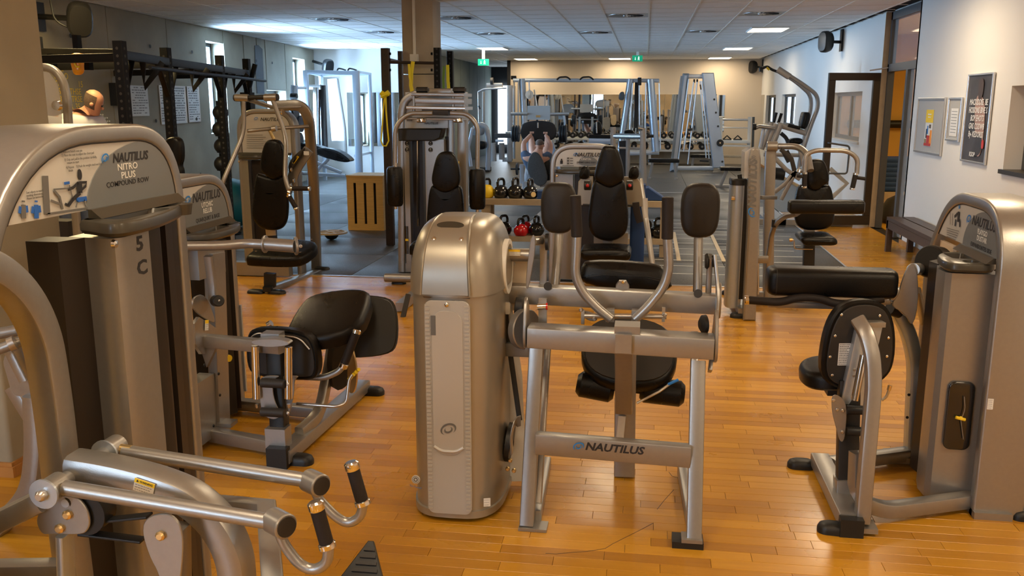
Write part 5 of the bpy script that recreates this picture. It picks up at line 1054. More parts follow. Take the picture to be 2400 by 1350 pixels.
for nm, pth, pd in (('left', [(1014, 265), (955, 265), (926, 296), (926, 388)], (927, 390, 484)), ('right', [(1056, 265), (1096, 266), (1120, 294), (1119, 393)], (1119, 395, 491))):
    T(I_, 'swing_arm', 'silver', pth, 8.25, .0215, .13, 14)
    px, y0, y1 = pd; a, b = Y(px, y0, 8.25), Y(px, y1, 8.25)
    part(I_, 'roll_pad', 'vinyl', MB().lathe([(.03, 0), (.062, .006), (.075, .03), (.078, (a-b).length/2), (.075, (a-b).length-.03), (.062, (a-b).length-.006), (.03, (a-b).length)], b, (0, 0, 1), 24), nm+' roll pad'); C(I_, 'pad_pin', 'chrome', (px, y0-8), (px, y0+2), 8.25, .02); C(I_, 'pad_nut', 'chrome', (px, y1-2), (px, y1+6), 8.25, .016)
for px in (988, 1074): C(I_, 'adjuster', 'steel', (px-10, 282), (px+10, 282), yh-.1, .022); C(I_, 'adjuster_knob', 'chrome', (px-1, 279), (px+1, 285), yh-.14, .026)
PD(I_, 'head_cushion', 'vinyl', [(1026, 360), (1045, 353), (1064, 358), (1076, 385), (1080, 430), (1062, 446), (1045, 453), (1026, 446), (1010, 428), (1018, 385)], 8.2, .07, .03)
PD(I_, 'back_cushion', 'vinyl', [(1008, 432), (1026, 438), (1045, 443), (1064, 438), (1083, 432), (1088, 500), (1088, 560), (1000, 560), (1001, 500)], 8.22, .07, .03)
PD(I_, 'seat', 'vinyl', [(960, 588), (962, 572), (980, 560), (1090, 560), (1100, 600), (962, 600)], 8.0, .12, .04); B(I_, 'seat_post', 'steel', [(1020, 590), (1020, 690)], 8.05, .08, .08)
part(I_, 'base_tube', 'silver', MB().cyl(Y(902, 650, 8.1), Y(985, 652, 8.1), .042, 20, ch=.004)); part(I_, 'rear_base', 'silver', MB().box((-2.4, 8.7, .01), (-1.6, 8.78, .1))); part(I_, 'base_rail', 'silver', MB().box((-2.0, 7.0, .01), (-1.93, 8.72, .08)))
for c in (Z(935, 665), (-1.7, 8.7, 0)): part(I_, 'rubber_foot', 'black', foot(MB(), c, (1, 0, 0), .14, .08, .03))
B(I_, 'foot_peg', 'dark', [(944, 746), (957, 690)], [6.85, 6.95], .04, .03)
# ================================================================== centre machine behind the torso machine
J_ = thing('abdominal_machine', (-.45, 7.9, 0), 'machine with a tall two-part black backrest and white lettered arch, behind the torso machine', 'exercise machine')
yt = 8.55
F, u = tower(J_, (Y(1370, 370, yt).x, yt, 0), (0, -1, 0), .655, Y(1370, 337, yt).z, Y(1360, 391, yt).z, -.05, D=.16, th=.05, rl=.20, rr=.2, dome=False, lines=None, sh=[(-.27, -.05), (-.27, .05), (-.1, .08), (-.1, -.05)], dk=[(-.09, -.1), (-.09, .03), (.25, .03), (.25, -.1)], tro=[(-.28, -.03), (-.28, .08), (-.2, .13), (.2, .13), (.28, .05), (.28, -.03)])
text(J_, 'NAUTILUS', Y(1377, 363, yt-.01), (1, 0, 0), UZ, .05, 'ink', 'maker_lettering', .25, .022, 1.05); swirl(J_, Y(1349, 362.5, yt-.01), (1, 0, 0), UZ, .018)
part(J_, 'name_plate', 'panel_grey', MB().prism(smooth_outline([(-.08, -.05), (-.06, .02), (.02, .04), (.10, .01), (.12, -.05)], 2), Y(1374, 375, yt-.008), (1, 0, 0), UZ, .002)); text(J_, 'CINTOL', Y(1374, 373, yt-.012), (1, 0, 0), UZ, .026, 'ink_white', 'model_lettering'); text(J_, 'DERMTGERG SGO', Y(1374, 381, yt-.012), (1, 0, 0), UZ, .022, 'ink', 'exercise_lettering', 0, .02)
for k in range(3): part(J_, 'instruction_print', 'ink_grey', MB().box(Y(1329, 369+k*6, yt-.009), Y(1334, 373+k*6, yt-.008)).box(Y(1336, 370+k*6, yt-.009), Y(1343, 372+k*6, yt-.008)))
part(J_, 'figure_print', 'ink', MB().box(Y(1313, 376, yt-.009), Y(1319, 384, yt-.008)).ball(Y(1316, 374, yt-.009), .008, 5)); part(J_, 'footer_print', 'ink_grey', MB().box(Y(1318, 387.5, yt-.009), Y(1345, 389, yt-.008)))
B(J_, 'left_leg', 'silver', [(1295, 545), (1292, 720)], 8.0, .05, .06); B(J_, 'right_leg', 'silver', [(1540, 690), (1500, 420)], [8.0, 8.4], .05, .05)
for pix in ([(1352, 480), (1356, 425), (1366, 413), (1390, 413), (1390, 482)], [(1462, 482), (1462, 414), (1492, 414), (1500, 425), (1510, 484)]):
    P = [Y(a, b, 8.3) for a, b in pix]; c = P[0]; part(J_, 'side_panel', 'shell', MB().prism([((p-c).x, (p-c).z) for p in P], c, (1, 0, 0), UZ, .05, .006))
for px in (1377, 1476): C(J_, 'pivot_knob', 'black', (px-8, 434), (px+8, 434), 8.1, .045, 18, .006); part(J_, 'red_lens', 'red', MB().ball(Y(px, 435, 8.045), .016, 6))
B(J_, 'pivot_axle', 'black', [(1366, 480), (1485, 482)], 8.1, .02, .02); B(J_, 'black_lever', 'foam', [(1490, 474), (1492, 495), (1500, 521)], 7.9, .06, .04, fr=.05); B(J_, 'clear_guide', 'clear', [(1512, 465), (1513, 510)], 7.95, .045, .05)
for px, s_ in ((1371, -1), (1487, 1)): PD(J_, 'shoulder_pad', 'vinyl', [(px-14, 405), (px-8, 390), (px+10, 388), (px+12, 420), (px-14, 420)], 8.25, .08, .03)
PD(J_, 'head_cushion', 'vinyl', [(1410, 348), (1418, 341), (1440, 341), (1450, 352), (1462, 395), (1464, 420), (1448, 432), (1430, 442), (1410, 432), (1391, 418), (1397, 390)], 7.75, .08, .035)
PD(J_, 'back_cushion', 'vinyl', [(1391, 418), (1410, 426), (1430, 432), (1450, 426), (1464, 420), (1470, 470), (1474, 520), (1466, 550), (1440, 565), (1410, 564), (1386, 550), (1377, 520), (1383, 470)], 7.78, .08, .035)
B(J_, 'cushion_post', 'silver', [(1425, 555), (1425, 640)], 7.85, .09, .05); PD(J_, 'seat', 'vinyl', [(1361, 590), (1364, 579), (1380, 577), (1460, 577), (1478, 582), (1480, 598), (1470, 607), (1370, 606)], 7.55, .34, .04)
B(J_, 'centre_post', 'silver', [(1425, 600), (1425, 700)], 7.8, .1, .1); part(J_, 'base_rail', 'silver', MB().box((-.9, 7.7, .01), (.1, 7.8, .09))); part(J_, 'base_rail', 'silver', MB().box((-.45, 7.75, .01), (-.35, 8.6, .09)))
BX(J_, 'stack_cover', 'shell', (1392, 545), (1468, 690), 7.95, 8.05)
# blue rolled mat standing by it
q = Y(1494, 520, 8.5); K_ = solo(MB().rings([[V(q.x+a, 8.7+b, z) for a, b in rrect(.14, .20, .04, 4)] for z in (0.004, Y(1494, 436, 8.5).z)]), 'foam_roll', 'blue_foam', (q.x, 8.7, 0), 'tall dark blue foam block standing right of the tall black backrest', 'foam block')
# ================================================================== right middle machine
L_m = thing('triceps_machine', (1.2, 7.8, 0), 'machine with a slim silver upright lettered sideways and a U-shaped overhead handle, right of centre', 'exercise machine')
y0 = 7.18
P = [Y(a, b, y0) for a, b in ((1740, 747), (1752, 520), (1753, 375), (1758, 350), (1768, 345), (1778, 350), (1781, 372), (1778, 520), (1769, 748))]
c = P[0]; part(L_m, 'lettered_upright', 'silver', MB().prism([((p-c).x, (p-c).z-(.0 if 0 else 0)) for p in P], c, (1, 0, 0), UZ, .14, .012))
part(L_m, 'side_sheet', 'clear', MB().prism([((Y(a, b, y0+.1)-c).x, (Y(a, b, y0+.1)-c).z) for a, b in ((1740, 415), (1742, 355), (1756, 345), (1756, 415))], c+V(0, .1, 0), (1, 0, 0), UZ, .25))
yl = y0-.0735
t1 = Y(1764.5, 430, yl); up_ = (Y(1766, 384, yl)-Y(1763, 480, yl)).normalized()
text(L_m, 'NAUTILUS', t1, up_, V(-1, 0, 0), .082, 'ink_grey', 'maker_lettering', .2, .045, .95); swirl(L_m, Y(1763, 498, yl), up_, V(-1, 0, 0), .032, 'ink_blue')
text(L_m, '(I)', Y(1766, 369, yl), up_, V(-1, 0, 0), .035, 'ink_grey', 'number_lettering', 0, .02)
part(L_m, 'shroud', 'silver_cool', MB().rings([[V(Y(1727, 500, 7.4).x+a, 7.42+b, z) for a, b in ellipse(.13, .26, 24, 3)] for z in (.06, Y(1727, 425, 7.4).z)])); part(L_m, 'shroud_cap', 'black', MB().rings([[V(Y(1727, 500, 7.4).x+a*k, 7.42+b*k, z) for a, b in ellipse(.14, .27, 24, 3)] for z, k in ((Y(1727, 432, 7.4).z, 1), (Y(1727, 420, 7.4).z, 1), (Y(1727, 417, 7.4).z, .9))])); C(L_m, 'cap_knob', 'black', (1735, 420), (1733, 409), 7.35, .018); part(L_m, 'black_strip', 'black', MB().box(Y(1742, 420, 7.3), Y(1750, 690, 7.5))); C(L_m, 'side_clip', 'chrome', (1714, 464), (1722, 464), 7.3, .02)
part(L_m, 'rubber_foot', 'black', foot(MB(), Z(1730, 744), (1, 0, 0), .13, .08, .04)); part(L_m, 'rubber_foot', 'black', foot(MB(), Z(1708, 690), (1, 0, 0), .13, .08, .04)); part(L_m, 'side_rail', 'silver', MB().box((.78, 7.2, .01), (.85, 8.2, .08)))
yh = 7.8
B(L_m, 'rear_column', 'silver', [(1800, 700), (1802, 470), (1806, 353)], 7.9, .085, .08); C(L_m, 'pivot_barrel', 'silver', (1797, 343), (1822, 343), 7.85, .042, 22, .004)
T(L_m, 'swing_tube', 'silver', [(1822, 343), (1870, 343), (1893, 360), (1900, 400)], [7.85, 7.8, 7.7, 7.6], .026, .12, 16)
T(L_m, 'overhead_handle', 'silver', [(1885, 405), (1888, 362), (1912, 352), (1985, 353), (2011, 370), (2008, 407)], 7.3, .018, .09, 16)
for a, b, pg in (((1886, 408), (1885, 436), (1868, 412)), ((2005, 410), (1998, 440), (2028, 419))):
    grip(L_m, a, b, 7.3, .019); C(L_m, 'peg', 'foam', (a[0], a[1]+6), pg, 7.3, .014, 12)
C(L_m, 'joint_knob', 'chrome', (1876, 398), (1874, 404), 7.35, .03)
PD(L_m, 'head_cushion', 'vinyl', [(1897, 374), (1925, 372), (1936, 384), (1946, 425), (1930, 434), (1916, 448), (1900, 446), (1888, 430), (1890, 390)], 7.75, .07, .03)
PD(L_m, 'back_cushion', 'vinyl', [(1870, 432), (1890, 434), (1905, 440), (1930, 434), (1946, 432), (1955, 470), (1956, 520), (1940, 536), (1912, 540), (1880, 538), (1862, 522), (1862, 470)], 7.78, .07, .03)
r0, r1 = Y(1848, 484, 7.0), Y(2024, 485, 7.0)
sec = rrect(.14, .10, .03, 4)
part(L_m, 'arm_pad', 'vinyl', MB().rings([[r+V(dx, a*k, b*k+ (0 if 1 else 0)) for a, b in sec] for r, dx, k in ((r0, 0, .75), (r0, .012, .95), (r0, .03, 1), (r1, -.03, 1), (r1, -.01, .95), (r1, 0, .75))]))
B(L_m, 'curved_arm', 'silver', [(1870, 500), (1835, 507), (1812, 530), (1800, 600), (1795, 700)], [7.1, 7.3, 7.5, 7.6, 7.6], .035, .05, fr=.15); B(L_m, 'cross_link', 'silver', [(1775, 608), (1800, 608)], 7.35, .04, .06, up=(0, 0, 1)); B(L_m, 'upper_link', 'silver', [(1780, 463), (1815, 463)], [7.3, 7.6], .05, .03, up=(0, 0, 1)); B(L_m, 'arm_joint', 'black', [(1814, 515), (1813, 532)], 7.45, .03, .05)
PD(L_m, 'seat', 'vinyl', [(1868, 556), (1876, 548), (1910, 550), (1945, 548), (1956, 558), (1952, 570), (1915, 569), (1880, 571)], 7.6, .34, .03); B(L_m, 'seat_post', 'black', [(1896, 565), (1894, 660)], 7.75, .09, .07); B(L_m, 'post_bracket', 'steel', [(1896, 536), (1896, 550)], 7.8, .09, .04)
T(L_m, 'seat_lever', 'steel', [(1853, 562), (1861, 562), (1862, 583), (1905, 584)], 7.6, .006, .02, 8); C(L_m, 'lever_knob', 'brass', (1850, 562), (1857, 562), 7.6, .016, 10)
part(L_m, 'long_rail', 'silver', MB().bar([V(.86, 7.78, .06), V(2.35, 7.72, .06)], .07, .09)); T(L_m, 'link_rod', 'steel', [(1776, 560), (1776, 690)], 7.5, .012)
B(L_m, 'cable_arm', 'dark', [(1830, 350), (1855, 372), (1862, 400)], 7.8, .035, .03)
# ------------------------------------------------------------------ people
def skin_body(t, name, m, joints, edges, sub=2):
    me = bpy.data.meshes.new(name); keys = list(joints); off = ORG[t.name]
    me.from_pydata([Vector(joints[k][0])-off for k in keys], [(keys.index(a), keys.index(b)) for a, b in edges], [])
    o = bpy.data.objects.new(name, me); COL.objects.link(o)
    md = o.modifiers.new('s', 'SKIN'); md.use_smooth_shade = True
    for i, k in enumerate(keys):
        r = joints[k][1]; r = (r, r) if not isinstance(r, tuple) else r
        me.skin_vertices[0].data[i].radius = r; me.skin_vertices[0].data[i].use_root = (i == 0)
    ss = o.modifiers.new('u', 'SUBSURF'); ss.levels = sub; ss.render_levels = sub
    bpy.context.view_layer.update(); nm = bpy.data.meshes.new_from_object(o.evaluated_get(bpy.context.evaluated_depsgraph_get()))
    bpy.data.objects.remove(o); nm.materials.clear(); nm.materials.append(MATS[m]); nm.name = name
    nm.polygons.foreach_set('use_smooth', [True]*len(nm.polygons))
    q = bpy.data.objects.new(name, nm); COL.objects.link(q); q.parent = t; ORG[q.name] = off; return q
def head(t, c, s, face, up=V(0, 0, 1), bald=True):
    c = Vector(c); f = Vector(face).normalized(); up = (up-f*up.dot(f)).normalized(); r = f.cross(up)
    def pt(a, b, d): return c+r*(a*s)+f*(b*s)+up*(d*s)
    prof = [(-.115, .045, .02), (-.10, .055, .03), (-.06, .066, .015), (-.02, .074, .0), (.03, .078, -.005), (.07, .074, -.01), (.10, .055, -.012), (.118, .025, -.015), (.121, .004, -.015)]
    mb = MB().rings([[pt(w_*math.cos(a), b0+w_*1.18*math.sin(a), z) for a in [2*PI*k/20 for k in range(20)]] for z, w_, b0 in prof])
    mb.ball(pt(0, .097, -.02), .016*s, 5); 
    for sx in (-1, 1): mb.ball(pt(sx*.078, -.005, -.015), .02*s, 5)
    h = part(t, 'head', 'skin', mb)
    for sx in (-1, 1): part(t, 'eye', 'ink', MB().ball(pt(sx*.03, .083, .005), .009*s, 4))
    part(t, 'mouth', 'poster_red', MB().tube([pt(-.022, .082, -.065), pt(0, .088, -.067), pt(.022, .082, -.065)], .004*s, 6))
    if bald:
        part(t, 'hair', 'hair', MB().rings([[pt(w_*1.02*math.cos(a), b0+w_*1.2*math.sin(a), z) for a in [PI+PI*k/12-.3+.6*k/12 for k in range(13)]]+[pt(w_*.8*math.cos(a), b0+w_*.9*math.sin(a), z) for a in [2*PI-PI*k/12 for k in range(13)]] for z, w_, b0 in prof[2:6]]))
    else:
        part(t, 'hair', 'hair', MB().rings([[pt(w_*1.07*math.cos(a), b0-.01+w_*1.2*math.sin(a), z+.006) for a in [2*PI*k/20 for k in range(20)]] for z, w_, b0 in prof[4:]]))
M1_ = thing('person', (-5.75, 8.6, 0), 'balding person in a white T-shirt leaning forward, seen from behind at the left wall', 'person')
yy = 8.6; hd = Y(219, 240, yy)
def pj(px, py, y=yy): return Y(px, py, y)
bx, by = hd.x-.33, yy
J = {'pelvis': (V(bx-.05, by+.05, .95), (.15, .12)), 'waist': (V(bx, by+.04, 1.12), (.14, .11)), 'chest': (V(bx+.10, by+.02, 1.42), (.19, .14)), 'neck0': (V(bx+.20, by, 1.55), .09), 'neck': (V(bx+.26, by, 1.61), .066), 'skull': (hd-V(.02, 0, .02), .05),
     'shl': (V(bx-.03, by-.14, 1.50), .075), 'ell': (V(bx+.22, by-.24, 1.18), .047), 'hal': (V(bx+.45, by-.2, 1.08), .033), 'shr': (V(bx+.30, by+.12, 1.49), .075), 'elr': (V(bx+.34, by+.24, 1.16), .047), 'har': (V(bx+.55, by+.2, 1.08), .033),
     'hpl': (V(bx-.05, by-.09, .9), .10), 'knl': (V(bx-.02, by-.1, .5), .065), 'anl': (V(bx-.08, by-.1, .09), .045), 'tol': (V(bx+.10, by-.1, .04), .036), 'hpr': (V(bx-.05, by+.15, .9), .10), 'knr': (V(bx+.05, by+.15, .5), .065), 'anr': (V(bx+.0, by+.15, .09), .045), 'tor': (V(bx+.18, by+.15, .04), .036)}
E_l = [('pelvis', 'waist'), ('waist', 'chest'), ('chest', 'neck0'), ('neck0', 'neck'), ('neck', 'skull'), ('chest', 'shl'), ('shl', 'ell'), ('ell', 'hal'), ('chest', 'shr'), ('shr', 'elr'), ('elr', 'har'), ('pelvis', 'hpl'), ('hpl', 'knl'), ('knl', 'anl'), ('anl', 'tol'), ('pelvis', 'hpr'), ('hpr', 'knr'), ('knr', 'anr'), ('anr', 'tor')]
skin_body(M1_, 'body', 'skin', J, E_l)
def grow(keys, k): return {a: (J[a][0], tuple(x*k for x in J[a][1]) if isinstance(J[a][1], tuple) else J[a][1]*k) for a in keys}
sh = grow(['chest', 'waist', 'pelvis', 'neck0', 'shl', 'ell', 'shr', 'elr'], 1.3); sh['ell'] = (J['shl'][0].lerp(J['ell'][0], .7), .085); sh['elr'] = (J['shr'][0].lerp(J['elr'][0], .7), .085)
skin_body(M1_, 'shirt', 'shirt', sh, [('chest', 'waist'), ('waist', 'pelvis'), ('chest', 'neck0'), ('chest', 'shl'), ('shl', 'ell'), ('chest', 'shr'), ('shr', 'elr')])
J2 = grow(['pelvis', 'hpl', 'knl', 'anl', 'hpr', 'knr', 'anr'], 1.13); skin_body(M1_, 'trousers', 'cloth_blue', J2, [e for e in E_l if e[0] in J2 and e[1] in J2])
head(M1_, hd, 1.02, V(.72, .42, -.42), V(.25, 0, 1))
for k, hk in enumerate(('hal', 'har')):
    h0 = J[hk][0]
    for f_ in range(4): part(M1_, 'finger', 'skin', MB().tube([h0+V(.02, -.02+.015*f_, -.005), h0+V(.06, -.022+.017*f_, -.01), h0+V(.085-.005*abs(f_-1), -.022+.017*f_, -.03)], .008, 6))
    part(M1_, 'thumb', 'skin', MB().tube([h0+V(.0, .02, .01), h0+V(.035, .045, 0)], .010, 6))
# ------------------------------------------------------------------ black rig along the left wall
N_ = thing('training_rig', (-5, 9, 0), 'long black steel training rig with perforated posts along the concrete wall', 'rig')
PT = [((279, 96), 7.0), ((387, 112), 8.3), ((514, 130), 10.2), ((577, 138), 11.6)]
tops = []
for i, ((px, py), y_) in enumerate(PT):
    p = Y(px, py, y_); tops.append(p); part(N_, 'post', 'rig', MB().sweep([V(p.x, y_, 0.01), p], rrect(.083, .083, .006, 1), (0, 1, 0))); part(N_, 'base_plate', 'rig', MB().box((p.x-.1, y_-.1, 0), (p.x+.1, y_+.1, .012)))
    ho = MB(); 
    for k in range(34):
        z = .15+k*.06
        if z < p.z-.03: ho.cyl(V(p.x+.0418, y_, z), V(p.x+.0426, y_, z), .0125, 8).cyl(V(p.x, y_-.0418, z), V(p.x, y_-.0426, z), .0125, 8)
    part(N_, 'post_holes', 'dark', ho)['kind'] = 'stuff'
bz = [Y(268, 134, 7.0).z, Y(387, 148, 8.3).z, Y(514, 158, 10.2).z, Y(577, 163, 11.6).z]
for i in range(3):
    a, b = tops[i], tops[i+1]; za = 2.08; 
    part(N_, 'cross_beam', 'rig', MB().bar([V(a.x, a.y, za), V(b.x, b.y, za)], .075, .075)); part(N_, 'pull_up_bar', 'rig', MB().cyl(V(a.x+.25, a.y, za-.10), V(b.x+.25, b.y, za-.10), .017, 10)); 
    d = (b-a).normalized()
    for p, s_ in ((a, 1), (b, -1)): part(N_, 'corner_brace', 'rig', MB().bar([V(p.x, p.y, za-.32)+d*s_*.04, V(p.x, p.y, za-.03)+d*s_*.30], .05, .015))
    m_ = a.lerp(b, .35); part(N_, 'hook_bracket', 'rig', MB().bar([V(m_.x+.04, m_.y, za-.04), V(m_.x+.04, m_.y, za-.25), V(m_.x+.20, m_.y+.05, za-.04)], .06, .02, (0, 1, 0)))
a = tops[0]; e = Y(88, 124, 7.9); part(N_, 'side_beam', 'rig', MB().bar([V(a.x, a.y, 2.08), V(e.x, e.y, 2.15)], .05, .09)); part(N_, 'end_bracket', 'rig', MB().box((e.x-.05, 7.85, 2.05), (e.x+.03, 7.95, 2.3)))
for px in (131, 193, 215): 
    p = Y(px, 125, 7.6); part(N_, 'strap_hook', 'rig', MB().box((p.x-.02, 7.5, 1.98), (p.x+.03, 7.56, 2.28 if px == 193 else 2.12)))
for i, (x_, y_) in enumerate(((tops[0].x, 7.0), (tops[1].x, 8.3), (tops[2].x, 10.2), (tops[3].x, 11.6))): part(N_, 'wall_strut', 'rig', MB().bar([V(x_, y_, 2.06), V(lw(y_+.6)+.01, y_+.6, 2.06)], .05, .07))
p = tops[3]; part(N_, 'Y_arm'.lower(), 'rig', MB().bar([V(p.x, p.y, 1.84), Y(598, 150, 11.6)], .05, .06, (0, 1, 0))); part(N_, 'vertical_sleeve', 'rig', MB().box((p.x-.07, 11.5, .5), (p.x+.07, 11.64, 1.83)))
# amber band bag on the rig
q = [Y(163, 124, 7.3), Y(197, 124, 7.3), Y(192, 150, 7.3), Y(194, 172, 7.3), Y(176, 178, 7.3), Y(170, 160, 7.3)]
c = q[0]; solo(MB().pad(smooth_outline([((p-c).x, (p-c).z) for p in q], 2), c, (1, 0, 0), UZ, .07, .03, .01), 'hanging_pouch', 'amber', c, 'translucent amber pouch hanging from the black rig above the person', 'pouch')
S_ = thing('elastic_band', Y(182, 130, 7.25), 'looped yellow band lying over the amber pouch', 'band'); T(S_, 'band_loop', 'yellow_band', [(172, 126), (172, 145), (180, 158), (186, 156)], 7.24, .006, .05, 6)
# wall notes and frames
def on_wall(y_, z): return V(lw(y_)+.017, y_, z)
wu = V(-.088, 1, 0).normalized()
def wall_sheet(name, m, y0, y1, z0, z1, lab, cat, frame=None, rows=8):
    c = on_wall((y0+y1)/2, (z0+z1)/2); w_, h_ = y1-y0, z1-z0; t = thing(name, c, lab, cat)
    st_ = part(t, 'sheet', m, MB().prism(rrect(w_, h_, .002, 1), c+V(.006, 0, 0), wu, UZ, .006))
    if frame: part(t, 'frame', frame, MB().sweep([c+V(.01, 0, 0)+wu*a+UZ*b for a, b in ((-w_/2, -h_/2), (w_/2, -h_/2), (w_/2, h_/2), (-w_/2, h_/2))], rrect(.022, .018, .003, 1), (1, 0, 0), closed=True))
    m_ = MB(); r_ = random.Random(int(y0*100))
    for k in range(rows):
        z = c.z+h_/2-h_*(k+.8)/(rows+1); g = -w_*.42
        while g < w_*.36: 
            l = w_*r_.uniform(.06, .16); 
            if r_.random() > .15: m_.prism([(g, -h_*.012), (g+l, -h_*.012), (g+l, h_*.012), (g, h_*.012)], c+V(.0105, 0, z-c.z), wu, UZ, .0006)
            g += l+w_*.03
    part(st_, 'print', 'ink_grey', m_)['kind'] = 'stuff'; return t
wall_sheet('wall_notice', 'paper', 11.15, 11.65, 1.52, 1.92, 'white printed notice sheet on the concrete wall between the first two rig posts', 'notice', None, 11)
wall_sheet('framed_chart', 'paper', 12.0, 12.32, 1.40, 1.93, 'framed white chart half hidden behind the second rig post', 'poster', 'alu', 14); wall_sheet('framed_chart', 'paper', 12.46, 12.86, 1.40, 1.93, 'middle of three framed white charts on the concrete wall', 'poster', 'alu', 14); wall_sheet('framed_chart', 'paper', 12.95, 13.37, 1.41, 1.93, 'framed white chart nearest the slit window on the concrete wall', 'poster', 'alu', 14)
t = thing('wall_timer', on_wall(10.75, 1.8), 'small black wall timer with a pink screen beside the first rig post', 'timer'); c = on_wall(10.75, 1.8); part(t, 'case', 'black', MB().prism(rrect(.26, .28, .01, 2), c+V(.05, 0, 0), wu, UZ, .1)); part(t, 'display', 'screen', MB().prism(rrect(.08, .2, .004, 1), c+V(.102, .06, .01), wu, UZ, .003))
wt = thing('wall_writing', on_wall(9.8, 1.9), 'yellow chalk letters and numbers written on the concrete wall behind the person', 'writing')
for k, s_ in enumerate(('8', '     L', 'I   L O', 'O O         15', '25 F RTHSE', '18 FO TRSE', '10YOB, 35')): text(wt, s_, on_wall(9.63, 2.16-k*.085)+wu*-.22, wu, UZ, .10, 'yellow', 'chalk_line', align='LEFT', wscale=1.1)
part(wt, 'chalk_pattern', 'paper', (lambda m_: [m_.ball(on_wall(10.35+.05*(k % 5), 1.43+.04*(k//5)), .012, 3) for k in range(17) if k % 4 != 2] and m_)(MB()))['kind'] = 'stuff'
c = on_wall(16.3, 2.28); solo(MB().prism([(-.22, -.42), (.2, -.42), (.22, .4), (.0, .46), (-.2, .44), (-.24, .1)], c+V(.003, 0, 0), wu, UZ, .006), 'grey_patch', 'dark', c, 'dark grey rectangular patch high on the concrete wall between the slit windows', 'patch')
def speaker(c, n, lab, s=1., m='black'):
    c = Vector(c); n = Vector(n).normalized(); u = UZ.cross(n).normalized(); v = n.cross(u); t = thing('wall_speaker', c, lab, 'speaker')
    part(t, 'cabinet', m, MB().rings([[c+n*d+u*(a*k)+v*(b*k) for a, b in ellipse(.20*s, .30*s, 24, 3)] for d, k in ((-.09*s, .6), (-.06*s, .85), (0, 1), (.05*s, .97), (.07*s, .85), (.075*s, .5))])); return t
sp = Y(186, 44, 9.0); t = speaker(sp, (.62, -.7, -.4), 'big black speaker hung high on the concrete wall at the top left', 1.25); part(t, 'wall_arm', 'black', MB().cyl(sp, V(lw(9.2)+.02, 9.2, sp.z+.05), .03, 10)); part(t, 'wall_plate', 'black', MB().box((lw(9.2)+.0, 9.1, sp.z-.1), (lw(9.2)+.04, 9.3, sp.z+.2))); part(t, 'cable', 'black', MB().tube([sp-V(.1, 0, .1), sp+V(-.22, -.1, -.03), sp+V(-.25, -.1, .25)], .010, 6, .1))
t = speaker(V(-7.0, 19.6, 2.47), (.7, -.6, -.3), 'black speaker in the far left corner above the white wall', 1.2); part(t, 'wall_arm', 'black', MB().cyl(V(-7.05, 19.65, 2.5), V(-7.38, 19.7, 2.6), .03, 8))
for px, py, y_, lab in ((1936, 98, 16.3, 'black speaker on the right wall above the open glass door'), (1765, 157, 25.3, 'small black speaker in the far right corner')):
    c = X(px, py, 2.86); t = speaker(c, (-.9, -.45, 0), lab, 1.15); part(t, 'wall_arm', 'black', MB().cyl(c, V(RW, c.y+.1, c.z), .025, 8).box((RW-.03, c.y, c.z-.15), (RW-.005, c.y+.15, c.z+.2)))
# stack of medicine balls on a stand + teal ball
O_ = thing('ball_stand', Y(517, 360, 11.0)+V(0, 0, -1), 'black vertical stand for medicine balls beside the slit window', 'stand'); ORG[O_.name] = V(O_.location.x, 11.0, 0); O_.location = ORG[O_.name]; c = ORG[O_.name]
part(O_, 'pole', 'rig', MB().cyl(V(c.x, 11.0, 0.02), V(c.x, 11.0, 1.72), .02, 10)); part(O_, 'base', 'rig', MB().cyl((c.x, 11, 0), (c.x, 11, .02), .2, 20))
for (px, py), r_, lab in (((517, 264), .098, 'top black medicine ball of the stack by the slit window'), ((516, 303), .098, 'second black medicine ball from the top of the stack'), ((520, 342), .098, 'third black medicine ball from the top of the stack'), ((520, 384), .098, 'lowest visible black medicine ball of the stack')):
    q = Y(px, py, 10.85); solo(MB().ball(q, r_, 12), 'medicine_ball', 'black', q, lab, 'ball', 'medicine balls on the stand'); part(O_, 'ball_ring', 'rig', MB().lathe([(r_*.6, -.005), (r_*.66, -.005), (r_*.66, .005), (r_*.6, .005)], V(q.x, q.y, q.z-r_*.8), ring=True))
q = Y(520, 425, 11.3); solo(MB().ball(V(q.x-.05, 11.65, .34), .34, 14), 'exercise_ball', 'teal_ball', (q.x, 11.3, 0), 'large teal exercise ball on the floor below the medicine balls', 'ball')
# back pad of another machine by the rig
t = thing('seated_machine', Z(410, 520), 'dark machine pad standing between the two left towers', 'exercise machine'); PD(t, 'back_cushion', 'vinyl', [(388, 335), (395, 322), (415, 320), (428, 330), (430, 370), (424, 388), (430, 400), (430, 450), (386, 450), (388, 395), (384, 370)], 7.3, .08, .03); B(t, 'cushion_post', 'silver', [(408, 440), (410, 560)], 7.4, .08, .06)
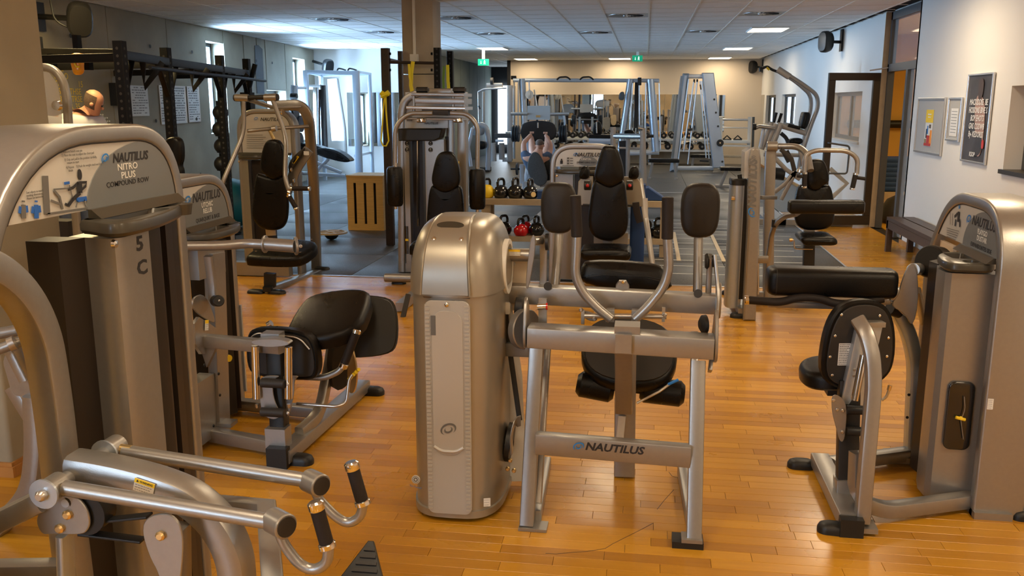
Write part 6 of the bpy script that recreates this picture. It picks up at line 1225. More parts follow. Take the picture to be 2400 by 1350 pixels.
# ------------------------------------------------------------------ boxes, board, rack
b0, b1 = Z(815, 540), Z(897, 541); zt_ = Y(815, 411, 11.62).z
P_ = thing('plyo_box', (-3.72, 11.85, 0), 'tall wooden jump box with three dark slots on the grey mats', 'box')
bx0, bx1 = Y(815, 500, 11.62).x, Y(899, 500, 11.62).x
w_ = (bx1-bx0); sl = [w_*.22, w_*.50, w_*.77]
fp = MB(); e = [0]+sl+[w_]; g = .018
for i in range(4): fp.box((bx0+e[i]+(g if i else 0), 11.62, .09), (bx0+e[i+1]-(g if i < 3 else 0), 11.645, zt_-.1))
fp.box((bx0, 11.62, 0.004), (bx1, 11.645, .09)).box((bx0, 11.62, zt_-.1), (bx1, 11.645, zt_-.02))
part(P_, 'front_panel', 'plywood', fp); part(P_, 'top_panel', 'plywood', MB().box((bx0-.005, 11.61, zt_-.02), (bx1+.005, 12.15, zt_))); part(P_, 'side_panel', 'plywood', MB().box((bx0, 11.645, .004), (bx0+.02, 12.14, zt_-.02))); part(P_, 'side_panel', 'plywood', MB().box((bx1-.02, 11.645, .004), (bx1, 12.14, zt_-.02))); part(P_, 'slot_shade_sheet', 'dark', MB().box((bx0+.02, 11.8, .01), (bx1-.02, 11.82, zt_-.03)))  # dark sheet inside the box stands for the shade behind its slots
c = V(Z(792, 556).x, 10.75, 0); Q_ = thing('balance_board', c, 'round spoked wooden balance board lying on the mat before the wooden box', 'balance board')
part(Q_, 'rim', 'wood_pale', MB().lathe([(.165, .085), (.2, .085), (.2, .105), (.165, .105)], c, (0, 0, 1), 32, ring=True)); sp = MB()
for k in range(6): a = PI*k/3+.2; part(Q_, 'spoke', 'wood_pale', MB().bar([c+V(math.cos(a)*.02, math.sin(a)*.02, .095), c+V(math.cos(a)*.175, math.sin(a)*.175, .095)], .035, .018))
part(Q_, 'hub', 'wood_pale', MB().cyl(c+V(0, 0, .082), c+V(0, 0, .112), .05, 18)); part(Q_, 'rocker', 'black', MB().lathe([(.02, .004), (.06, .02), (.085, .05), (.09, .084)], c, (0, 0, 1), 20))
R_ = thing('power_rack', (-2.8, 10.9, 0), 'tall dark power rack with a pull-up bar around the concrete pillar', 'rack')
for (px, py), y_, w2, m_ in (((903, 113), 10.4, .093, 'rig_brown'), ((938, 120), 11.5, .053, 'rig_brown'), ((1025, 112), 10.4, .076, 'rig'), ((1055, 120), 11.4, .076, 'rig')):
    p = Y(px, py, y_); part(R_, 'upright', m_, MB().sweep([V(p.x, y_, .01), p], rrect(w2, .08, .005, 1), (0, 1, 0))); ho = MB()
    for k in range(36): ho.cyl(V(p.x, y_-.0402, .2+k*.06), V(p.x, y_-.041, .2+k*.06), .012, 8)
    part(R_, 'holes', 'black', ho)['kind'] = 'stuff'
T(R_, 'pull_up_bar', 'rig_brown', [(912, 146), (1020, 148)], 10.4, .017); T(R_, 'side_bar', 'rig_brown', [(912, 140), (938, 146)], [10.4, 11.5], .02)
for px, py in ((916, 126), (916, 164), (1014, 126), (1014, 164)): C(R_, 'bolt', 'rig', (px-4, py), (px, py), 10.4, .016, 8)
def band(t_lab, pix, y_, w2=.03, m='yellow_band', closed=False, lab='band'):
    q = [Y(a, b, y_) for a, b in pix]; return solo(MB().sweep(q, rrect(w2, .006, .002, 1), (0, 1, 0)), 'resistance_band', m, q[0], t_lab, 'band')
q = band('narrow yellow resistance band looped and knotted around the brown rack post', [(902, 222), (898, 260), (895, 310), (893, 330), (898, 342), (905, 342), (911, 330), (908, 300), (905, 260), (904, 222)], 10.3, .018)
t = thing('band_knot', Y(902, 222, 10.3), 'yellow knot tied around the brown rack post', 'knot'); T(t, 'bow', 'yellow_band', [(893, 217), (902, 223), (912, 216)], 10.31, .03, .02, 8); T(t, 'bow', 'yellow_band', [(894, 228), (902, 223), (911, 221)], 10.29, .02, .02, 8)
band('wide yellow band hanging from the pull-up bar in front of the pillar', [(968, 144), (964, 170), (963, 200), (966, 215)], 10.36, .045); band('narrower yellow band hanging next to the wide one before the pillar', [(958, 150), (960, 180), (966, 213)], 10.34, .025)
band('yellow band hanging on the right rack post', [(1049, 152), (1050, 190), (1052, 214)], 11.1, .04); band('green band hanging beside the yellow one on the right rack post', [(1041, 155), (1039, 185), (1040, 214)], 11.1, .03, 'green_band')
# ------------------------------------------------------------------ kettlebell rack
ky = 10.05; zt1 = Y(1200, 466, ky).z; zt2 = Y(1250, 553, ky-.0).z
x0 = Y(1105, 466, ky).x; x1 = Y(1570, 490, ky).x
S1 = thing('kettlebell_rack', (-.8, ky+.1, 0), 'low tan two-tier rack for kettlebells behind the pec fly machine', 'rack')
dz = (Y(1530, 488, ky).z-zt1)
part(S1, 'top_shelf', 'wood_pale', MB().box((x0, ky-.06, zt1-.065), (x1, ky+.30, zt1))); part(S1, 'lower_shelf', 'wood_pale', MB().box((x0, ky-.06, zt2-.06), (x1, ky+.30, zt2)))
for xx_ in (x0+.12, -.9, x1-.1): part(S1, 'leg', 'wood_pale', MB().box((xx_, ky-.03, .004), (xx_+.1, ky+.02, zt1-.07))); part(S1, 'leg', 'wood_pale', MB().box((xx_, ky+.22, .004), (xx_+.1, ky+.27, zt1-.07)))
def kettle(px, zs, lab, m='black_gloss', s=1., rz=0., hm='black_gloss', y_=None, dot=None):
    y_ = y_ or ky+.08; c = V(Y(px, 450, y_).x, y_, zs+.001); t = thing('kettlebell', c, lab, 'kettlebell', 'kettlebells on the tan rack')
    bl_ = part(t, 'bell', m, MB().lathe([(.05*s, 0), (.072*s, .006*s), (.092*s, .045*s), (.09*s, .085*s), (.065*s, .125*s), (.04*s, .145*s), (.001, .15*s)], c, (0, 0, 1), 24))
    d = V(math.cos(rz), math.sin(rz), 0)
    part(t, 'handle', hm, MB().tube([c-d*(.045*s)+UZ*(.115*s), c-d*(.052*s)+UZ*(.18*s), c-d*(.035*s)+UZ*(.215*s), c+d*(.035*s)+UZ*(.215*s), c+d*(.052*s)+UZ*(.18*s), c+d*(.045*s)+UZ*(.115*s)], .0155*s, 12, .04*s))
    if dot: part(bl_, 'weight_mark', dot, MB().cyl(c+V(.04, -.07, .05), c+V(.046, -.082, .052), .03, 16))
    return t
kettle(1141, zt1, 'yellow kettlebell with a black handle on the top shelf', 'yellow', 1., .9, 'black_gloss'); kettle(1174, zt1, 'black kettlebell right beside the yellow one', rz=.9); kettle(1208, zt1, 'middle one of the black kettlebells on the top shelf', rz=1.1, s=1.05); kettle(1243, zt1, 'black kettlebell with an orange mark on the top shelf', rz=1.2, dot='brass')
kettle(1181, zt2, 'black kettlebell on the lower shelf half hidden by the grey housing', rz=.8); kettle(1221, zt2, 'left one of two bright red kettlebells on the lower shelf', 'red', .9, .9, y_=ky+.0); kettle(1232, zt2, 'right one of two bright red kettlebells on the lower shelf', 'red', .95, .9, y_=ky+.19); kettle(1258, zt2, 'black kettlebell tilted just right of the red ones', rz=1.2)
kettle(1519, zt2, 'black kettlebell on the lower shelf right of the blue block', rz=.2, s=.85); kettle(1548, zt2, 'black kettlebell at the right end of the lower shelf', rz=.2, s=1.)
q = Y(1265, 460, ky); solo(MB().box((q.x-.03, ky, zt1+.001), (q.x+.12, ky+.2, zt1+.09)), 'foam_wedge', 'blue_foam', (q.x, ky, zt1), 'small blue block on the top shelf next to the marked kettlebell', 'block')
q = Y(1530, 470, ky); solo(MB().prism([(-.12, -.05), (.16, -.05), (.10, 0), (-.05, .10), (-.12, .09)], V(q.x, ky+.1, zt1+.052), (1, 0, 0), UZ, .2, .01), 'foam_wedge', 'blue_foam', (q.x, ky, zt1), 'blue foam wedge at the right end of the top shelf', 'wedge')
# ------------------------------------------------------------------ cage, benches and machines by the white wall
U_ = thing('smith_cage', (-6.3, 18.6, 0), 'blue-lit steel cage by the slit windows before the white wall', 'cage')
sm_ = 'silver_cool'  # blue cast of the window light put into the frame colour
for (px, py), y_, w2 in (((716, 165), 17.6, .09), ((834, 166), 17.6, .13), ((866, 171), 19.2, .07), ((752, 176), 19.2, .07)):
    p = Y(px, py, y_); part(U_, 'upright', sm_, MB().bar([V(p.x, y_, .005), p], w2, .09, (0, 1, 0)))
B(U_, 'top_beam', sm_, [(716, 169), (834, 171)], 17.6, .08, .08); B(U_, 'side_beam', sm_, [(836, 168), (866, 173)], [17.6, 19.2], .05, .05); B(U_, 'rear_beam', sm_, [(752, 178), (866, 173)], 19.2, .05, .05); B(U_, 'side_beam', sm_, [(716, 168), (752, 177)], [17.6, 19.2], .05, .05); B(U_, 'low_beam', sm_, [(834, 365), (866, 358)], [17.6, 19.2], .05, .07)
for px in (797, 822): T(U_, 'hook_grip', 'black', [(px-7, 166), (px-4, 160), (px+6, 162), (px+14, 165)], 17.7, .016, .05, 6)
B(U_, 'weight_column', 'chrome', [(742, 205), (744, 360)], 18.2, .12, .1); B(U_, 'dark_column', 'dark', [(756, 200), (762, 352)], 18.3, .10, .1); B(U_, 'column_head', 'steel', [(722, 204), (752, 204)], 18.2, .1, .08)
for i, (pix, lab) in enumerate(((((700, 330), (765, 345), (783, 358), (780, 364), (740, 362), (700, 352)), 'left padded bench beside the blue-lit cage'), (((740, 345), (790, 348), (826, 372), (824, 380), (800, 378), (745, 362)), 'right padded bench inside the blue-lit cage'))):
    t = thing('weight_bench', Y(pix[0][0], 410, 16.5), lab, 'bench'); t.location.z = 0; ORG[t.name] = Vector(t.location); P = [Y(a, b, 16.6-.6*i) for a, b in pix]; c = P[0]
    part(t, 'cushion', 'vinyl', MB().prism(smooth_outline([((p-c).x, (p-c).z) for p in P], 2), c, (1, 0, 0), UZ, .32, .03))
    for a, b in (((720, 372), (800, 405)), ((770, 372), (735, 408)), ((700, 405), (810, 412))): B(t, 'frame_bar', sm_, [a, b], 16.6-.6*i, .06, .05)
t = thing('plate_rack_machine', Y(655, 400, 17.2), 'cool grey machine silhouette left of the blue-lit cage below the windows', 'exercise machine'); t.location.z = 0; ORG[t.name] = Vector(t.location)
B(t, 'frame', sm_, [(690, 200), (684, 300), (690, 380)], 17.0, .12, .08); B(t, 'frame_arm', sm_, [(690, 206), (716, 206)], [17, 17.4], .05, .05); C(t, 'roller', 'black', (682, 225), (696, 225), 16.9, .05); 
for px, py in ((690, 262), (702, 290), (700, 330)): C(t, 'weight_plate', 'plate', (px, py), (px+5, py), 16.8, .16, 22)
t = thing('tilted_board', Y(790, 320, 19.6), 'pale tilted board leaning in the reflection corner behind the cage', 'board'); t.location.z = 0; ORG[t.name] = Vector(t.location); P = [Y(a, b, 19.6) for a, b in ((768, 186), (790, 184), (812, 330), (778, 330))]; c = P[0]; part(t, 'board', 'white_paint', MB().prism([((p-c).x, (p-c).z) for p in P], c, (1, 0, 0), UZ, .04)); B(t, 'edge', 'silver', [(790, 184), (808, 300), (812, 380)], 19.5, .05, .05)
# nautilus machine and pulldown seen right of the pec fly
t = thing('low_row_machine', Z(1135, 410), 'blue-lit arched machine behind the right roll pad of the pec fly', 'exercise machine'); B(t, 'arch', sm_, [(1112, 300), (1126, 289), (1140, 298), (1146, 330), (1144, 398)], 17.5, .08, .12, fr=.1); PD(t, 'panel', 'panel_grey', [(1105, 300), (1135, 296), (1137, 318), (1105, 318)], 17.4, .03, .01); C(t, 'wheel', 'chrome', (1098, 280), (1102, 282), 17.2, .08, 20); B(t, 'blue_lit_strut', 'silver_cool', [(1108, 300), (1098, 345), (1104, 390)], 17.2, .06, .05); part(t, 'base', 'dark', MB().cbox(Z(1138, 402)+V(0, 0, .06), .25, .3, .1)); PD(t, 'seat', 'vinyl', [(1120, 330), (1140, 330), (1140, 350), (1120, 350)], 17.3, .2, .04)  # blue light put into the colour of arch and strut
t = thing('lat_pulldown_machine', Y(1165, 372, 20.5), 'tall slim pulldown machine with a bent bar at the concrete recess', 'exercise machine'); t.location.z = 0; ORG[t.name] = Vector(t.location)
B(t, 'tower_post', 'silver', [(1195, 200), (1195, 376)], 20.5, .12, .1); B(t, 'rear_post', 'silver', [(1205, 202), (1205, 372)], 20.8, .05, .06); T(t, 'top_arm', 'alu', [(1120, 216), (1133, 209), (1187, 206)], 20.5, .022); T(t, 'cable', 'steel', [(1120, 216), (1121, 250), (1122, 290)], 20.5, .01); B(t, 'pulley_box', 'steel', [(1141, 200), (1178, 200)], 20.6, .1, .12); C(t, 'pulley', 'dark', (1150, 190), (1156, 190), 20.5, .08); B(t, 'strap', 'black', [(1122, 248), (1125, 256)], 20.4, .04, .02); B(t, 'left_post', 'silver', [(1133, 215), (1133, 290)], 21, .05, .05)
B(t, 'console', 'dark', [(1160, 318), (1200, 318)], 20.2, .1, .12); B(t, 'blue_panel', 'silver_cool', [(1162, 330), (1180, 330)], 20.1, .05, .1); B(t, 'lower_frame', 'silver', [(1155, 335), (1157, 378)], 20.1, .12, .1); B(t, 'lower_frame', 'silver', [(1176, 335), (1176, 374)], 20.3, .12, .1); B(t, 'foot_beam', 'silver', [(1178, 374), (1200, 374)], 20.5, .1, .06)
# ------------------------------------------------------------------ leg press with a person
W_ = thing('leg_press', (-2.0, 18.2, 0), 'plate-loaded leg press with a black footplate and discs, in use', 'exercise machine'); y_ = 18.4
BX(W_, 'grey_cover', 'grey_board', (1236, 248), (1289, 281), y_, y_+.3); BX(W_, 'maker_badge', 'brass', (1256, 270), (1266, 275), y_-.01, y_); PD(W_, 'footplate', 'plate', [(1226, 283), (1298, 283), (1306, 310), (1296, 332), (1228, 332), (1218, 310)], y_-.1, .08, .02, 0); B(W_, 'centre_slot', 'steel', [(1261, 287), (1261, 300)], y_-.2, .03, .02)
for a, b in (((1197, 267), (1236, 267)), ((1290, 268), (1334, 267))): T(W_, 'sleeve', 'steel', [a, b], y_, .032)
for x_ in (1200, 1206, 1212): C(W_, 'weight_disc', 'plate', (x_, 313), (x_+5, 313), y_, .17, 26, .01)
for x_ in (1311, 1317, 1323): C(W_, 'weight_disc', 'plate', (x_, 314), (x_+5, 314), y_, .18, 26, .01)
T(W_, 'axle', 'steel', [(1185, 311), (1330, 313)], y_+.02, .025)
B(W_, 'blue_rail', 'silver_cool', [(1223, 385), (1224, 430)], 17.2, .08, .06); B(W_, 'side_rail', 'silver_cool', [(1230, 430), (1250, 320)], [17.2, 18.6], .07, .07); B(W_, 'side_rail', 'silver_cool', [(1318, 430), (1290, 320)], [17.2, 18.6], .07, .07); C(W_, 'wheel', 'dark', (1210, 396), (1214, 396), 17.4, .12, 22); T(W_, 'stop_bar', 'dark', [(1197, 396), (1222, 396)], 17.4, .02)
seatp = [Y(1290, 410, 17.0), Y(1300, 440, 16.9)]; PD(W_, 'back_pad', 'vinyl', [(1240, 360), (1280, 360), (1315, 420), (1310, 432), (1240, 432)], 17.0, .10, .03); B(W_, 'seat_rail', 'silver', [(1265, 432), (1320, 425)], 16.9, .1, .08)
for px, py, d_ in ((1230, 425, 17.2), (1316, 425, 17.2), (1240, 300, 18.7), (1292, 300, 18.7)): p = Y(px, py, d_); part(W_, 'leg', 'silver_cool', MB().bar([p, V(p.x, p.y, .004)], .08, .08, (0, 1, 0)))
X_ = thing('person', V(-2.05, 17.2, .3), 'person in a dark top lying on the leg press with both arms raised', 'person'); y1 = 17.0
Jp = {'chest': (Y(1257, 375, y1), (.17, .12)), 'belly': (Y(1262, 400, y1+.25), (.15, .12)), 'pelvis': (Y(1264, 405, y1+.5), (.15, .12)), 'neck': (Y(1263, 352, y1-.0), .07), 'skull': (Y(1264, 340, y1-.0), .05),
      'sl': (Y(1229, 368, y1), .075), 'el': (Y(1227, 335, y1+.1), .05), 'hl': (Y(1246, 314, y1+.25), .035), 'sr': (Y(1285, 370, y1), .075), 'er': (Y(1291, 340, y1+.1), .05), 'hr': (Y(1278, 315, y1+.25), .035),
      'kl': (Y(1247, 345, y1+.85), .08), 'fl': (Y(1245, 320, y1+1.2), .05), 'kr': (Y(1283, 345, y1+.85), .08), 'fr': (Y(1283, 320, y1+1.2), .05)}
skin_body(X_, 'body', 'skin', Jp, [('chest', 'belly'), ('belly', 'pelvis'), ('chest', 'neck'), ('neck', 'skull'), ('chest', 'sl'), ('sl', 'el'), ('el', 'hl'), ('chest', 'sr'), ('sr', 'er'), ('er', 'hr'), ('pelvis', 'kl'), ('kl', 'fl'), ('pelvis', 'kr'), ('kr', 'fr')])
J = Jp; s2 = grow(['chest', 'belly', 'pelvis', 'sl', 'el', 'sr', 'er'], 1.32); s2['el'] = (Jp['sl'][0].lerp(Jp['el'][0], .5), .085); s2['er'] = (Jp['sr'][0].lerp(Jp['er'][0], .5), .085)
skin_body(X_, 'shirt', 'cloth_blue', s2, [('chest', 'belly'), ('belly', 'pelvis'), ('chest', 'sl'), ('sl', 'el'), ('chest', 'sr'), ('sr', 'er')]); head(X_, Y(1265, 340, y1-.02), .95, V(0, .9, .3), V(0, -.3, 1), False)
for k in ('hl', 'hr'):
    for f_ in range(4): part(X_, 'finger', 'skin', MB().tube([Jp[k][0]+V(-.03+.02*f_, .02, .01), Jp[k][0]+V(-.032+.021*f_, .05, .04), Jp[k][0]+V(-.03+.02*f_, .09, .03)], .009, 6))
tw = [Y(1244, 357, 16.85), Y(1262, 356, 16.85), Y(1278, 390, 16.8), Y(1284, 428, 16.75), Y(1262, 440, 16.75), Y(1246, 425, 16.8), Y(1233, 395, 16.85)]; c = tw[0]
solo(MB().pad(smooth_outline([((p-c).x, (p-c).z) for p in tw], 2), c, (1, 0, 0), UZ, .06, .02, .01), 'towel', 'towel', c, 'grey towel draped over the back pad of the leg press', 'towel')
# ------------------------------------------------------------------ cable crossover and tall pulley tower
Ya = 22.6
Y1_ = thing('cable_crossover', (-1.5, Ya, 0), 'long cable crossover whose grey overhead bar spans two pairs of columns', 'exercise machine')
B(Y1_, 'overhead_bar', 'silver_cool', [(1203, 188), (1545, 189)], Ya, .09, .09)
for a, b, r_ in (((1224, 185), (1233, 370), .085), ((1478, 186), (1452, 360), .085), ((1524, 186), (1537, 355), .1)): C(Y1_, 'column', 'silver_cool', a, b, Ya, r_, 20)
for a, b in (((1215, 190), (1214, 330)), ((1240, 190), (1241, 215)), ((1483, 195), (1475, 320)), ((1514, 195), (1512, 300)), ((1498, 180), (1499, 330)), ((1252, 210), (1262, 270)), ((1545, 195), (1548, 350)), ((1205, 190), (1205, 340))): T(Y1_, 'guide_rod', 'alu', [a, b], Ya-.1, .016, 0, 8)
for px in (1321, 1375): T(Y1_, 'bow_grip', 'black', [(px-16, 187), (px-10, 181), (px+8, 180), (px+16, 187)], Ya-.05, .02, .1, 8)
C(Y1_, 'white_wheel', 'white_paint', (1239, 222), (1244, 222), Ya-.15, .11, 24); part(Y1_, 'wheel_face', 'white_paint', MB().cyl(Y(1241, 222, Ya-.2), Y(1241, 222, Ya-.16), .105, 26)); C(Y1_, 'pulley', 'dark', (1198, 182), (1210, 182), Ya, .045, 14); B(Y1_, 'dark_pulley_bar', 'dark', [(1499, 182), (1499, 200)], Ya-.1, .09, .06); PD(Y1_, 'grey_head', 'frame_grey', [(1450, 222), (1456, 214), (1464, 216), (1464, 235), (1450, 235)], Ya-.2, .05, .01); B(Y1_, 'weight_column', 'dark', [(1493, 190), (1490, 300)], Ya+.1, .10, .1); B(Y1_, 'base_beam', 'silver_cool', [(1225, 368), (1545, 358)], Ya, .09, .06)
for k in range(7): T(Y1_, 'stack_guide', 'chrome', [(1470+k*7, 235), (1466+k*8, 330)], Ya+.15, .01, 0, 6)
Y2_ = thing('pulley_tower', (1.35, 23, 0), 'tall A-shaped cable tower with a broad grey side plate, right of centre', 'exercise machine')
P = [Y(a, b, 22.9) for a, b in ((1645, 171), (1672, 171), (1698, 393), (1670, 393))]; c = P[0]; part(Y2_, 'side_plate', 'silver_cool', MB().prism([((p-c).x, (p-c).z) for p in P], c, (1, 0, 0), UZ, .35, .02))
P = [Y(a, b, 22.9) for a, b in ((1600, 172), (1615, 172), (1588, 402), (1570, 402))]; c = P[0]; part(Y2_, 'front_column', 'silver_cool', MB().prism([((p-c).x, (p-c).z) for p in P], c, (1, 0, 0), UZ, .16, .05)); B(Y2_, 'rear_column', 'silver_cool', [(1597, 178), (1572, 400)], 23.2, .05, .08)
B(Y2_, 'top_plate', 'alu', [(1612, 179), (1648, 179)], 22.95, .1, .09); B(Y2_, 'base_beam', 'silver_cool', [(1585, 394), (1672, 394)], 22.9, .1, .08)
for px in (1627, 1634): C(Y2_, 'top_pulley', 'black', (px-2, 190), (px+2, 190), 22.85, .045, 14)
for a, b in (((1626, 192), (1602, 355)), ((1634, 192), (1612, 385)), ((1614, 186), (1590, 375)), ((1645, 190), (1662, 372)), ((1641, 190), (1655, 370))): T(Y2_, 'guide_rod', 'alu', [a, b], 22.8, .016, 0, 8)
for px, py in ((1674, 233), (1678, 264), (1683, 296), (1693, 379)): part(Y2_, 'bolt_head', 'dark', MB().cyl(Y(px, py, 22.7), Y(px, py, 22.73), .025, 14))
part(Y2_, 'round_hub', 'black', MB().cyl(Y(1688, 335, 22.62), Y(1688, 335, 22.72), .085, 24, ch=.01)); part(Y2_, 'hub_cap', 'chrome', MB().cyl(Y(1688, 335, 22.60), Y(1688, 335, 22.62), .02, 12)); B(Y2_, 'carriage', 'dark', [(1612, 305), (1622, 303)], 22.75, .06, .08); B(Y2_, 'grip_handle', 'black', [(1641, 198), (1643, 210)], 22.7, .03, .03)
C(Y2_, 'lower_peg', 'dark', (1640, 376), (1661, 377), 22.7, .03, 12)
# dumbbell racks along the far mirrors
DR = thing('dumbbell_rack', (-.6, 25.55, 0), 'long low rack of dumbbells under the mirrors on the beige wall', 'rack')
zA = .72
for z in (.42, .72): part(DR, 'shelf', 'white_paint', MB().box((-3.3, 25.3, z-.05), (1.95, 25.75, z)))
for x_ in (-3.3, -1.6, .1, 1.88): part(DR, 'rack_leg', 'white_paint', MB().box((x_, 25.35, .004), (x_+.07, 25.7, .665)))
part(DR, 'kick_board', 'wood_pale', MB().box((-3.3, 25.76, .02), (1.95, 25.8, .40)))
d0 = None
for row, (z, n_, x_s) in enumerate(((.72, 22, -3.15), (.42, 16, -3.1))):
    for k in range(n_):
        r_ = .085; c = V(x_s+k*(.228 if row == 0 else .31), 25.5, z+r_+.002)
        if d0 is None:
            d0 = thing('dumbbell', c, 'round black dumbbell on the long rack under the mirrors', 'dumbbell', 'dumbbells on the far rack')
            part(d0, 'handle', 'chrome', MB().cyl(c-V(0, .07, 0), c+V(0, .07, 0), .016, 10))
            for s_ in (-1, 1): h_ = part(d0, 'head', 'plate', MB().cyl(c+V(0, s_*.07, 0), c+V(0, s_*.15, 0), r_, 20, ch=.012)); part(h_, 'end_cap', 'chrome', MB().cyl(c+V(0, s_*.15, 0), c+V(0, s_*.155, 0), .03, 12))
        else: copy_tree(d0).location = c
def down(t, px, py, y_, w2=.07, m='silver'):
    p = Y(px, py, y_); part(t, 'leg', m, MB().bar([p, V(p.x, p.y, .004)], w2, w2, (0, 1, 0)))
# benches and small frames in the free-weight zone
def flat_bench(x_, y_, w2, lab, h=.45, tilt=0, m='vinyl'):
    t = thing('weight_bench', V(x_, y_, 0), lab, 'bench'); part(t, 'cushion', m, MB().pad(rrect(w2, .28, .04, 3), V(x_, y_, h), (1, 0, tilt), (0, 1, 0), .08, .03)); 
    for s_ in (-1, 1): part(t, 'leg', 'silver', MB().bar([V(x_+s_*w2*.35, y_, h-.04), V(x_+s_*w2*.42, y_, .02)], .06, .05, (0, 1, 0))); part(t, 'foot_bar', 'silver', MB().box((x_+s_*w2*.42-.03, y_-.22, .004), (x_+s_*w2*.42+.03, y_+.22, .04)))
    return t
q = Z(1720, 440); t = thing('weight_bench', V(q.x+.1, q.y, 0), 'narrow dark bench with one slanted leg left of the lettered upright', 'bench'); B(t, 'cushion', 'vinyl', [(1688, 395), (1770, 396)], q.y, .28, .07, (0, 0, 1)); B(t, 'leg', 'silver', [(1703, 400), (1688, 436)], q.y, .06, .06); B(t, 'foot_bar', 'silver', [(1676, 436), (1735, 438)], q.y, .08, .04)
flat_bench(.42, 20.6, .7, 'dark bench with splayed legs left of the tall cable tower', .42); flat_bench(1.45, 23.6, .6, 'low dark bench seen through the tall cable tower', .36)
t = thing('multi_frame_machine', Y(1475, 430, 15.5), 'silver frame with a thick cross tube behind the tall two-part backrest', 'exercise machine'); t.location.z = 0; ORG[t.name] = Vector(t.location)
B(t, 'left_upright', 'silver', [(1437, 298), (1437, 420)], 15.2, .09, .08); B(t, 'right_upright', 'silver', [(1506, 300), (1510, 440)], 14.8, .09, .08); T(t, 'cross_tube', 'silver', [(1440, 319), (1506, 320)], [15.2, 14.8], .045); PD(t, 'top_cushion', 'vinyl', [(1460, 316), (1464, 304), (1484, 304), (1490, 316)], 15.4, .2, .03); B(t, 'lower_post', 'silver', [(1472, 320), (1471, 430)], 15.5, .07, .07); B(t, 'low_bar', 'silver', [(1450, 347), (1500, 348)], 15.5, .04, .04); B(t, 'dark_stack', 'dark', [(1463, 330), (1465, 430)], 15.8, .18, .1); C(t, 'peg', 'dark', (1516, 319), (1532, 319), 14.8, .025, 12); C(t, 'adjust_knob', 'chrome', (1496, 300), (1506, 302), 14.8, .05, 14); B(t, 'slant_leg', 'silver', [(1504, 340), (1502, 404)], 14.9, .06, .06)
[down(t, px, py, d_, .08) for px, py, d_ in ((1437, 415, 15.2), (1510, 430, 14.8), (1471, 420, 15.5))]
t = thing('preacher_seat', Y(1400, 345, 21.), 'black seat and blue-grey step in front of the far mirrors', 'exercise machine'); t.location.z = 0; ORG[t.name] = Vector(t.location)
PD(t, 'back_pad', 'vinyl', [(1388, 318), (1391, 288), (1404, 284), (1410, 290), (1412, 318)], 21, .1, .02); B(t, 'pad_spine', 'steel', [(1398, 286), (1399, 312)], 20.92, .03, .02); B(t, 'seat', 'vinyl', [(1382, 319), (1432, 320)], 21, .3, .09, (0, 0, 1)); B(t, 'step', 'silver_cool', [(1381, 330), (1432, 331)], 20.9, .3, .12, (0, 0, 1)); B(t, 'step_leg', 'silver_cool', [(1383, 330), (1383, 345)], 20.9, .05, .05); PD(t, 'tan_board', 'wood_pale', [(1414, 305), (1414, 277), (1417, 275), (1428, 275), (1430, 278), (1430, 305)], 23.5, .03, .01)
# white rack in the far right corner with V grips
V_ = thing('white_rack', (2.55, 24.2, 0), 'white open rack with silver rails in the far right corner', 'rack'); yw = 24.
for px in (1690, 1757): B(V_, 'upright', 'white_paint', [(px, 274), (px-2, 350)], yw, .08, .08)
B(V_, 'dark_upright', 'frame_grey', [(1766, 274), (1764, 345)], yw+.3, .06, .08)
for y0_, y1_, r_ in ((280, 281, .03), (299, 300, .018)): T(V_, 'rail', 'alu', [(1692, y0_), (1757, y1_)], yw, r_)
B(V_, 'low_tray', 'white_paint', [(1692, 331), (1757, 332)], yw, .3, .08, (0, 0, 1)); B(V_, 'low_tray', 'white_paint', [(1692, 341), (1757, 342)], yw, .3, .04, (0, 0, 1)); B(V_, 'base_tray', 'wood_pale', [(1692, 366), (1757, 367)], yw, .3, .06, (0, 0, 1))
for px in (1688, 1755): down(V_, px, 345, yw, .08, 'white_paint')
for k, px in enumerate((1704, 1729)):
    t = thing('v_grip', Y(px, 326, yw-.1), ('left' if k == 0 else 'right')+' black V-shaped cable grip on the white rack', 'grip'); T(t, 'grip_frame', 'black', [(px-10, 327), (px, 318), (px+10, 327)], yw-.1, .018, 0, 8); T(t, 'grip_base', 'black', [(px-10, 327), (px+10, 327)], yw-.1, .018, 0, 8)
# assisted pull-up machine
A2 = thing('pull_up_machine', (2.3, 14.5, 0), 'tall pull-up machine whose two bent silver arms lean left near the glass door', 'exercise machine'); ya2 = 14.3
for dy, off in ((0, 0), (.5, -14)):
    B(A2, 'bent_arm', 'silver', [(1827+off*.3, 163), (1880+off*.6, 196), (1915+off*1.1, 222), (1918+off*1.2, 250), (1898+off*.6, 300), (1874, 380), (1868, 420)], ya2+dy, .055, .07, fr=.22, rr=.012)
B(A2, 'arm_head', 'silver', [(1822, 162), (1850, 180)], ya2, .09, .1); T(A2, 'curved_grip', 'black', [(1822, 168), (1808, 163), (1798, 155), (1788, 160), (1782, 158), (1782, 168)], ya2, .02, .1); B(A2, 'yellow_label', 'yellow', [(1797, 158), (1803, 164)], ya2-.03, .03, .02)
PD(A2, 'back_pad', 'vinyl', [(1880, 264), (1884, 262), (1899, 264), (1888, 304), (1872, 300)], ya2, .28, .03); B(A2, 'arm_rest', 'vinyl', [(1846, 293), (1874, 300)], ya2, .12, .05, (0, 0, 1)); B(A2, 'cross_arm', 'silver', [(1822, 292), (1888, 312)], ya2, .06, .08, (0, 0, 1))
for pix in (((1830, 292), (1813, 335)), ((1818, 290), (1795, 345)), ((1808, 288), (1785, 350))): B(A2, 'slanted_post', 'silver', pix, ya2-.1, .07, .06)
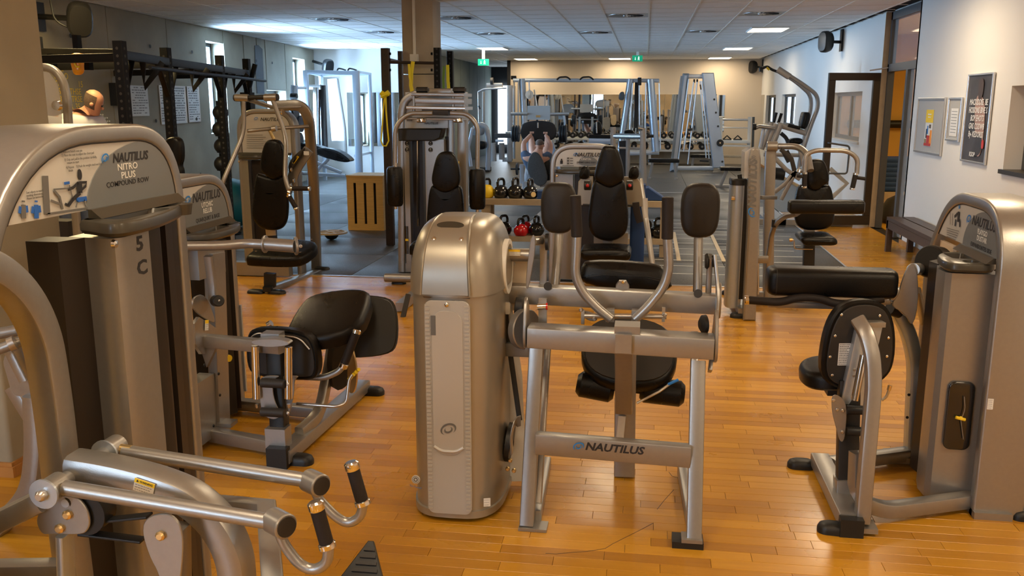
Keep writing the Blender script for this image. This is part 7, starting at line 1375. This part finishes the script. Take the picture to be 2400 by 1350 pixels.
B(A2, 'blue_panel', 'silver_cool', [(1790, 302), (1782, 345)], ya2-.2, .05, .04); grip(A2, (1814, 285), (1819, 266), ya2, .022, 'black'); grip(A2, (1825, 286), (1831, 268), ya2, .022, 'black')
T(A2, 'knee_tube', 'silver', [(1770, 300), (1780, 296), (1816, 301)], ya2-.3, .03); C(A2, 'dark_hub', 'dark', (1764, 297), (1772, 297), ya2-.3, .05, 14)
for pix in (((1811, 365), (1842, 397), (1875, 420)), ((1868, 396), (1840, 430), (1815, 450)), ((1866, 400), (1830, 468)), ((1945, 395), (1985, 430), (1950, 462)), ((1874, 345), (1882, 385), (1890, 400))): B(A2, 'lower_frame', 'silver', pix, 13.2, .06, .05)
B(A2, 'dark_link', 'dark', [(1840, 355), (1852, 378)], 13.5, .1, .06); C(A2, 'hub_cap', 'chrome', (1871, 398), (1878, 402), 13.1, .05, 16); C(A2, 'roller', 'black', (1808, 401), (1816, 401), 13.3, .055, 16); PD(A2, 'lever_seat', 'vinyl', [(1846, 325), (1880, 322), (1880, 338), (1850, 340)], 14.2, .2, .03); B(A2, 'base_bar', 'silver', [(1790, 362), (1880, 364)], 14.5, .06, .05); T(A2, 'curved_guard', 'dark', [(1830, 312), (1845, 325), (1848, 345)], 14.4, .03, .1); part(A2, 'base_rail', 'silver', MB().box((1.7, 13.0, .004), (2.0, 14.5, .09)).box((1.6, 13.0, .004), (2.9, 13.08, .08)))
C(A2, 'dark_hub', 'black', (1802, 405), (1838, 409), 13.6, .09, 14)
# ------------------------------------------------------------------ right wall fittings
def wframe(y0, y1, z0, z1, lab, back='grey_board', sheet=None):
    c = V(RW-.012, (y0+y1)/2, (z0+z1)/2); t = thing('picture_frame', c, lab, 'picture frame'); u_ = V(0, -1, 0); w_, h_ = y1-y0, z1-z0
    part(t, 'backing', back, MB().prism(rrect(w_, h_, .002, 1), c+V(.004, 0, 0), u_, UZ, .008)); part(t, 'frame', 'alu', MB().sweep([c+V(-.004, 0, 0)+u_*a+UZ*b for a, b in ((-w_/2, -h_/2), (w_/2, -h_/2), (w_/2, h_/2), (-w_/2, h_/2))], rrect(.03, .022, .006, 2), (-1, 0, 0), closed=True)); return t, c, u_
t, c, u_ = wframe(10.2, 11.15, 1.15, 1.74, 'silver frame with a yellow and white leaflet, leftmost on the right wall')
def wq(t, name, m, y_, z, w_, h_, d=.002): return part(t, name, m, MB().prism([(-w_/2, -h_/2), (w_/2, -h_/2), (w_/2, h_/2), (-w_/2, h_/2)], V(RW-.013-d, y_, z), (0, -1, 0), UZ, .0015))
wq(t, 'leaflet', 'paper', 10.68, 1.42, .26, .40); wq(t, 'leaflet_top', 'yellow', 10.68, 1.55, .26, .14, .004)
for k, (dy, dz, w_, h_, m_) in enumerate(((.0, -.13, .10, .10, 'poster_red'), (-.09, -.1, .06, .16, 'orange'), (.07, -.06, .03, .1, 'ink'), (.03, -.02, .03, .09, 'ink_blue'), (.09, -.15, .05, .06, 'brass'), (-.05, .02, .05, .04, 'wood_dark'), (0, -.18, .24, .03, 'poster_red'))): wq(t, 'leaflet_picture', m_, 10.68+dy, 1.42+dz, w_, h_, .004+.0006*k)
wq(t, 'leaflet_title', 'ink_white', 10.68, 1.57, .12, .012, .006); wq(t, 'leaflet_title', 'ink_white', 10.68, 1.54, .10, .008, .006)
t, c, u_ = wframe(9.68, 10.06, 1.32, 1.74, 'small silver frame with a white sheet between the two posters on the right wall'); wq(t, 'sheet', 'paper', 9.87, 1.50, .22, .28)
for k in range(8): wq(t, 'print_line', 'ink_grey', 9.87, 1.61-k*.03, .16, .004, .004)
t, c, u_ = wframe(8.9, 9.54, 1.14, 1.96, 'tall dark poster of an athlete from behind with white slogan, on the right wall', 'poster_dark')
t['category'] = 'poster'; yc_, zc_ = 9.2, 1.55
def wp(name, m, pts, d=.004): return part(t, name, m, MB().prism(smooth_outline([(-(a), b) for a, b in pts], 2), V(RW-.013-d, 0, 0), (0, 1, 0), UZ, .0015) if 0 else MB().prism(smooth_outline([(-a, b) for a, b in pts], 2), V(RW-.013-d, 0, 0), (0, -1, 0), UZ, .0015))
wp('athlete_back', 'poster_skin', [(9.24, 1.78), (9.10, 1.74), (9.02, 1.62), (9.0, 1.35), (9.04, 1.2), (9.15, 1.2), (9.22, 1.4), (9.3, 1.62), (9.3, 1.72)]); wp('athlete_hair', 'wood_dark', [(9.2, 1.93), (9.12, 1.9), (9.12, 1.78), (9.18, 1.68), (9.24, 1.75), (9.26, 1.88)], .006); wp('athlete_shorts', 'poster_dark', [(9.28, 1.42), (9.02, 1.40), (9.02, 1.2), (9.4, 1.2), (9.42, 1.3)], .006); wp('red_glove', 'poster_red', [(9.03, 1.36), (8.97, 1.36), (8.96, 1.28), (9.02, 1.27)], .008)
for k, s_ in enumerate(('MACKIDDSE  BE', 'HOSIONS BIVE S', 'BOP EHOTS', 'GNS CODWB', 'By- KEDORSS')): text(t, s_, V(RW-.022, 9.2, 1.70-k*.075), (0, -1, 0), UZ, .078, 'ink_white', 'slogan_lettering', .1, .01, .85)
text(t, 'KSOP', V(RW-.022, 9.24, 1.21), (0, -1, 0), UZ, .06, 'ink_white', 'logo_lettering', 0, .02)
bn = thing('wooden_bench', (2.99, 10.2, 0), 'dark brown slatted wooden bench along the right wall', 'bench')
z_ = Y(2090, 508, 10.85).z
part(bn, 'seat_plank', 'wood_dark', MB().box((2.80, 8.6, z_-.04), (2.945, 10.87, z_))); part(bn, 'seat_plank', 'wood_dark', MB().box((2.965, 8.6, z_-.04), (3.10, 10.87, z_))); part(bn, 'side_rail', 'wood_dark', MB().box((2.80, 8.6, z_-.13), (2.83, 10.87, z_-.042))); part(bn, 'side_rail', 'wood_dark', MB().box((3.07, 8.6, z_-.13), (3.10, 10.87, z_-.042)))
for x_, y_ in ((2.80, 10.80), (3.04, 10.80), (2.80, 8.62), (3.04, 8.62)): part(bn, 'leg', 'wood_dark', MB().box((x_, y_, 0), (x_+.06, y_+.06, z_-.042)))
q = V(3.66, 13.5, 0); solo(MB().rings([[V(q.x+a*k, q.y+b*k, z) for a, b in ellipse(.55, .45, 22, 2.6)] for z, k in ((.002, .85), (.08, 1), (.22, .95), (.34, .7), (.40, .3), (.41, .05))]), 'sports_bag', 'bag', q, 'black bag on the studio floor just inside the doorway', 'bag')
for k in range(7): 
    q = V(4.05, 15.2, .32+k*.075); solo(MB().rings([[V(q.x+a, q.y+b, q.z+z) for a, b in rrect(.65-d, .5-d, .05, 3)] for z, d in ((.001, .02), (.02, 0), (.055, 0), (.074, .02))]), 'blue_mat', 'blue_foam', q, ['lowest', 'second lowest', 'third from below', 'middle', 'third from the top', 'second from the top', 'topmost'][k]+' blue mat of the stack in the yellow studio', 'mat', 'blue mats stacked in the yellow studio')
solo(MB().lathe([(.3, .002), (.42, .06), (.42, .12), (.25, .18), (.01, .19)], (3.95, 14.25, 0), (0, 0, 1), 28), 'balance_dome', 'white_paint', (3.95, 14.25, 0), 'pale round balance dome on the studio floor below the blue mats', 'balance dome')
solo(MB().box((3.7, 14.92, .0), (4.4, 15.48, .31)), 'mat_plinth', 'wood_pale', (4.05, 15.2, 0), 'pale plinth under the blue mats in the studio', 'plinth')
solo(MB().cyl((5.2, 17.1, 1.32), (3.6, 17.1, 1.32), .07, 16), 'wall_barre', 'black', (4.4, 17.1, 1.32), 'black padded barre on the yellow studio wall', 'barre')
